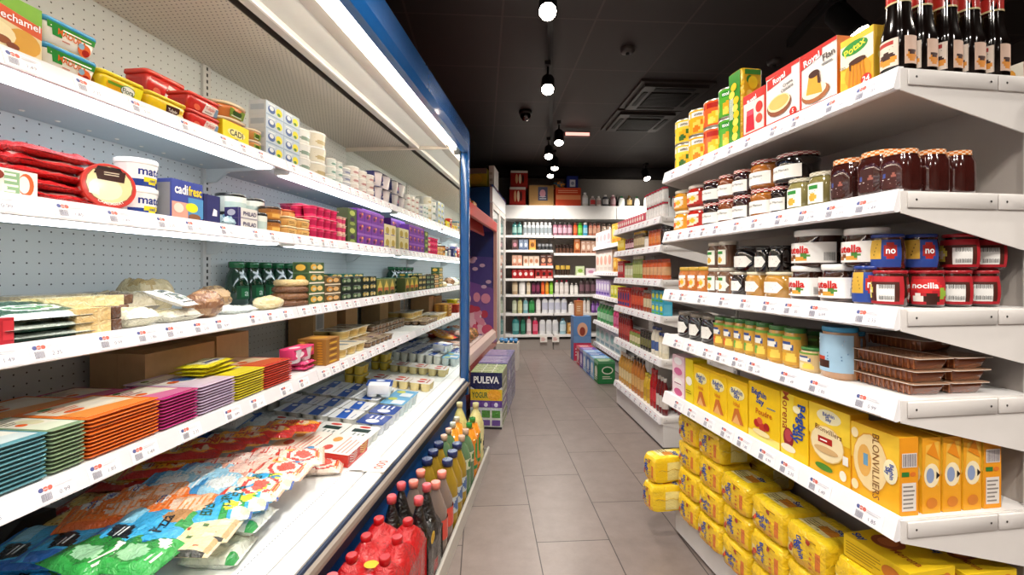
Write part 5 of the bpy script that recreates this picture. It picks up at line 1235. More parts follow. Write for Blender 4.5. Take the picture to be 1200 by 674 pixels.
crow(CK2, V2+.085, 388, 408, 241, petit('#1e6b4e', '#0f3a2c'), 'dessert_cup_pack', 'pack', 'dark green dessert cup pack in back row', W2, GP, nl=4, H=.042)
crow(CK2, V2, 398.5, 407, 255, petit('#e6b7a6', '#c9406a'), 'dessert_cup_pack', 'pack', 'pale pink dessert cup pack', 'right of the bright pink ones', GP, nl=3)
def flowerc(w, h): return carton(w, .06, h, '#4a5a34', [('e', .5, .75, .3, .15, '#a8b25a'), ('e', .5, .4, .25, .12, '#3a2a4a'), ('e', .5, .15, .3, .1, '#8a9a48')], [('r', 0, 0, 1, 1, '#3f4c2e')])
crow(CK2, V2, 407.5, 418, 245, flowerc, 'dessert_box', 'box', 'dark green dessert box with flower print', 'left of purple packs', GP, nl=2)
def purple(w, h): return carton(w, .07, h, '#6a2f92', [('r', 0, .8, 1, 1, '#8a54ae'), ('e', .5, .45, .28, .25, '#9a3a6a'), ('e', .4, .4, .15, .15, '#3a1a52'), ('e', .7, .6, .1, .1, '#e0a03a')], [('r', 0, 0, 1, 1, '#5f2a86')])
crow(CK2, V2, 418.5, 450, 249, purple, 'dessert_box', 'box', 'purple dessert box', W2, GP, n=4, nl=3)
crow(CK2, V2+.08, 424, 446, 248, purple, 'dessert_box', 'box', 'purple box in the back row', W2, GP, n=2, nl=3)
crow(CK2, V2, 450.5, 464, 264, lambda w, h: carton(w, .06, h, '#ddd2a4', [('e', .5, .5, .3, .3, '#b39a3a'), ('l', .1, .1, .9, .3, 1, '#7a6a9a')], [('r', 0, 0, 1, 1, '#cfc79a')]), 'dessert_box', 'box', 'pale yellow dessert box', 'beside the mirror on second shelf', GP, n=2, nl=2)

# ---- third shelf
V3 = 1.068; W3 = 'on the third shelf of dairy case'
def flatgreen(): return pouch(.17, .14, .018, '#27523f', [('r', 0, .05, 1, .16, '#c8d4cc'), ('r', .0, .0, 1, .05, '#121513'), ('e', .5, .42, .36, .16, '#e4efe6'), ('e', .5, .42, .3, .11, '#4f8a5e'), ('l', .3, .38, .7, .48, 1, '#f0f6f0'), ('p', [(.55, .75), (1, .7), (1, 1), (.6, 1)], '#cfc98e')], seed=3, crimp='#dfe5e0', rough=.3)
for i in range(2): single(CO, CO.s(52, V3+.03), V3+.006, CK3+.0005+.0185*i, proto('fgreen', flatgreen), 'sliced_cheese_pack', 'pack', 'flat dark green sliced cheese pack near the left edge, %s' % layt(i, 2), 'green sliced cheese packs', yaw=.06*i-.05)
single(CO, CO.s(-6, V3+.02), V3+.01, CK3, proto('redbx', lambda: carton(.05, .1, .055, '#a8202c', [('r', .6, .2, .95, .9, '#c4303a')], [('l', .1, .2, .9, .8, 3, '#d8a0a0')])), 'cheese_pack', 'pack', 'dark red pack cut off by the left picture edge')
def wedge(L_=.2, W_=.05, H_=.032, rind='#6b4a34', paste='#e8d79a', both=False, mottle='#f0e3b8'):
    b = MB()
    def col(u, v): return paste if noise.noise(Vector((u*5, v*3, W_*50))) > -.1 else mix(paste, mottle, .35)
    n = 10; x0, x1 = -L_/2, L_/2-(.03 if rind else 0)
    b.grid(lambda u, v: (x0+(x1-x0)*u, 0, H_*v), n, 3, col, 'film', False); b.grid(lambda u, v: (x0+(x1-x0)*u, W_*v, H_), n, 3, col, 'film', False)
    b.grid(lambda u, v: (x1-(x1-x0)*u, W_, H_*v), n, 3, col, 'film', False); b.grid(lambda u, v: (x0, W_*(1-u), H_*v), 3, 3, col, 'film', False)
    b.add([(x0, 0, 0), (x0, W_, 0), (x1, W_, 0), (x1, 0, 0)], [(0, 1, 2, 3)], paste, 'film')
    o = [('cheese_body', b)]
    r = MB(); r.rbox(x1, L_/2, -.0005, W_+.0005, -.0, H_+.0005, .006, rind, 'film', n=2); o.append(('rind', r))
    f = MB(); f.grid(lambda u, v: (-L_/2-.012+.014*v*0+.012*u, W_*(.1+.8*v), H_*.5+.004*sin(v*20)), 3, 8, lambda u, v: '#e6e3d6', 'film'); o.append(('film_end', f))
    return o
WG = 'wrapped cheese wedges on the third shelf'
wd = lambda k, *a: proto('wedge'+k, wedge, *a)
single(CO, CO.s(52, V3+.03), V3+.012, CK3+.038, proto('fgreen', flatgreen), 'sliced_cheese_pack', 'pack', 'dark green sliced cheese pack tilted to show its white oval', 'green sliced cheese packs', yaw=.0, rx=rad(13))
spots = [(118, .012, 0, wd('a', .11, .06, .030, '#5c3c2a', '#d8b87c'), .0, 'tan cheese wedge with brown rind, lower one of the front pair'),
         (118, .013, .0305, wd('a', .11, .06, .030, '#5c3c2a', '#d8b87c'), .03, 'tan cheese wedge with brown rind, upper one of the front pair'),
         (98, .085, 0, wd('b', .24, .07, .058, '#6b4a34', '#e3cf94'), .0, 'large pale cheese block behind the tan wedges'),
         (20, .150, .0565, wd('c', .20, .05, .022, '#d8c48e', '#ecdfa6'), .0, 'long pale yellow cheese strip lying on the green packs'),
         (110, .088, .0585, wd('c2', .22, .06, .026, '#6a4a36', '#ead9a0'), .02, 'long yellow cheese wedge with brown end resting on the large block'),
         (85, .24, .0, wd('d', .28, .10, .085, '#4f3a2e', '#b8ab8c'), .0, 'greyish wrapped cheese block at the back of the left bay')]
for px, dv, dz, pr, yw, lab in spots: single(CO, CO.s(px, V3+dv), V3+dv, CK3+dz, pr, 'cheese_wedge', 'cheese', lab+'' if len(lab.split()) < 14 else lab, WG, yaw=yw)
def bagc(w, l, t, c, art, seed, **k): return lambda: pouch(w, l, t, c, art, seed=seed, **k)
single(CO, CO.s(168, V3+.02), V3+.008, CK3, proto('cb1', bagc(.10, .13, .05, '#e3dcc2', [('e', .3, .4, .25, .25, '#ead79a'), ('e', .7, .6, .25, .3, '#d9cfb4'), ('e', .35, .75, .2, .12, '#e0a83a')], 4, rough=1.)), 'cheese_bag', 'bag', 'clear bag of pale cheese pieces right of the brown rinds')
single(CO, CO.s(158, V3+.16), V3+.15, CK3, proto('cb2', bagc(.15, .14, .085, '#b5a888', [('e', .3, .4, .25, .3, '#8a7a5e'), ('e', .7, .5, .25, .3, '#c9c2a8')], 5, rough=.5)), 'cheese_bag', 'bag', 'greyish bag of cheese at the back beside the shelf upright')
single(CO, CO.s(190, V3+.22), V3+.22, CK3+.0, proto('cb2b', bagc(.13, .12, .12, '#cdbb8e', [('e', .3, .4, .25, .3, '#b59a62')], 15, rough=.4)), 'bread_bag', 'bag', 'tan bag at the very back of the third shelf above the clear bags')
def printed(): return pouch(.085, .115, .022, '#ece8e0', [('r', .1, .1, .9, .9, '#2e3a34'), ('r', .14, .13, .86, .87, '#efece4'), ('r', .2, .2, .4, .4, '#5b675f'), ('r', .45, .2, .8, .35, '#8a948c'), ('r', .2, .45, .8, .6, '#66706a'), ('r', .2, .66, .5, .8, '#4a544e'), ('r', .55, .66, .8, .8, '#a8b0aa')], seed=6, rough=.5, nu=24, nv=30)
single(CO, CO.s(216, V3+.02), V3+.003, CK3+.0, proto('cb1z', bagc(.11, .12, .035, '#e6e0cc', [('e', .3, .4, .25, .25, '#efe3b8')], 24, rough=.8)), 'cheese_bag', 'bag', 'clear bag of white cheese under the printed square package')
o = single(CO, CO.s(218, V3+.02), V3+.004, CK3+.0375, proto('prt', printed), 'cheese_pack', 'pack', 'flat package with black and white printed square leaning on clear bags', None, yaw=.35, rx=rad(22))
def lumpy(rx, ry, rz, c1, c2, seed, mat='film', sc=3.):
    b = MB(); nu, nv = 22, 14
    def P(u, v):
        a = 2*pi*u; e = pi*(v-.5); d = Vector((cos(a)*cos(e), sin(a)*cos(e), sin(e)))
        k = 1+.16*noise.noise(d*sc+Vector((seed, 0, 0)))+.05*noise.noise(d*9)
        return (d.x*rx*k, ry+d.y*ry*k, max(0, rz*.9+d.z*rz*k))
    b.grid(P, nu, nv, lambda u, v: c1 if noise.noise(Vector((u*9, v*9, seed))) > -.02 else c2, mat)
    return b
single(CO, CO.s(250, V3+.03), V3+.008, CK3, proto('ham', lambda: lumpy(.058, .055, .046, '#a8815c', '#8a5f42', 2.)), 'netted_ham', 'ham', 'brown netted ham in clear wrap right of the printed package')
single(CO, CO.s(262, V3+.14), V3+.135, CK3, proto('ham2', lambda: lumpy(.075, .05, .05, '#c9a678', '#a07c54', 5.)), 'netted_ham', 'ham', 'lighter tan ham in clear wrap behind the brown netted one')
single(CO, CO.s(290, V3+.03), V3+.004, CK3, proto('pbag', bagc(.10, .13, .026, '#e6ece6', [('r', .1, .1, .8, .8, '#f1f3ee'), ('l', .2, .2, .7, .7, 5, '#8fa394')], 8, rough=.9)), 'cheese_bag', 'bag', 'white printed clear bag leaning beside the brown ham', None, yaw=.3)
single(CO, CO.s(322, V3+.03), V3+.006, CK3, proto('chk', lambda: lumpy(.065, .05, .028, '#e9d9ae', '#ddc896', 8., sc=2.)), 'cheese_piece', 'cheese', 'pale rounded cheese in film before the stacked brown cured wheels')
for i in range(4):
    w_ = .082-.004*i
    def wheel(R=w_, i=i):
        b = MB(); b.lathe([(R*.9, 0), (R, .006), (R, .02), (R*.9, .026)], 26, 0, R, mat='film', col=('#6b4226', '#7d5230', '#6f4628', '#d9bd86')[i])
        t = MB(); t.lathe([(R*.88, .026), (R*.86, .0275)], 26, 0, R, mat='film', col=('#a67c4e', '#b58b5c', '#a0744a', '#e6cf9c')[i]); return [('wheel', b), ('cut_face', t)]
    single(CO, CO.s(347, V3+.05), V3+.0+.0, CK3+.0005+i*.0285, proto('wheel%d' % i, wheel), 'cured_cheese', 'cheese', 'flat brown cured piece in the pile left of the black packs, %s' % layt(i, 4), 'flat brown cured pieces', yaw=.0)
def gbottle(w, h):
    R = w/2; b = MB(); c = '#17402a'
    b.lathe([(R*.8, 0), (R, h*.06), (R*1.0, h*.5), (R*.8, h*.7), (R*.55, h*.82), (R*.6, h*.86)], 18, 0, R, mat='jarglass', col=c)
    k = MB(); k.lathe([(R*.66, h*.86), (R*.68, h*.98), (R*.6, h)], 16, 0, R, mat='gloss', col='#1f6b3e')
    l = MB(); wrap(l, cyl(R*1.01, h*.3, R, 1.8, h*.15), [('e', .5, .5, .35, .4, '#2f7d4a'), ('t', 'a', .5, .5, .5, '#dfeadf')], '#1d5234', 10, 6, 'paper'); return [('glass_bottle', b), ('cap', k), ('label', l)]
crow(CK3, V3+.27, 280, 366, 308, gbottle, 'green_drink_bottle', 'bottle', 'dark green round bottle with green cap', 'at back of third shelf', 'green bottles on the third shelf', n=6)
def gpack(c, hi, lo):
    def f(w, h): return carton(w, .075, h, c, [('e', .3, .55, .2, .28, hi), ('e', .7, .55, .18, .24, mix(hi, '#ffffff', .3)), ('r', 0, .0, 1, .14, lo), ('l', .2, .82, .8, .92, 1, mix(c, '#ffffff', .6)), ('e', .32, .5, .1, .14, mix(c, '#f4ead0', .7))], [('r', .1, .1, .9, .9, mix(c, '#000000', .2)), ('e', .5, .5, .3, .3, hi)])
    return f
YG = 'yogurt four-packs on the third shelf'
crow(CK3, V3, 362, 380, 308, gpack('#3f5a34', '#d9a83f', '#e0d9c8'), 'yogurt_pack', 'pack', 'green and cream yogurt pack', W3, YG, n=1, nl=4)
crow(CK3, V3, 380.5, 399, 324, gpack('#5b4a2c', '#c98a34', '#e2d6be'), 'yogurt_pack', 'pack', 'brown and gold yogurt pack', W3, YG, n=1, nl=3)
crow(CK3, V3, 399.5, 424, 325, gpack('#15241c', '#4a6a3c', '#0f1a14'), 'yogurt_pack', 'pack', 'black green yogurt pack', W3, YG, n=2, nl=3)
crow(CK3, V3, 424.5, 441, 324, gpack('#16261d', '#b59a3c', '#101c15'), 'yogurt_pack', 'pack', 'black and gold yogurt pack', W3, YG, n=2, nl=3)
crow(CK3, V3+.085, 388, 426, 310, gpack('#1c5a48', '#c9a23c', '#123a2e'), 'yogurt_pack', 'pack', 'teal green yogurt pack in back row', W3, YG, n=3, nl=5, H=.027)
def gspread(w, h): return carton(w, .06, h, '#6a7030', [('e', .5, .4, .35, .3, '#b5642c'), ('p', [(.5, .95), (.15, .5), (.85, .5)], '#c9b04a'), ('e', .5, .2, .3, .14, '#39421c')], [('r', 0, 0, 1, 1, '#4c5226')])
crow(CK3, V3, 441.5, 463, 327, gspread, 'yogurt_pack', 'pack', 'olive and orange yogurt pack', 'by the mirror on third shelf', YG, n=3, nl=1)
crow(CK3, V3+.07, 445, 462, 316, gpack('#2a5a3a', '#b0c06a', '#1a3a26'), 'yogurt_pack', 'pack', 'green yogurt pack in the back row', 'by the mirror', YG, n=2, nl=3, H=.035)

# ---- fourth shelf: stacks of sliced packs
V4 = .982; W4 = 'on the fourth shelf'
def slim(c, top1, top2, blob, edge=None):
    def f(w, d):
        b = MB(); e = edge or c
        b.rbox(-w/2*.94, w/2*.94, .006, d-.006, 0, .006, .008, mix(e, '#301810', .35), 'gloss', n=2)
        b.rbox(-w/2, w/2, 0, d, .006, .0078, .008, c, 'gloss', n=2, bev=.0005)
        b.art(topf(w*.98, d*.98, .0078, 0, d*.01), [('r', .06, .08, .94, .92, top1), ('p', [(.06, .08), (.94, .08), (.94, .3), (.06, .45)], top2), ('e', .62, .55, .22, .16, blob), ('l', .15, .6, .55, .8, 3, mix(c, '#8a2a1a', .3)), ('e', .3, .5, .12, .06, '#e2622a'), ('e', .25, .85, .08, .04, '#4a9a3c')], 'gloss', w/d)
        return b
    return f
stk = [('teal', (-30, 60), '#5e97a3', '#e9ece4', '#cfe0e4', '#f0efe4', 11, '#3c6d74'), ('green', (60, 104), '#86a07c', '#eceadb', '#dfe8d4', '#dcd9b4', 11, '#4f6a50'), ('orange', (104, 190), '#e8742a', '#f0e4cc', '#ef9a4a', '#f5efdf', 11, '#c24f1c'),
       ('magenta', (190, 235), '#b82c78', '#f3ead8', '#d678a8', '#f4efe0', 10, '#7a1640'), ('lilac', (235, 278), '#cdb9d6', '#f2eee6', '#d9cbe2', '#3c62a8', 10, '#7a5c72'),
       ('yellow', (278, 312), '#dfcf2a', '#f0ecae', '#e8dc3c', '#f3efc8', 10, '#8f7d1c'), ('red', (312, 344), '#d8442e', '#f0cdb0', '#e0683c', '#f3ddb4', 10, '#8f2a1e')]
for nm, (a, b), c, t1, t2, bl, n, ed in stk:
    sa, sb = CO.s(a, V4), CO.s(b, V4); w = round(sb-sa-.004, 3); two = nm in ('teal', 'green', 'orange', 'magenta'); d = .19 if two else .24
    for rw in ((0, 1) if two else (0,)):
        pr = proto('slim'+nm, slim(c, t1, t2, bl, ed), w, d)
        nn = n if rw == 0 else n-1
        for k in range(nn):
            random.seed(k*7+rw+len(nm))
            single(CO, (sa+sb)/2+random.uniform(-.0015, .0015), V4+rw*.197+random.uniform(0, .004), CK4+.0003+k*.0081, pr, 'sliced_meat_pack', 'pack',
                   '%s edged sliced meat pack in the %s stack of its colour, %s' % (nm, ('front', 'back')[rw], layt(k, nn)), nm+' sliced meat packs', yaw=random.uniform(-.012, .012))
# yellow and red packets lying on the stacks
def ypk(): return pouch(.15, .10, .012, '#e6dc2a', [('r', .15, .15, .9, .8, '#f4f2c4'), ('p', [(.3, .3), (.75, .25), (.78, .42), (.32, .5)], '#3d5a9a'), ('r', 0, .0, 1, .12, '#ddd01e'), ('t', 'fresc', .4, .75, .14, '#4a6a2c', 0, .02)], seed=2, crimp='#e0d42a', rough=.4)
for i in range(3): single(CO, CO.s(290, V4)-.02, V4+.07, CK4+.0830+.0128*i, proto('ypk', ypk), 'sliced_cheese_pack', 'pack', 'yellow sliced cheese packet on the yellow stack, %s' % layt(i, 3), 'yellow packets', yaw=.12*(i-1)+.1)
def ppk(): return pouch(.09, .10, .018, '#e0487e', [('e', .35, .35, .22, .28, '#f0a8be'), ('e', .8, .7, .16, .2, '#e8702a'), ('r', .1, .8, .7, .95, '#f3e6e2')], seed=12, crimp='#d84a78')
for i in range(2): single(CO, CO.s(357, V4+.06), V4+.03, CK4+.0835*0+.04+.0185*i if False else CK4+.001+.0185*i, proto('ppk', ppk), 'snack_pack', 'pack', 'pink snack packet at the right end of the sliced meat stacks, %s' % layt(i, 2), 'pink packets', yaw=.1)
def pinkcup(w, h): return cup_pack(2, 1, w/4, h*.9, '#d9cfd6', '#e14a80', [('e', .5, .5, .3, .3, '#f2b6c8')], sleeve='#df3f78', sleeveart=[('e', .3, .4, .2, .3, '#f4d8e0'), ('e', .85, .6, .1, .2, '#ef7a2a')])
crow(CK4+.04, V4+.035, 346, 370, 401, pinkcup, 'dessert_cup_pack', 'pack', 'pink dessert pack', 'on the pink packets', None, H=.06)
def wafer(w, h):
    b = carton(w, .13, h, '#9a6a2c', [('e', .5, .1+.12*i, .3, .04, ('#d9a83a', '#7a4a1c')[i % 2]) for i in range(8)], [('e', .2+.3*(i % 3), .08+.1*(i//3*1.0), .1, .035, ('#e0b44a', '#6f421a', '#c98a2c')[i % 3]) for i in range(27)], topart=[('r', .1, .1, .9, .9, '#a8743a'), ('e', .5, .5, .3, .3, '#c9963c')])
    return b
crow(CK4, V4+.004, 382, 398, 396, wafer, 'wafer_box', 'box', 'tall brown and gold patterned dessert box', W4+' of dairy case')
def flan(w, h): return cup_pack(1, 2, w/2, h*.96, '#dcc483', '#e9e4cf', [('e', .5, .5, .3, .3, '#8aa0b4')], band='#caa95e')
crow(CK4, V4+.006, 401, 432, 419, flan, 'custard_pot_pack', 'pack', 'cream coloured custard pot pair', 'right of brown box', 'custard packs', n=3, H=.044)
crow(CK4, V4+.13, 404, 435, 404, flan, 'custard_pot_pack', 'pack', 'cream coloured custard pot pair in back row', W4, 'custard packs', n=3, nl=2, H=.044)
def choc(w, h): return cup_pack(2, 2, w/4, h*.9, '#5a4030', '#b8a68e', [('e', .3, .3, .15, .15, '#3b2418'), ('e', .7, .7, .15, .15, '#6a3f7a'), ('l', .2, .45, .8, .55, 1, '#f0e9dc')], band='#8a6a4c')
crow(CK4, V4+.006, 433, 462, 409, choc, 'chocolate_cup_pack', 'pack', 'brown chocolate dessert cup pack', 'near mirror '+W4, 'chocolate packs', n=3, rows=2, H=.032)
crow(CK4, V4+.15, 437, 462, 396, choc, 'chocolate_cup_pack', 'pack', 'brown dessert cup pack at the back', W4, 'chocolate packs', n=3, nl=2, H=.032)
# cardboard boxes at the back
CB = 'cardboard boxes at the back of the dairy case'
def sbox(s0, s1, v, d, z, h, lab, seed, printed=None):
    w = s1-s0-.004; single(CO, (s0+s1)/2, v, z, proto('cbox%d' % seed, lambda: cardbox(w, d, h, seed=seed, lab=printed)), 'cardboard_box', 'box', lab, CB)
sbox(1.235, 1.515, 1.236, .185, CK4, .152, 'brown cardboard box standing behind the magenta meat packs', 1)
sbox(1.525, 1.70, 1.240, .18, CK4, .165, 'brown cardboard box second from the left on the fourth shelf', 2)
sbox(CO.s(368, 1.28), CO.s(396, 1.28), 1.285, .14, CK4, .188, 'brown cardboard box with white printed label beneath the green drinks', 3, [('r', .08, .25, .42, .95, '#e8e8e4'), ('b', .12, .5, .38, .9, '#6a7a84'), ('l', .12, .3, .38, .46, 2, '#7a8a94')])
sbox(CO.s(406, 1.28), CO.s(420, 1.28), 1.285, .14, CK4, .18, 'plain brown cardboard box nearest to the mirrored end', 4)

# ---- tray: bags at the near end
TR_Z = CTR
def heap(px, py, lift=0.):
    """image point -> place on the tray, `lift` above its gently sloping floor"""
    z = .40
    for _ in range(14):
        Y = (HC-z)*FP/(py-CYP); X = (px-CXP)/FP*Y
        v = X*CO.p[0]+Y*CO.p[1]; s_ = X*CO.d[0]+Y*CO.d[1]
        z = trz(min(v, 1.44))+lift
    return s_, v, z
HM = {}                                   # how high the heap already is, on a 1 cm grid
def cells(s_, v, w, l, yaw, k):
    out = []; n = 14
    for i in range(n):
        for j in range(n):
            a, b = (i/(n-1)-.5)*w*k, (j/(n-1)-.5)*l*k
            out.append((round((s_+a*cos(yaw)-b*sin(yaw))*100), round((v+a*sin(yaw)+b*cos(yaw))*100)))
    return set(out)
def bagat(key, fn, w, l, t, px, py, label, cat='bag', grp=None, yaw=0., lift=0., tilt=0., ry=0., name='food_bag'):
    """drop a bag on the heap where the photo shows it; it rests on what is already there"""
    s_, v, z = heap(px, py, .045)
    v = max(.79+l/2*abs(cos(yaw))+w/2*abs(sin(yaw))*.6, min(v, 1.44-l/2*abs(cos(yaw))-w/2*abs(sin(yaw))*.7))
    hs = sorted(HM.get(c, 0.) for c in cells(s_, v, w, l, yaw, .72)); h = min(.085, hs[int(len(hs)*.86)])
    for c in cells(s_, v, w, l, yaw, .86): HM[c] = max(HM.get(c, 0.), h+t*.95)
    R = Matrix.Rotation(CO.item, 3, 'Z') @ Matrix.Rotation(math.atan(TSL), 3, 'X') @ Matrix.Rotation(yaw, 3, 'Z')
    x, y, _ = CO.w(s_, v); c = Vector((x, y, trz(v)+h+.0012)) - R @ Vector((0, l/2, 0))
    return place(name, proto(key, fn), tuple(c), tuple(R.to_euler()), label, cat, grp)
def pz(i):
    random.seed(i)
    ch = [('e', .5+.34*random.uniform(-1, 1), .5+.34*random.uniform(-1, 1), .02, .018, random.choice(('#c9983c', '#f2e3a4', '#b5762a', '#e0a852'))) for _ in range(70)]
    return lambda: pouch(.16, .16, .03, '#b3241f', [('e', .5, .5, .44, .44, '#e8d8c4'), ('e', .5, .5, .42, .42, '#c98a34'), ('e', .5, .5, .38, .38, '#f4d27c')]+ch+[('r', .0, .0, 1, .1, '#b5201c'), ('e', .82, .2, .1, .1, '#e9e4de')], seed=i, crimp='#a3201e', nu=30, nv=30, rough=.6)
PZ = 'round pizzas in the tray'
for i, (px, py, yw, lf, wh) in enumerate(((84, 604, .3, .022, 'nearest one'), (128, 611, .5, .02, 'second, lower one'), (104, 575, .2, .034, 'third, under the shelf edge'), (150, 560, .4, .036, 'fourth, farthest one'))):
    bagat('pz%d' % i, pz(i), .16, .16, .03, px, py, 'round cheese topped pizza in red bag in the tray, '+wh, 'pizza', PZ, yw, lf, name='pizza')
def bluebag(i): return lambda: pouch(.17, .20, .034, '#3fb0ea', [('r', 0, .1, .1, .9, '#1f62b8'), ('p', [(.12, .5), (.45, .6), (.5, .85), (.15, .75)], '#151c26'), ('t', 'Pizza', .5, .34, .14, '#1b2430', 12, .02), ('e', .75, .25, .2, .2, '#b98a5a'), ('r', .55, .7, .95, .9, '#8fd0ee'), ('p', [(.5, 0), (1, 0), (1, .14), (.5, .2)], '#2a9a4a'), ('l', .2, .62, .42, .72, 2, '#e9f3f7')], seed=20+i, crimp='#2c74c4', nu=30, nv=36, rough=.8)
GB = 'grated cheese bags'
for i, (px, py, yw, wh) in enumerate(((4, 668, .35, 'at the bottom left corner'), (52, 644, .3, 'second from the bottom left corner'), (108, 650, .25, 'third from bottom left, beside green bag'), (172, 650, .15, 'in front of the orange bags'))):
    bagat('bb%d' % (i % 2), bluebag(i % 2), .17, .20, .034, px, py, 'sky blue grated cheese bag '+wh, 'bag', GB, yw, .004*(i % 2))
def greenb(i): return lambda: pouch(.12, .15, .035, '#35a84a', [('r', .15, .3, .9, .85, '#2e8a3c'), ('e', .4, .5, .2, .2, '#9ad0a4'), ('p', [(.5, .1), (.9, .2), (.8, .4)], '#f0f4ea'), ('l', .2, .1, .8, .25, 2, '#e4f0e0')], seed=30+i, crimp='#2b8a3c', rough=.9)
bagat('gb0', greenb(0), .12, .15, .035, 108, 684, 'green salad cheese bag at the bottom edge, left of another', 'bag', 'green bags', -.2)
bagat('gb1', greenb(1), .12, .15, .035, 160, 684, 'green bag at the bottom edge beneath the cream cheese slices', 'bag', 'green bags', .1)
def clearb(i): return lambda: pouch(.12, .14, .04, '#e6ecdf', [('e', .4, .5, .3, .3, '#f2f4e4'), ('e', .7, .3, .2, .2, '#d4dcc9'), ('r', 0, .0, .2, .2, '#2f9a4a')], seed=110+i, crimp='#eef0ea', rough=1.)
bagat('cl0', clearb(0), .12, .14, .04, 300, 640, 'clear bag of pale cheese balls beside the white grille, nearer one', 'bag', 'clear bags of cheese balls', .2)
bagat('cl1', clearb(1), .12, .14, .04, 338, 622, 'clear bag of pale cheese balls beside the white grille, farther one', 'bag', 'clear bags of cheese balls', .1)
def orangeb(i): return lambda: pouch(.13, .19, .030, '#f47a2c', [('r', 0, .1, .1, .9, '#e0601e'), ('p', [(.15, .1), (.9, .15), (.8, .6), (.2, .5)], '#f4bd98'), ('e', .5, .4, .25, .2, '#f7d6c0'), ('e', .75, .78, .2, .1, '#f2eee8'), ('t', 'cadí', .75, .78, .1, '#3a4aa0', 0, .02), ('p', [(.0, .0), (.5, 0), (.3, .1), (0, .12)], '#4a3a9a'), ('l', .15, .12, .85, .9, 13, '#f39a5c')], seed=40+i, crimp='#e86a22', nu=26, nv=34, rough=.9)
for i, (px, py, yw) in enumerate(((132, 628, .55), (152, 617, .5), (180, 607, .4), (208, 622, .35))):
    bagat('ob%d' % (i % 3), orangeb(i % 3), .13, .19, .030, px, py, 'orange and white bag of grated cheese in the tray, %s' % ordt(i, 4), 'bag', 'orange grated cheese bags', yw, .012+.008*i)
def creamb(i): return lambda: pouch(.10, .15, .02, '#ecdcaa', [('e', .3, .3, .05, .04, '#c94a2c'), ('e', .6, .5, .05, .04, '#5a7a3a'), ('e', .4, .7, .05, .04, '#b5442a'), ('r', .1, .0, .9, .14, '#c9a878'), ('r', 0, .1, .1, .9, '#3a3a34'), ('e', .7, .25, .1, .08, '#f0e6c4')], seed=50+i, crimp='#ddd2b4', rough=.6)
bagat('cr0', creamb(0), .10, .15, .02, 262, 650, 'cream coloured sliced cheese pack beside the white rail', 'bag', 'cream sliced packs', .25)
bagat('cr1', creamb(1), .10, .15, .02, 225, 664, 'cream coloured sliced pack next to the green bags', 'bag', 'cream sliced packs', .2, .01)
def edenb(i): return lambda: pouch(.10, .16, .028, '#38acec', [('r', 0, .9, 1, 1, '#1f56b4'), ('r', 0, .0, 1, .3, '#dfe6d2'), ('e', .5, .2, .35, .14, '#eef0dc'), ('r', .0, .36, 1, .46, '#2c9a48'), ('e', .6, .34, .3, .1, '#e6dc3a'), ('t', 'EDEN', .5, .66, .16, '#1f5a3a', 0, .03, .7), ('l', .1, .8, .6, .88, 1, '#bfe2f2'), ('e', .3, .1, .2, .08, '#c9d6b8')], seed=60+i, crimp='#1d50a8', nu=24, nv=34, rough=.6)
for i, (px, py, yw) in enumerate(((256, 626, .5), (278, 615, .5), (300, 604, .45), (324, 590, .4))):
    bagat('ed%d' % (i % 2), edenb(i % 2), .10, .16, .028, px, py, 'blue and green cheese slice pack in the tray, %s' % ordt(i, 4, 'nearest', 'farthest, topmost', 'from the camera'), 'bag', 'blue and green sliced cheese packs', yw, .012+.010*i, 11)
def paleb(i): return lambda: pouch(.13, .17, .028, '#9cd2ee', [('e', .4, .5, .3, .2, '#e3edf0'), ('r', .0, .78, 1, .95, '#3f96d6'), ('l', .1, .1, .85, .75, 10, '#e9f1f4'), ('p', [(.6, .2), (.95, .2), (.95, .4)], '#d9a08c')], seed=70+i, crimp='#5aaee0', rough=.9, nu=24, nv=30)
for i, (px, py, yw) in enumerate(((206, 588, .3), (238, 577, .2), (262, 590, .3))):
    bagat('pb%d' % (i % 2), paleb(i % 2), .13, .17, .028, px, py, 'pale blue clear bag of grated cheese, %s' % ordt(i, 3), 'bag', 'pale blue clear bags', yw, .010+.006*i)
def babyb(i, w=.11, l=.20): return lambda: pouch(w, l, .028, '#f8b23c', [('r', 0, .0, .2, 1, '#d02a20'), ('r', .2, .0, .26, 1, '#ec5a2a'), ('e', .6, .3, .25, .1, '#f6d7b0'), ('e', .6, .7, .2, .08, '#f4e2c8'), ('p', [(.0, .0), (.9, 0), (.2, .25), (0, .3)], '#c4251d'), ('r', .3, .85, 1, .94, '#e9783a'), ('l', .35, .4, .85, .6, 3, '#d4502a'), ('t', 'MINI', .6, .5, .14, '#c43a22', 90, .03)], seed=80+i, crimp='#d24a24', nu=24, nv=34, rough=.8)
for i, (px, py, yw) in enumerate(((190, 560, .5), (220, 550, .45), (252, 540, .45), (282, 532, .4), (312, 524, .35), (342, 516, .3))):
    bagat('bbl%d' % (i % 3), babyb(i % 3), .11, .20, .028, px, py, 'orange bag with red corner in the tray under the shelf edge, %s' % ordt(i, 6), 'bag', 'orange and red snack cheese bags', yw, .012+.016*(i % 2))
def stripedb(i): return lambda: pouch(.12, .17, .026, '#f0c8bc', [('l', .05, .05, .95, .95, 14, '#d2504a'), ('r', 0, .88, 1, 1, '#d8332c'), ('e', .5, .5, .28, .2, '#f4e4dc')], seed=90+i, crimp='#d23a30', rough=.9, nu=22, nv=34)
for i, (px, py, yw) in enumerate(((262, 568, .4), (294, 560, .35), (322, 552, .3))):
    bagat('st%d' % (i % 2), stripedb(i % 2), .12, .17, .026, px, py, 'red and white striped clear bag in the middle of the tray, %s' % ordt(i, 3), 'bag', 'red striped bags', yw, .014+.01*i)
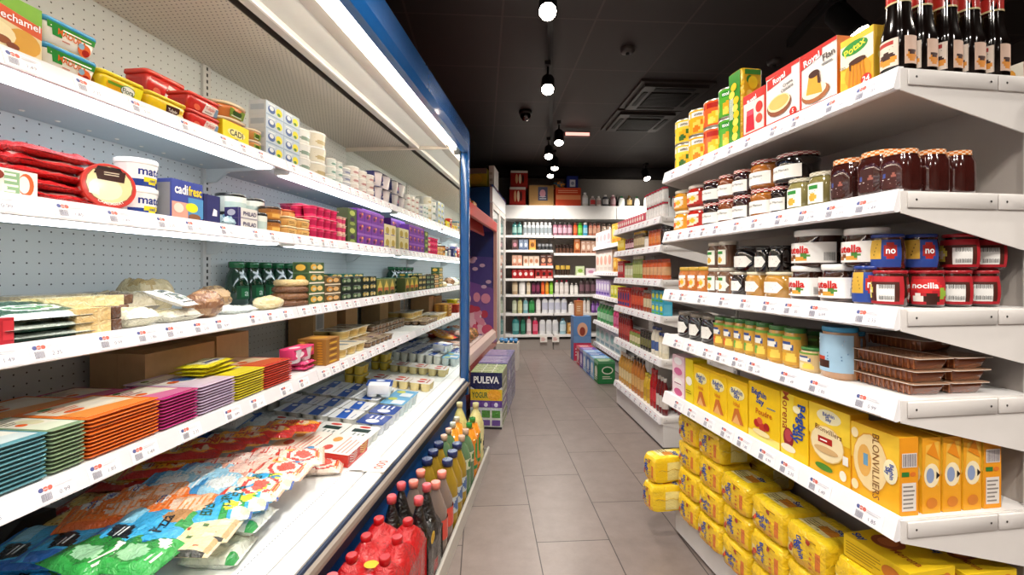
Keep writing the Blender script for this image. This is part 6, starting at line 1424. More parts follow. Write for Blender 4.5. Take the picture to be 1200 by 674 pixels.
def roundb(i): return lambda: pouch(.14, .17, .030, '#f6e2d2', [('e', .4, .4, .34, .3, '#d2463c'), ('e', .4, .4, .28, .24, '#f2e2d6'), ('e', .4, .4, .2, .16, '#d85a4c'), ('r', .0, .82, 1, .95, '#dc402c'), ('e', .8, .3, .1, .1, '#3f86b8'), ('e', .75, .65, .18, .12, '#eec46a'), ('l', .1, .1, .9, .2, 2, '#e8a45c')], seed=100+i, crimp='#e0b49a', nu=26, nv=30, rough=.9)
for i, (px, py, yw) in enumerate(((366, 604, .2), (398, 580, .15), (352, 556, .5), (376, 536, .35))):
    bagat('rd%d' % (i % 2), roundb(i % 2), .14, .17, .030, px, py, 'white bag with red rings in the tray, %s' % ('nearest the camera by the rail', 'second along the rail', 'set back in the middle', 'beside the striped yogurt tray')[i], 'bag', 'red ringed white bags', yw, (.016, .022, .04, .03)[i])
s_, v, z = heap(38, 632)
single(CO, s_, 1.36, trz(1.36)+.002, proto('blackw', lambda: (lambda b: b.prism([(-.06, 0), (.06, 0), (.055, .05), (-.02, .06), (-.06, .03)], 0, .07, '#2a2829', 'rubber'))(MB())), 'plastic_holder', 'holder', 'small black plastic holder in the tray left of the first pizza')
def greyb(i): return lambda: pouch(.17, .16, .06, '#c3d2d6', [('e', .4, .4, .3, .25, '#dde8ea'), ('p', [(.2, .5), (.95, .5), (.9, .95), (.3, .9)], '#2f66c4'), ('e', .6, .75, .18, .1, '#7fb0e6')], seed=121+i, crimp='#5a8ac8', rough=.8)
for i, (px, py) in enumerate(((232, 512), (262, 505), (300, 494))):
    bagat('gy%d' % (i % 2), greyb(i % 2), .17, .16, .06, px, py, 'clear bag with bright blue top behind the orange bags, %s' % ordt(i, 3), 'bag', 'blue topped clear bags', .2, .02)

# ---- tray: yogurts at the far end
YT = 'yogurt packs in the lower tray'
def ypack(nx, ny, R, h, cupc, lid, art, band=None, edge=None): return lambda: cup_pack(nx, ny, R, h, cupc, lid, art, band=band, edge=edge)
A_blue = [('p', [(.0, .3), (1, .45), (1, .8), (.0, .7)], '#2c5fc0'), ('l', .1, .1, .6, .22, 1, '#9aa6c4'), ('e', .75, .6, .12, .1, '#e9eef6')]
A_red = [('e', .3, .5, .12, .2, '#c9302c'), ('e', .7, .5, .12, .2, '#d85a3a'), ('l', .1, .1, .9, .3, 1, '#c88a80')]
A_dark = [('r', .35, .2, .65, .8, '#2b3f3a'), ('l', .05, .2, .3, .7, 3, '#8f9a98'), ('e', .82, .5, .1, .2, '#c23c34')]
A_navy = [('r', 0, 0, 1, 1, '#2c4a9a'), ('e', .3, .5, .2, .25, '#e3e9f6'), ('l', .55, .2, .95, .8, 3, '#e9eefa')]
A_yel = [('r', .05, .05, .95, .95, '#ecdc8a'), ('l', .2, .2, .8, .5, 2, '#c9a83c')]
def yrow(s0, v0, cols_, rows_, R, h, z, art, lid, cupc, look, band=None, edge=None, nx=2, ny=2, key=''):
    for r_ in range(rows_):
        for c_ in range(cols_):
            s_ = s0+R*nx+c_*(2*R*nx+.004); v = v0+r_*(2*R*ny+.004)
            x, y, _ = CO.w(s_, v)
            place('yogurt_pack', proto('yp'+key+str((nx, ny, R, h)), ypack(nx, ny, R, h, cupc, lid, art, band, edge)), (x, y, trz(v)+z+.0006), tuple((Matrix.Rotation(CO.item, 3, 'Z') @ Matrix.Rotation(math.atan(TSL), 3, 'X')).to_euler()),
                   mk(look, 'in the tray', ordt(c_, cols_, 'nearest', 'farthest', 'from the camera'), rowt(r_, rows_) if rows_ < 3 else NUM[r_+1]+' row from the rail'), 'pack', YT)
def striped_tray():
    b = MB(); b.prism([(-.085, .0), (.085, .0), (.09, .05), (-.09, .05)], 0, .15, '#d2362c', 'gloss')
    l = MB(); l.rbox(-.093, .093, -.003, .153, .05, .0515, .006, '#f6efe9', 'gloss', bev=.0004); l.art(topf(.18, .15, .0515), [('l', .05, .05, .95, .5, 4, '#e0a8a0'), ('e', .25, .7, .14, .12, '#cf5a50'), ('e', .7, .7, .14, .12, '#e0a45a')], 'gloss', 1.2)
    f = MB()
    for cx, c in ((-.045, '#f0d4cc'), (.045, '#f2cc6a')):
        for i in range(4):
            z0 = .008+.009*i
            f.add([(cx-.032, -.001, z0+.012), (cx, -.001, z0), (cx+.032, -.001, z0+.012), (cx+.032, -.001, z0+.016), (cx, -.001, z0+.004), (cx-.032, -.001, z0+.016)], [(0, 1, 4, 5), (1, 2, 3, 4)], c, 'gloss')
    return [('tray_body', b), ('film_lid', l), ('chevron_print', f)]
RX = rad(4.6)
for k, v_ in enumerate((.79, .95)):
    single(CO, 1.715, v_, trz(v_)+.001, proto('strt', striped_tray), 'yogurt_tray', 'pack', 'red tray with chevron stripes and printed white film, %s' % ('beside the rail', 'farther from the rail')[k], YT, rx=RX)
e = yrow(1.815, .79, 1, 4, .032, .045, .0, A_dark, '#f0f1ee', '#e4e6e0', 'white lidded yogurt four-pack with dark print', key='d')
yrow(1.955, .79, 1, 1, .032, .05, .0, A_navy, '#2c4a9a', '#dfe3ea', 'navy lidded yogurt four-pack', key='n')
yrow(1.955, .925, 1, 3, .032, .06, .0, A_blue, '#eef2f6', '#eef0ea', 'blue and white lidded yogurt four-pack of the nearer rows', key='b')
yrow(2.09, .79, 1, 1, .032, .055, .0, A_navy, '#2c4a9a', '#dfe3ea', 'navy lidded yogurt four-pack of the farther row', key='n')
yrow(2.09, .925, 1, 4, .032, .06, .0, A_blue, '#eef2f6', '#eef0ea', 'blue and white lidded yogurt four-pack of the middle row', key='b')
yrow(2.225, .925, 2, 3, .032, .07, .0, A_blue, '#eef2f6', '#eef0ea', 'tall blue and white lidded yogurt four-pack', key='b')
yrow(2.225, .79, 2, 1, .032, .06, .0, [('r', 0, 0, 1, 1, '#6fb0dc'), ('r', .1, .1, .6, .6, '#e4eef2'), ('e', .7, .7, .2, .2, '#c9d46a')], '#9cc8e0', '#d9e8ea', 'sky blue lidded yogurt four-pack', key='s')
yrow(2.36+.0, 1.30, 1, 1, .032, .03, .0, [], '#e6eee9', '#d9e2dc', 'plain pale yogurt four-pack', key='p')
yrow(2.70, .79, 1, 3, .034, .05, .0, A_red, '#f3efe9', '#e9d79a', 'white lidded custard four-pack with red dots', key='r')
yrow(2.70, 1.22, 1, 1, .032, .055, .0, A_yel, '#f2e6a4', '#efd04e', 'pale yellow lidded dessert four-pack, lower layer', key='y')
yrow(2.70, 1.22, 1, 1, .032, .055, .0605, A_yel, '#f2e6a4', '#efd04e', 'pale yellow lidded dessert four-pack, upper layer', key='y')
def sidepack():
    o = cup_pack(2, 2, .033, .06, '#f2f4f0', '#2750a8', [('r', 0, .1, 1, .9, '#2750a8')], sleeve='#f2f3f6', sleeveart=[('r', .55, 0, 1, 1, '#2750a8'), ('e', .78, .5, .14, .22, '#dfe6f4')]); return o
single(CO, 2.33, .885, trz(.95)+.0735, proto('sidep', sidepack), 'yogurt_pack', 'pack', 'white yogurt pack with blue sleeve lying on top of other yogurts', YT, yaw=.3, rx=RX)
# ================================================================== bottle bin on the floor along the dairy case
bn = CO.root('floor_bin', 'low grey floor bin of drink bottles along the dairy case', 'bin')
B0, B1 = .55, 2.62
m = MB(); m.box(-.603, -.415, B0, B1, .0, .022, '#4a4c50', 'paint'); ob('floor_pan', m, bn)
m = MB(); m.prism([(-.415, 0), (-.406, 0), (-.404, .075), (-.410, .082), (-.416, .078)], B0, B1, '#c9c6bf', 'paint'); ob('front_lip', m, bn)
m = MB(); m.box(-.603, -.416, B1-.006, B1, .022, .07, '#a8a69f', 'paint'); m.box(-.603, -.416, B0, B0+.006, .022, .07, '#a8a69f', 'paint'); ob('end_lip', m, bn)
ZB = .0225
def bot(s_, v_, pr, label, grp=None, name='drink_bottle'): return single(CO, s_, v_, ZB, pr, name, 'bottle', label, grp)
LEM = proto('lemon', bottle, .046, .345, '#dfd98c', '#d6cf9a', None, neck=.3, mat='jarglass', shoulder=.66)
LEMa = proto('lemonz', lambda: bottle(.046, .345, '#e9e29a', '#d9d39c', '#ece6a6', [('p', [(.4, .1), (.6, .1), (.58, .9), (.5, .6)], '#2b2b26'), ('t', 'Zeo', .5, .5, .5, '#26261f', 60, .03), ('e', .3, .4, .06, .2, '#ddd25a')], (.28, .62), mat='jarglass', shoulder=.68))
ORP = proto('orangep', lambda: bottle(.042, .30, '#e89a2c', '#c9cfc0', '#f0a832', [('e', .5, .5, .12, .4, '#3f8a34'), ('e', .58, .4, .1, .3, '#f2c23a'), ('t', 'Trina', .45, .7, .22, '#2f7a3a', 0, .03)], (.3, .72), mat='jarglass', shoulder=.74))
ORG = proto('orangeg', lambda: bottle(.042, .30, '#e38f28', '#2f8a3a', '#e8872a', [('e', .5, .6, .1, .4, '#3f9a3a'), ('e', .6, .3, .08, .3, '#d23a2a'), ('r', 0, .0, 1, .1, '#3a8a3a')], (.25, .74), mat='jarglass', shoulder=.76))
GRN = proto('greenb', lambda: bottle(.042, .30, '#7fa67a', '#d9b59a', '#cfd6b4', [('e', .5, .5, .1, .4, '#3f7a34'), ('l', .3, .3, .7, .6, 2, '#4f6a3c')], (.5, .66), mat='pet', shoulder=.7))
YEL = proto('yelb', lambda: bottle(.043, .30, '#c9a83a', '#26305c', '#b8c2c4', [('e', .5, .5, .12, .4, '#4a6aa0'), ('l', .3, .3, .7, .7, 3, '#e9e4b8')], (.3, .52), mat='pet', shoulder=.68, neck=.42))
CLR = proto('clrb', lambda: bottle(.043, .29, '#a8948a', '#ee8a78', '#d64a3a', [('l', .3, .3, .7, .7, 2, '#f4e6e0')], (.3, .55), mat='pet', shoulder=.64, neck=.34, waist=.95))
BO = 'bottles in the floor bin'
vi, vo = .504, .418
bot(2.50, vo, LEMa, 'tall pale lemon drink bottle at the far outer corner of the bin', BO)
bot(2.50, vi+.006, LEM, 'tall pale lemon drink bottle at the far inner corner of the bin', BO)
bot(2.385, vo, ORG, 'orange drink bottle with green leaf label in outer row', BO); bot(2.385, vi, ORP, 'orange drink bottle with pale cap in inner row', BO)
bot(2.295, vo, ORG, 'second orange drink bottle with green leaf label in outer row', BO); bot(2.295, vi, ORP, 'second orange drink bottle with pale cap in inner row', BO)
for k, s_ in enumerate((2.205, 2.115)):
    bot(s_, vo, GRN, 'clear greenish bottle with peach cap in outer row, %s' % ('farther one', 'nearer one')[k], BO); bot(s_, vi, GRN, 'clear greenish bottle with peach cap in inner row, %s' % ('farther one', 'nearer one')[k], BO)
for k, s_ in enumerate((2.022, 1.932, 1.842)):
    bot(s_, vo, YEL, 'yellow oil bottle with navy cap in outer row, %s from far end' % NUM[k+1], BO); bot(s_, vi, YEL, 'yellow oil bottle with navy cap in inner row, %s from far end' % NUM[k+1], BO)
for k, s_ in enumerate((1.752, 1.662)):
    bot(s_, vo, CLR, 'clear bottle with coral pink cap in outer row, %s' % ('farther one', 'nearer one')[k], BO)
    bot(s_, vi, CLR, 'clear bottle with coral pink cap in inner row, %s' % ('farther one', 'nearer one')[k], BO)
def shrink(cols_, rows_, R, h, film, capc, sticker, patch, seed, hc=.70, kk=1.9):
    """bottles shrink wrapped together: film drapes over the shoulders and necks"""
    W, D = cols_*2*R, rows_*2*R
    cs = [(-W/2+R+i*2*R, R+j*2*R) for i in range(cols_) for j in range(rows_)]
    def hz(x, y):
        z = 0
        for cx, cy in cs:
            d = math.hypot(x-cx, y-cy)/R
            z = max(z, math.exp(-(d*kk)**2))
        dx = max(0, 1-(min(x+W/2, W/2-x, y, D-y))/(R*.5))
        return h*(hc+(.97-hc)*z)-dx*dx*h*.10+noise.noise(Vector((x*40+seed, y*40, 0)))*.006
    b = MB(); n = 12*max(cols_, rows_)
    def top(u, v): x = -W/2+W*u; y = D*v; return (x, y, hz(x, y))
    b.grid(top, 12*cols_, 12*rows_, lambda u, v: film, 'film')
    def scal(t, n_):   # scalloped side
        return R*.10*abs(sin(pi*t*n_))-R*.08
    sx = lambda u, v, f, t0: None
    for side in range(4):
        if side == 0: P = lambda u, v: (-W/2+W*u, -scal(u, cols_)-.0 if v < .93 else 0, top(u, 0)[2]*v)
        elif side == 1: P = lambda u, v: (W/2+(scal(u, rows_) if v < .93 else 0), D*u, top(1, u)[2]*v)
        elif side == 2: P = lambda u, v: (W/2-W*u, D+(scal(u, cols_) if v < .93 else 0), top(1-u, 1)[2]*v)
        else: P = lambda u, v: (-W/2-(scal(u, rows_) if v < .93 else 0), D*(1-u), top(0, 1-u)[2]*v)
        def cf(u, v, s_=side):
            if patch and ((u-.5)/.16)**2+((v-.45)/.13)**2 < 1: return patch
            return film
        b.grid(P, 14, 14, cf, 'film')
    out = [('shrink_film', b)]
    st = MB()
    for side, (x, y) in enumerate(((-W*.28, -.0), (W/2+.0, D*.3))):
        for k in range(1):
            pts = [(.022*cos(a*pi/8), .018*sin(a*pi/8)) for a in range(16)]
            if side == 0: vs = [(x+p, y-.004, h*.62+q) for p, q in pts]; vr = [(x+p*.6, y-.0046, h*.62+q*.6) for p, q in pts]
            else: vs = [(x+.004, y+p, h*.62+q) for p, q in pts]; vr = [(x+.0046, y+p*.6, h*.62+q*.6) for p, q in pts]
            st.add(vs, [tuple(range(16))], sticker); st.add(vr, [tuple(range(16))], mix(sticker, '#a05a10', .4))
    x, y = cs[0]; vs = [(x+R*.2+.017*cos(a*pi/8), y+R*.9+.02*sin(a*pi/8), hz(x+R*.2, y+R*.9)+.014) for a in range(16)]
    st.add(vs, [tuple(range(16))], sticker)
    out.append(('sticker', st))
    c = MB(); c.lathe([(R*.34, h*.93), (R*.36, h*.99), (R*.3, h)], 14, 0, 0, mat='gloss', col=capc)
    cm = c.build('cap')
    for cx, cy in cs: out.append(('cap', cm, (cx, cy, 0)))
    return out
RP = proto('redpack', shrink, 3, 2, .046, .32, '#bc0a12', '#b00c12', '#e0b42c', '#0f0c0d', 1, .84, 1.35)
BP = proto('blackpack', shrink, 2, 2, .046, .335, '#0a0708', '#d8565c', '#e6c22c', '#a3151c', 2, .62)
BR = proto('blackred', shrink, 2, 2, .046, .33, '#8f1218', '#1a1516', '#e6c22c', '#0d0b0c', 3, .66)
single(CO, 1.50, .415, ZB, BP, 'cola_multipack', 'multipack', 'black shrink wrapped cola pack with pink caps and yellow sticker in the floor bin', 'cola multipacks')
single(CO, 1.255, .415, ZB, RP, 'cola_multipack', 'multipack', 'large glossy red shrink wrapped cola pack in the floor bin', 'cola multipacks')
single(CO, 1.01, .415, ZB, BP, 'cola_multipack', 'multipack', 'black shrink wrapped cola pack cut off by the bottom picture edge', 'cola multipacks')
single(CO, .80, .415, ZB, BR, 'cola_multipack', 'multipack', 'dark red shrink wrapped cola pack out of frame at the near end of bin', 'cola multipacks')

# ---- milk packs beyond the bin
def milk(w, d, h, top='#a9c07a'):
    fr_ = [('r', 0, .74, 1, 1, '#1c2352'), ('e', .5, .78, .5, .12, '#1c2352'), ('t', 'PULEVA', .5, .87, .12, '#ffffff', 0, .035, .8), ('r', 0, .5, 1, .7, '#e6c22c'), ('e', .75, .6, .22, .1, '#f0a82a'), ('t', 'YOGUR', .3, .6, .1, '#2c5a34', 0, .03, .5), ('r', 0, .38, 1, .5, '#5d3b8c')]
    for i in range(3): fr_ += [('r', .04+.32*i, .38, .30+.32*i, .48, '#6d4a9e'), ('r', .04+.32*i, .2, .3+.32*i, .33, '#4f8f3c'), ('r', .04+.32*i, .06, .3+.32*i, .16, '#6b4d9a'), ('e', .17+.32*i, .43, .06, .04, '#e9e4f4')]
    fr_ += [('r', 0, .33, 1, .37, '#cfd6dc'), ('r', 0, 0, 1, .04, '#1f1f26')]
    sd = [('r', 0, .55, 1, 1, '#a8b88a'), ('r', 0, .3, 1, .5, '#7d6aa8'), ('r', 0, .05, 1, .25, '#8fae6a'), ('l', .05, .1, .9, .9, 6, '#dfe3d6')]
    return carton(w, d, h, '#dfe0d8', fr_, sd, top=top, topart=[('r', .33, 0, .36, 1, '#e9eadf'), ('r', .66, 0, .69, 1, '#e9eadf'), ('l', .05, .1, .95, .9, 4, '#d4dcb4')], mat='film')
def onf(s_, v_, w, pr, name, cat, label, grp=None, yaw=0., z=0.):
    """stands on the floor with its front turned to the camera; v is its right hand side"""
    x, y, _ = CO.w(s_, v_+w/2); return place(name, pr, (x, y, z+.0004), (0, 0, CO.ang+yaw), label, cat, grp)
MG = 'milk and yogurt drink packs on the floor'
onf(3.14, .395, .225, proto('milk', milk, .225, .30, .395), 'milk_multipack', 'multipack', 'milk pack stack with navy band and white lettering facing the camera on the floor', MG)
onf(3.45, .395, .225, proto('milk2', lambda: carton(.225, .30, .40, '#6d6aa8', [('r', 0, 0, 1, 1, '#5f5a9c')], [('r', 0, .5, 1, .95, '#8f93c4'), ('r', 0, .05, 1, .45, '#b8bdd8'), ('e', .5, .7, .2, .12, '#e9eaf4'), ('l', .05, .1, .95, .4, 4, '#7f86b8')], top='#8a7fb8', topart=[('l', .05, .1, .95, .9, 5, '#c9c2e0')], mat='film')), 'milk_multipack', 'multipack', 'violet milk pack behind the navy banded stack', MG)
onf(3.76, .395, .225, proto('milk3', lambda: carton(.225, .30, .40, '#8f98b8', [('r', 0, 0, 1, 1, '#5f5a9c')], [('r', 0, .5, 1, .95, '#aeb6cc'), ('l', .05, .1, .95, .9, 5, '#6f7aa8')], top='#7d78b4', topart=[('l', .05, .1, .95, .9, 5, '#c9a8d0')], mat='film')), 'milk_multipack', 'multipack', 'grey violet milk pack, third from the camera', MG)
for k in range(3): onf(4.08+.02*k, .40+.075*k, .07, proto('milkb', lambda: carton(.07, .07, .22, '#a68cc4', [('r', 0, .6, 1, 1, '#7d5aa8'), ('l', .1, .2, .9, .5, 2, '#ffffff')], [('r', 0, .5, 1, .9, '#b59ad0')], mat='film')), 'drink_carton', 'carton', 'small violet drink carton on the floor by the red case, %s' % ordt(k, 3, frm='from right'), 'small violet cartons')
onf(5.02, .46, .24, proto('wbox', lambda: cardbox(.24, .22, .30, tape=False, col='#e6e2dc')), 'cardboard_box', 'box', 'white box on the floor holding a tray of blue packets near the fridge')
for k in range(4): onf(5.04+.04*(k % 2), .46+.055*k, .05, proto('bluep', lambda: pouch(.05, .09, .05, '#2f86c9', [('e', .5, .5, .3, .3, '#8fc4e6')], seed=3, crimp='#5aa8dc', nu=8, nv=8)), 'snack_packet', 'pack', 'small bright blue packet on the white floor box, %s' % ordt(k, 4, frm='from right'), 'blue packets', z=.30)

# ---- in and on the red case and the fridge
for k in range(6):
    s_ = 3.45+.2*k
    single(CO, s_, .80, .43, proto('flowers', lambda: lumpy(.08, .07, .06, '#c9843a', '#7a5a2a', 4., sc=4.)), 'pastry_bag', 'bag', 'bag of brown pastries in the red case, %s' % ordt(k, 6, 'nearest', 'farthest', 'from the camera'), 'pastry bags in the red case')
def piglet():
    b = MB(); b.rbox(-.09, .09, 0, .12, 0, .10, .02, '#b8752c', 'film'); b.art(flat(.18, .1, 0), [('e', .3, .5, .2, .3, '#e6a83a'), ('e', .7, .5, .18, .25, '#8a4a1c')]); return b
for k in range(3): single(CO, 3.7+.3*k, .80, 1.678, proto('snk', piglet), 'snack_bag', 'bag', 'golden snack bag on top of the red case, %s' % ordt(k, 3), 'golden snack bags')
single(CO, 3.36, .80, 1.678, proto('orb', lambda: (lambda: [('plush_body', lumpy(.07, .06, .13, '#c9683a', '#b8562c', 7., 'card', 2.))])()), 'orange_bag', 'bag', 'orange and white crumpled bag above the red case beside the blue post')
x, y, _ = CO.w(4.92, 1.10); place('carton_tray', proto('ytray', lambda: carton(.62, .35, .20, '#c9b62a', [('r', 0, .7, 1, 1, '#8a7a6a'), ('e', .2, .4, .12, .3, '#e0a83a'), ('e', .5, .4, .14, .3, '#b5682c'), ('e', .8, .4, .12, .3, '#e6c23a')], [('r', 0, 0, 1, 1, '#b8b02a')])), (x, y, 2.046), (0, 0, CO.ang), 'wide carton with yellow side and fruit print on top of the fridge', 'box')
x, y, _ = CO.w(4.98, .745); place('paper_sack', proto('wsack', lambda: carton(.06, .35, .24, '#f2f0ec', [('l', .1, .2, .9, .8, 2, '#c9c4bc')], [('r', .1, .1, .9, .9, '#f7f6f3')])), (x, y, 2.046), (0, 0, CO.ang), 'bright white upright pack at the front corner of the fridge top', 'box')
# fridge contents are seen only through the glass doors

# ================================================================== second right unit (sauces, pickles, oils)
def g2row(zi, v, u0, u1, n, h, fn, name, cat, look, nl=1, F=G2, Z=G2Z, where=None, rows=1, skip=()):
    sa, sb = u1, u0; W = (u1-u0)/n; w = round(W-.003, 4); pr = proto('g2'+look, fn, w, h)
    wh = where or ('on the %s shelf of second unit' % ('top', 'second', 'third', 'fourth', 'fifth', 'bottom')[zi])
    for k in range(rows):
        for j in range(nl):
            for i in range(n):
                if (i, j) in skip: continue
                s_ = u1-W*(i+.5); x, y, _ = F.w(s_, v+k*(w+.004))
                place(name, pr, (x, y, Z[zi]+j*(h+.0004)+.0003), F.item, mk(look, wh, ordt(i, n), layt(j, nl), rowt(k, rows)), cat, look.split(' ')[-1]+' products on the second right unit')
def sj(c, lid, lab=None, lcol='#e9e2d2', p=2., lidh=.13):
    def f(w, h):
        b = MB(); R = w/2; H = h*(1-lidh)
        b.lathe([(R*.9, 0, c), (R, h*.06, c), (R, h*.22, lab or c), (R, h*.62, c), (R, H*.88, c), (R*.85, H, c), (R*.9, H, lid), (R*.9, h, lid)], 12, 0, R, mat='jarglass', p=p); return b
    return f
def sb(c, cap, lab, k=.34, hs=.62):
    def f(w, h):
        b = MB(); R = w/2
        b.lathe([(R*.9, 0, c), (R, h*.04, c), (R, h*.18, lab), (R, h*.5, c), (R, h*hs, c), (R*k*1.1, h*.84, c), (R*k, h*.9, cap), (R*k*1.1, h*.9, cap), (R*k*1.1, h, cap)], 12, 0, R, mat='jarglass'); return b
    return f
def sbx(c, a, b_):
    def f(w, h): return carton(w, .06, h, c, [('e', .5, .55, .34, .22, a), ('r', .1, .08, .9, .24, b_), ('l', .15, .8, .85, .93, 1, mix(c, '#ffffff', .6))], [('r', .1, .1, .9, .9, mix(c, '#ffffff', .2))])
    return f
# top (z 1.446)
g2row(0, .02, .02, .34, 7, 0.094, sj('#efe9e6', '#c8324a', '#f4f2f0', p=2.), 'cream_jar', 'jar', 'white jar with pink red lid', nl=2)
g2row(0, .02, .36, .98, 12, 0.069, sbx('#d9556a', '#f0e4da', '#b5283c'), 'soup_packet', 'packet', 'pink red and cream packet', nl=1)
g2row(0, .09, .36, .98, 12, 0.094, sbx('#b58a5a', '#d9c49a', '#7a4a2a'), 'soup_packet', 'packet', 'tan packet in rear row')
# second (1.267)
g2row(1, .02, .02, .10, 1, 0.128, sj('#2a1a14', '#14100f', '#3a2a1c'), 'olive_jar', 'jar', 'large dark olive jar')
g2row(1, .02, .11, .30, 3, 0.112, sj('#d2642a', '#b03a1c', '#e0843c'), 'pepper_jar', 'jar', 'orange pepper jar')
g2row(1, .02, .31, .38, 1, 0.078, sj('#efeae2', '#d9d2c6', '#f4f0e9'), 'white_tub', 'tub', 'white tub')
g2row(1, .02, .39, .60, 4, 0.128, sj('#8a7a5a', '#e0b02a', '#c9b48a'), 'artichoke_jar', 'jar', 'tall jar with yellow lid')
g2row(1, .02, .61, .80, 4, 0.090, sj('#5a1f2a', '#8a2a3a', '#d9b0b4'), 'beet_jar', 'jar', 'dark red beet jar')
g2row(1, .02, .81, .98, 4, 0.095, sbx('#e6c82a', '#f4ea9a', '#c99a1c'), 'broth_box', 'box', 'yellow broth box')
# third (1.052)
g2row(2, .02, .02, .42, 6, 0.131, sj('#cf5a24', '#b5401c', '#d9a87a'), 'tomato_jar', 'jar', 'orange tomato sauce jar', nl=1)
g2row(2, .02, .43, .62, 4, 0.165, sj('#8a9a4a', '#d9d2b4', '#b8c27a'), 'pickle_jar', 'jar', 'pale green pickle jar with white lid')
g2row(2, .02, .63, .82, 3, 0.117, sj('#c9c29a', '#5a8a3a', '#dfe0c4'), 'asparagus_jar', 'jar', 'pale asparagus jar with green lid')
g2row(2, .02, .83, .98, 3, 0.138, sbx('#c4323a', '#e9d9cc', '#8a1c24'), 'soup_box', 'box', 'red soup box')
# fourth (.825)
g2row(3, .02, .02, .22, 3, 0.078, sbx('#3aa4c4', '#e6e23a', '#5ab03a'), 'corn_can', 'can', 'blue green and yellow can', nl=2)
g2row(3, .02, .23, .40, 3, 0.150, sj('#a8481e', '#8a8478', '#d9c9a4'), 'sauce_jar', 'jar', 'brown sauce jar with grey lid')
g2row(3, .02, .41, .66, 4, 0.165, sj('#a02a1c', '#c42a20', '#d95a3a'), 'tomato_jar', 'jar', 'red sauce jar')
g2row(3, .02, .67, .98, 5, 0.150, sbx('#d23a34', '#2c3f8a', '#2a3c86'), 'tomato_box', 'box', 'red box with blue top', nl=1)
# fifth (.555)
g2row(4, .02, .02, .12, 2, 0.159, sj('#ece2c4', '#1f3f8a', '#f2ecd8'), 'mayonnaise_jar', 'jar', 'cream mayonnaise jar with blue lid')
g2row(4, .02, .13, .25, 2, 0.183, sb('#e9e2cf', '#23407e', '#3a5a9a', .6), 'mayonnaise_bottle', 'bottle', 'white bottle with blue label')
g2row(4, .02, .26, .46, 4, 0.134, sj('#2c2a1c', '#1c1a16', '#6a6a3a'), 'olive_jar', 'jar', 'black olive jar')
g2row(4, .02, .47, .70, 4, 0.110, sj('#8a9a4a', '#c23a2a', '#d9cfa4'), 'pickle_jar', 'jar', 'green pickle jar with red lid')
g2row(4, .02, .71, .98, 5, 0.207, sj('#8f1c1a', '#5a1414', '#b5322a'), 'tomato_jar', 'jar', 'tall dark red jar')
# bottom (.2)
g2row(5, .02, .02, .16, 3, 0.230, sb('#6e1018', '#e9e4e0', '#d9cfc9', .45), 'ketchup_bottle', 'bottle', 'dark red bottle with white cap')
g2row(5, .12, .02, .16, 3, 0.276, sb('#6e1018', '#e9e4e0', '#d9cfc9', .45), 'ketchup_bottle', 'bottle', 'taller dark red bottle with white cap behind')
g2row(5, .02, .17, .27, 2, 0.253, sb('#b5121a', '#c9202a', '#d9303a', .5), 'ketchup_bottle', 'bottle', 'bright red ketchup bottle')
g2row(5, .02, .28, .40, 2, 0.196, sb('#e0b82a', '#e6d23a', '#c9a02a', .5), 'mustard_bottle', 'bottle', 'yellow mustard bottle')
g2row(5, .02, .41, .66, 4, 0.265, sb('#c4782a', '#3a2218', '#e0b06a', .3), 'oil_bottle', 'bottle', 'amber oil bottle with dark cap')
g2row(5, .02, .67, .98, 5, 0.241, sb('#cf9a3a', '#efe6d2', '#e6cf9a', .35), 'oil_bottle', 'bottle', 'golden oil bottle with white cap')

# ================================================================== far right unit (washing powder) and floor packs
def g3(zi, u0, u1, n, h, fn, name, cat, look, nl=1, v=.02): g2row(zi, v, u0, u1, n, h, fn, name, cat, look, nl, F=G3, Z=G3Z, where='on the %s shelf of the far right unit' % ('top', 'second', 'third', 'fourth', 'bottom')[zi])
g3(0, .02, .35, 2, .22, sbx('#e6b82a', '#f4e9a0', '#d98a1c'), 'detergent_bag', 'bag', 'tall yellow bag')
g3(0, .4, 1.08, 4, .18, sbx('#e9e4e2', '#d9b0b8', '#c9c4d0'), 'detergent_bag', 'bag', 'white and pink bag')
g3(1, .02, .3, 2, .16, sbx('#e3a02a', '#f0d27a', '#b5762a'), 'detergent_bag', 'bag', 'orange yellow bag')
g3(1, .35, 1.08, 4, .26, sbx('#efe2da', '#e0a898', '#d9ccc4'), 'detergent_bag', 'bag', 'large white bag with salmon print')
g3(2, .02, .4, 3, .14, sbx('#d9d23a', '#f0eea0', '#8aa03a'), 'detergent_box', 'box', 'yellow green box')
g3(2, .45, 1.08, 5, .20, sbx('#b8a4d6', '#e9e4f2', '#6a4aa8'), 'detergent_bottle', 'bottle', 'lilac detergent pack')
g3(3, .02, .35, 3, .24, sb('#d6447e', '#e9d4de', '#e87aa4', .5), 'detergent_bottle', 'bottle', 'pink detergent bottle')
g3(3, .40, 1.08, 5, .24, sb('#3f9a54', '#e9efe6', '#a4d0a8', .5), 'detergent_bottle', 'bottle', 'green detergent bottle')
g3(4, .02, 1.08, 5, .24, sbx('#d4dcda', '#9ac4c0', '#8aa8b4'), 'paper_roll_pack', 'pack', 'pale pack with teal print')
DG = 'detergent boxes on the floor'
def det(c, a, t=None):
    def f(): return carton(.17, .16, .22, c, [('r', .03, .03, .97, .97, mix(c, '#ffffff', .08)), ('e', .55, .6, .34, .18, a), ('e', .55, .6, .27, .13, mix(c, '#000000', .1)), ('l', .25, .2, .85, .36, 2, a), ('r', .0, .9, 1, 1, mix(c, '#ffffff', .3))], [('e', .5, .5, .3, .25, a), ('r', 0, .85, 1, 1, mix(c, '#ffffff', .5)), ('l', .1, .1, .9, .35, 3, mix(a, '#ffffff', .4))], topart=[('l', .1, .1, .9, .9, 3, a)])
    return f
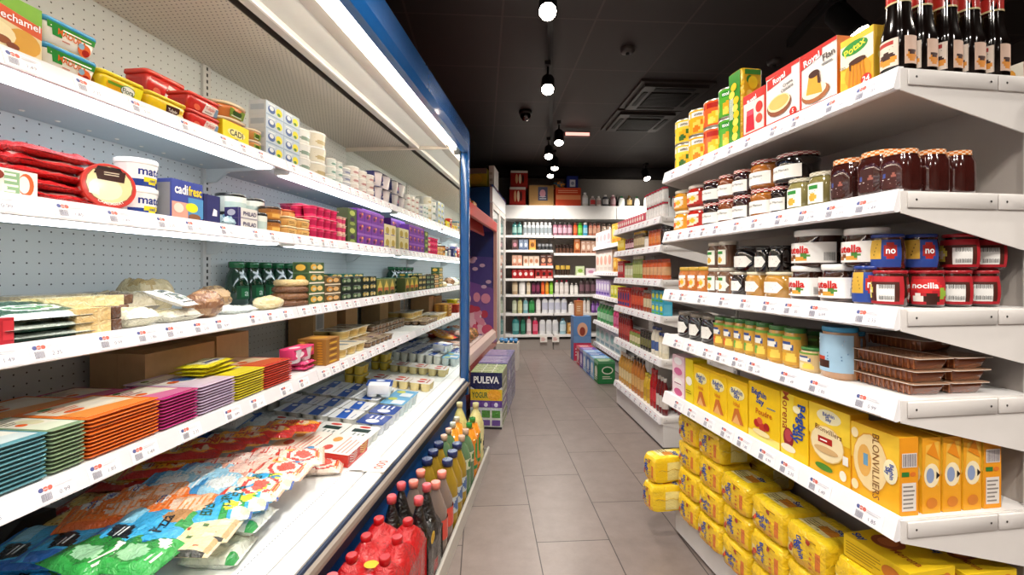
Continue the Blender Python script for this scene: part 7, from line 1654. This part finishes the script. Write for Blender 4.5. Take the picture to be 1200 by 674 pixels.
for k, (y_, c, a, lb) in enumerate(((4.82, '#1f7a3c', '#e9ecd8', 'green detergent box with white oval nearest on the floor'), (4.99, '#7ab0d8', '#f0f4f8', 'pale blue detergent box behind the green one'), (5.16, '#3f6ab4', '#dfe8f4', 'blue detergent box, third in the floor row'), (5.33, '#8fb4e0', '#e8eef6', 'light blue detergent box, fourth in the floor row'), (5.50, '#6a4aa8', '#e6d8f0', 'purple detergent box, fifth in the floor row'), (5.67, '#b8344a', '#f0d8dc', 'red purple detergent box at the back of the floor row'))):
    # row follows the room: x right of the aisle
    place('detergent_box', proto('det%d' % k, det(c, a)), (1.045-.066*(y_-4.82)+.015, y_-.0+(-.0), .0004), (0, 0, A_ROOM), lb, 'box', DG) if False else place('detergent_box', proto('det%d' % k, det(c, a)), (.985-.03-.066*(y_-4.45), y_-.37, .0004), (0, 0, A_ROOM), lb, 'box', DG)
place('display_box', proto('disp', lambda: [('box_body', carton(.22, .18, .55, '#6a93c4', [('r', 0, .55, 1, 1, '#5a86bc'), ('e', .5, .7, .3, .16, '#d9a88a'), ('e', .5, .66, .16, .1, '#8a3a2a'), ('r', 0, .0, 1, .4, '#c43a5a'), ('l', .1, .1, .9, .3, 3, '#f0d8e0')], [('r', 0, 0, 1, 1, '#5a7ab0')]))]), (.875, 5.62, .0004), (0, 0, A_ROOM), 'tall blue display box with a food picture before the far right shelves', 'box')
place('orange_carton', proto('orc', lambda: carton(.10, .09, .19, '#b5683a', [('r', .1, .1, .9, .9, '#c98a5a'), ('l', .2, .3, .8, .7, 3, '#e6c9a8')])), (.84, 5.65, .5510), (0, 0, A_ROOM), 'small brown carton standing on the blue display box', 'box')

# ================================================================== back wall products
def bk(z, px0, px1, n, h, fn, name, cat, look, where, d=.02, rows=1):
    u0, u1 = bku(px0, d), bku(px1, d); W = (u1-u0)/n; w = round(W-.004, 4); pr = proto('bk'+look, fn, w, h)
    for i in range(n):
        x, y, _ = bkw(u0+W*(i+.5), d); place(name, pr, (x, y, z+.0003), A_ROOM, mk(look, where, ordt(i, n)), cat, 'toiletries on the back wall shelves')
def shp(c, cap, lab, **k): return lambda w, h: shampoo(w/2, h, c, cap, lab, **k)
def bx(c, a, b_): return lambda w, h: carton(w, .07, h, c, [('e', .5, .5, .3, .2, a), ('r', .1, .06, .9, .22, b_), ('l', .15, .8, .85, .92, 1, mix(c, '#ffffff', .6))])
def pot(c, lid): return lambda w, h: (lambda b: b.lathe([(w*.44, 0, c), (w*.48, h*.1, c), (w*.48, h*.6, lid), (w*.48, h*.62, lid), (w*.47, h, lid)], 12, 0, w/2, mat='gloss'))(MB())
B = lambda k: 'on back wall shelf '+k
A1, A2, A3, A4, A5, A6, A7 = ['of the %s back wall row' % q for q in ('first', 'second', 'third', 'fourth', 'fifth', 'sixth', 'lowest')]
# first row from the top
bk(1.618, 600, 612, 2, 0.190, shp('#3f7a78', '#2c5a5a', '#9ac4bc', sh=.9), 'aerosol_can', 'bottle', 'teal aerosol can', A1)
bk(1.618, 613, 647, 7, 0.185, shp('#c9cdd0', '#e9e9e9', '#8f9aa0', sh=.92, capw=.7), 'aerosol_can', 'bottle', 'silver white aerosol can', A1)
bk(1.618, 648, 671, 4, 0.185, shp('#8a5a6a', '#3a3436', '#c9a4b4', sh=.92, capw=.7), 'aerosol_can', 'bottle', 'plum and grey aerosol can', A1)
bk(1.618, 672, 677, 1, 0.185, shp('#c44a24', '#7a2a1c', '#e0784a', sh=.92, capw=.7), 'aerosol_can', 'bottle', 'orange red aerosol can', A1)
bk(1.618, 677.5, 683, 1, 0.185, shp('#4fb83a', '#2f8a2c', '#8ad86a', sh=.92, capw=.7), 'aerosol_can', 'bottle', 'bright green aerosol can', A1)
bk(1.618, 683.5, 689, 1, 0.185, shp('#3a9ac4', '#e9e9e9', '#9ad0e6', sh=.92, capw=.7), 'aerosol_can', 'bottle', 'light blue aerosol can', A1)
bk(1.618, 690, 704, 3, 0.179, shp('#b5705a', '#5a2a24', '#d8a890', sh=.92, capw=.7), 'aerosol_can', 'bottle', 'reddish brown aerosol can', A1)
bk(1.618, 705, 735, 5, 0.168, shp('#a89080', '#6a5a50', '#cdbfae', sh=.92, capw=.7), 'aerosol_can', 'bottle', 'beige aerosol can', A1)
# second row
bk(1.411, 600, 607, 1, .15, bx('#6a4a4a', '#c98a9a', '#3a2c30'), 'hair_dye_box', 'box', 'dark hair colour box', A2)
bk(1.411, 608, 619, 2, .15, bx('#7a8aa4', '#c9d0dc', '#4a5a7a'), 'hair_dye_box', 'box', 'grey blue hair colour box', A2)
bk(1.411, 620, 628, 1, .15, bx('#c98a3a', '#7a4a1c', '#e6b05a'), 'hair_dye_box', 'box', 'orange hair colour box', A2)
bk(1.411, 630, 648, 4, .09, pot('#3a3c40', '#8a8c90'), 'hair_gel_pot', 'pot', 'dark hair gel pot', A2)
bk(1.367, 651, 672, 5, .12, pot('#5a3a2c', '#2a1c18'), 'hair_gel_pot', 'pot', 'brown hair product pot', 'of the second row, middle bay')
bk(1.367, 673, 680, 1, .21, bx('#b5683a', '#e6b084', '#7a3a1c'), 'hair_dye_box', 'box', 'tall copper brown hair box', A2)
bk(1.367, 681, 704, 4, .18, bx('#c9a08a', '#e6cfc0', '#8a5a48'), 'hair_dye_box', 'box', 'pale copper hair colour box', A2)
# third row (left bay 1.188, right 1.055)
bk(1.188, 600, 612, 2, .15, bx('#d9a48a', '#f0d4c4', '#b5705a'), 'hair_dye_box', 'box', 'peach hair colour box', A3)
bk(1.188, 613, 632, 3, .14, bx('#d8c0ac', '#b5785a', '#efe0d2'), 'hair_dye_box', 'box', 'cream and copper hair colour box', A3)
bk(1.188, 633, 648, 2, .16, bx('#5a3a34', '#d8a48a', '#c9705a'), 'hair_dye_box', 'box', 'dark brown hair colour box', A3)
bk(1.01, 600, 626, 4, .13, bx('#b81c20', '#f0e4e0', '#8a1216'), 'hair_dye_box', 'box', 'bright red box', A4)
bk(1.01, 627, 648, 3, .13, bx('#a8201e', '#3a1614', '#d8b0a8'), 'hair_dye_box', 'box', 'dark red and white box', A4)
bk(1.055, 651, 669, 3, .14, pot('#3a2c22', '#c9a84a'), 'hair_mask_pot', 'pot', 'dark pot with gold lid', A4)
bk(1.055, 675, 685, 1, .13, bx('#c9d8a8', '#8ab04a', '#e9efe0'), 'wipes_pack', 'pack', 'pale green wipes pack', A4)
bk(1.055, 687, 698, 1, .10, bx('#e6d4de', '#c98aa8', '#f0e6ec'), 'wipes_pack', 'pack', 'pale pink wipes pack', A4)
# fifth row .785
bk(.785, 600, 607, 1, 0.224, shp('#b59a7a', '#7a5a3a', '#d8c4a4'), 'shampoo_bottle', 'bottle', 'tan shampoo bottle', A5)
bk(.785, 608, 616, 1, 0.224, shp('#ecebe8', '#d8d6d0', '#f6f4f0'), 'shampoo_bottle', 'bottle', 'plain white shampoo bottle', A5)
bk(.785, 617, 622, 1, 0.213, shp('#d8c4a0', '#b59a6a', '#e9dcc4'), 'shampoo_bottle', 'bottle', 'cream shampoo bottle', A5)
bk(.785, 623, 633, 2, 0.213, shp('#4a1c34', '#2a1420', '#8a3a5a'), 'shampoo_bottle', 'bottle', 'dark plum shampoo bottle', A5)
bk(.785, 634, 638.5, 1, 0.213, shp('#d84a1c', '#a83214', '#f07a3a'), 'shampoo_bottle', 'bottle', 'orange red shampoo bottle', A5)
bk(.785, 639, 643.5, 1, 0.213, shp('#e8941c', '#c9741c', '#f4b44a'), 'shampoo_bottle', 'bottle', 'orange shampoo bottle', A5)
bk(.785, 644, 648.5, 1, 0.213, shp('#7ac42a', '#4f9a1c', '#a4dc5a'), 'shampoo_bottle', 'bottle', 'lime green shampoo bottle', A5)
bk(.785, 650, 667, 3, 0.202, shp('#d8d0cc', '#b5344a', '#e9e2de'), 'shampoo_bottle', 'bottle', 'white bottle with red detail', A5)
bk(.785, 668, 678, 2, 0.157, shp('#e6e2de', '#c9c4c0', '#f4f0ec'), 'lotion_bottle', 'bottle', 'short white lotion bottle', A5)
bk(.785, 679, 699, 3, 0.224, shp('#4a3a3c', '#2a2426', '#7a5a64'), 'shampoo_bottle', 'bottle', 'dark shampoo bottle', A5)
# sixth row .52
for i, (a, b_, c, cp, lb, t) in enumerate(((600, 606, '#b5bfa0', '#8a9a6a', '#d4dac4', 'sage green'), (606.5, 612.5, '#c9c48a', '#6a9a3a', '#dcd8a4', 'olive yellow'), (613, 619, '#7ab4bc', '#e6ecec', '#b8d8dc', 'aqua blue'), (619.5, 627, '#1f7a3c', '#14602c', '#4aa45c', 'deep green'))):
    bk(.52, a, b_, 1, .215, shp(c, cp, lb), 'shower_gel_bottle', 'bottle', t+' shower gel bottle', A6)
bk(.52, 628, 634, 1, 0.235, shp('#ece6e4', '#c9b8b4', '#f6f0ee'), 'shower_gel_bottle', 'bottle', 'ivory shower gel bottle', A6)
bk(.52, 635, 665, 4, 0.241, shp('#e9eaee', '#5a4a8a', '#c9cce0'), 'body_milk_bottle', 'bottle', 'white bottle with violet cap', A6)
bk(.52, 666, 674, 1, 0.157, shp('#eceae8', '#d8d4d0', '#f4f2f0'), 'body_milk_bottle', 'bottle', 'short white bottle', A6)
bk(.52, 675, 682, 1, 0.213, shp('#d83a7a', '#b5245c', '#ea7aa8'), 'shower_gel_bottle', 'bottle', 'hot pink bottle', A6)
bk(.52, 683, 692, 2, 0.213, shp('#e6dcd4', '#7ab0a0', '#f0e9e4'), 'shower_gel_bottle', 'bottle', 'cream bottle with green cap', A6)
bk(.52, 693, 703, 2, 0.168, shp('#6a3a8a', '#4a2464', '#a47ac4'), 'shower_gel_bottle', 'bottle', 'violet bottle', A6)
# lowest row .219
bk(.219, 600, 609, 1, 0.258, shp('#3a8a8a', '#2a6a6c', '#7abcb8', sy=.8), 'shower_gel_bottle', 'bottle', 'large teal bottle', A7)
bk(.219, 610, 616, 1, 0.246, shp('#1f6a50', '#144a38', '#4a947a'), 'shower_gel_bottle', 'bottle', 'dark green bottle', A7)
bk(.219, 617, 623, 1, 0.258, shp('#e6c4c8', '#c9404a', '#f4e4e4'), 'shower_gel_bottle', 'bottle', 'pale pink bottle with red cap', A7)
bk(.219, 624, 631, 1, 0.235, shp('#d8345c', '#f0e4e8', '#ea7a94'), 'shower_gel_bottle', 'bottle', 'crimson bottle', A7)
bk(.219, 632, 655, 3, 0.241, shp('#ecedee', '#3a3c44', '#dfe1e6'), 'soap_bottle', 'bottle', 'white bottle with dark round mark', A7)
bk(.219, 656, 664, 1, 0.224, shp('#a4ccd8', '#5a94b0', '#d4e8ee'), 'soap_bottle', 'bottle', 'pale blue bottle', A7)
bk(.219, 665, 680, 2, 0.157, bx('#d8a45a', '#f0d49a', '#b5702c'), 'soap_pack', 'pack', 'orange soap pack', A7)
for i, px in enumerate((637, 651)):
    u = bku(px, 0); x, y, _ = bkw(u, -.0135); place('price_card', proto('pcard', lambda: (lambda b: b.art(flat(.10, .09, 0), [('l', .15, .2, .85, .8, 3, '#c9544a')], 'paper'))((lambda q: q.box(-.05, .05, 0, .001, 0, .09, '#f0ebe4'))(MB()))), (x, y, .112), A_ROOM, 'white price card hanging from the lowest back shelf, %s' % ('left one', 'right one')[i], 'card', 'price cards')
# things standing on the header
ZT = 2.0405
def top(px0, px1, h, d, fn, name, cat, label, grp=None, dd=.2):
    u0, u1 = bku(px0, d), bku(px1, d); x, y, _ = bkw((u0+u1)/2, d); return place(name, proto('tp'+label, fn, round(u1-u0-.004, 3), h, dd), (x, y, ZT), A_ROOM, label, cat, grp)
def redcase(w, h, d): return carton(w, d, h, '#a8281f', [('r', 0, .0, 1, .1, '#8a1c18'), ('e', .35, .5, .08, .3, '#e0a87a'), ('e', .55, .5, .08, .3, '#f0d8b8'), ('e', .72, .5, .07, .28, '#3a1512'), ('r', 0, .86, 1, 1, '#d9cfc4')], [('r', .1, .1, .9, .9, '#8a2018')], mat='card')
top(597, 616, .26, .02, redcase, 'drink_case', 'box', 'red carton of bottles on the back shelving, lower one', 'red cartons on the back shelving')
u = (bku(598, .02)+bku(619, .02))/2; x, y, _ = bkw(u, .02); place('drink_case', proto('tprc2', redcase, .24, .23, .2), (x, y, ZT+.261), A_ROOM, 'red carton of bottles on the back shelving, upper one', 'box', 'red cartons on the back shelving')
top(620, 649, .29, .03, lambda w, h, d: cardbox(w, d, h, lab=[('r', .36, .25, .75, .92, '#3a3c5a'), ('e', .55, .6, .12, .2, '#c98a9a'), ('l', .42, .3, .7, .5, 2, '#b8b8c4')], col='#a8814f'), 'cardboard_box', 'box', 'brown cardboard box with dark label on the back shelving')
top(651, 681, .26, .03, lambda w, h, d: cardbox(w, d, h, lab=[('r', .02, .35, .98, .6, '#e08a5a'), ('l', .1, .7, .9, .9, 2, '#e6a07a')], col='#c9482a'), 'cardboard_box', 'box', 'orange red cardboard box on the back shelving')
u = bku(671, .05); x, y, _ = bkw(u, .05); place('coffee_box', proto('bluebx', lambda: carton(.16, .14, .17, '#1f2f7a', [('r', .25, .1, .75, .7, '#d8dce6'), ('e', .5, .4, .15, .15, '#8a94b0')])), (x, y, ZT+.2605), A_ROOM, 'dark blue box on top of the orange red carton', 'box')
u = bku(656, .06); x, y, _ = bkw(u, .06); place('toy_figure', proto('fig', lambda: lumpy(.09, .05, .06, '#3a5a6a', '#d88a3a', 9., 'gloss')), (x, y, ZT+.2605), A_ROOM, 'small blue and orange bundle beside the dark blue box', 'bundle')
WB = 'cleaning bottles on the back shelving'
for i, (px, w_, h, c, cp, lb, t) in enumerate(((686, .09, .20, '#f0eeea', '#f7f5f2', '#ffffff', 'plain white'), (695, .08, .15, '#c9b8b4', '#e9e4e0', '#d84a4a', 'grey pink'), (702, .07, .15, '#e6dcd6', '#f0ece8', '#c9a4a0', 'pale'), (710, .09, .17, '#4a4c54', '#d8d4d0', '#b8b4b4', 'dark and grey'), (719, .08, .17, '#a87a80', '#e6c9cc', '#c4a0a4', 'dusky pink'), (729, .09, .15, '#efeeea', '#1f8a4a', '#dfe6df', 'white with green cap'), (738, .08, .16, '#5a4a2c', '#8a6a3a', '#a48a5a', 'brown'), (747, .08, .15, '#c4c2be', '#2a6a3c', '#e6e2de', 'grey with green cap'))):
    u = bku(px, .04); x, y, _ = bkw(u, .04); place('cleaning_bottle', proto('clb%d' % i, shampoo, w_/2, h, c, cp, lb), (x, y, ZT), A_ROOM, t+' cleaning bottle standing on the back shelving', 'bottle', WB)
for i in range(8):
    u = bku(757+i*5.5, .04); x, y, _ = bkw(u, .04); place('cleaning_bottle', proto('clw', shampoo, .027, .16, '#f0ecea', '#c9404a', '#f7f4f2'), (x, y, ZT), A_ROOM, 'white red-capped bottle at the right end of the back shelving, '+ordt(i, 8), 'bottle', 'red-capped white bottles')
def shrub(n=130):
    random.seed(3); b = MB()
    for i in range(n):
        a = random.uniform(0, 2*pi); e = random.uniform(.15, 1.4); r = random.uniform(.5, 1)
        d = Vector((cos(a)*cos(e), sin(a)*cos(e)*.5, sin(e))); p0 = Vector((0, .1, 0)); p1 = p0+d*.24*r; q = d.cross(Vector((0, 0, 1))).normalized()*.012
        p2 = p0+d*.12*r
        b.add([tuple(p0), tuple(p2+q), tuple(p1), tuple(p2-q)], [(0, 1, 2, 3)], random.choice(('#15171a', '#1f2226', '#0e1012')), 'rubber')
    return b
u = bku(722, .16); x, y, _ = bkw(u, .12); place('dark_plant', proto('shr', shrub), (x, y, ZT), A_ROOM, 'bushy black feathery bundle behind the cleaning bottles, left one', 'plant', 'black feathery bundles')
u = bku(768, .16); x, y, _ = bkw(u, .16); place('dark_plant', proto('shr', shrub), (x, y, ZT-.02), A_ROOM, 'black feathery bundle behind the red-capped white bottles', 'plant', 'black feathery bundles')
# ================================================================== label check
for k_, v_ in _labels.items():
    if len(v_) > 1: print('SAME LABEL', len(v_), k_, v_[:3])
print('things', sum(len(v) for v in _labels.values()))
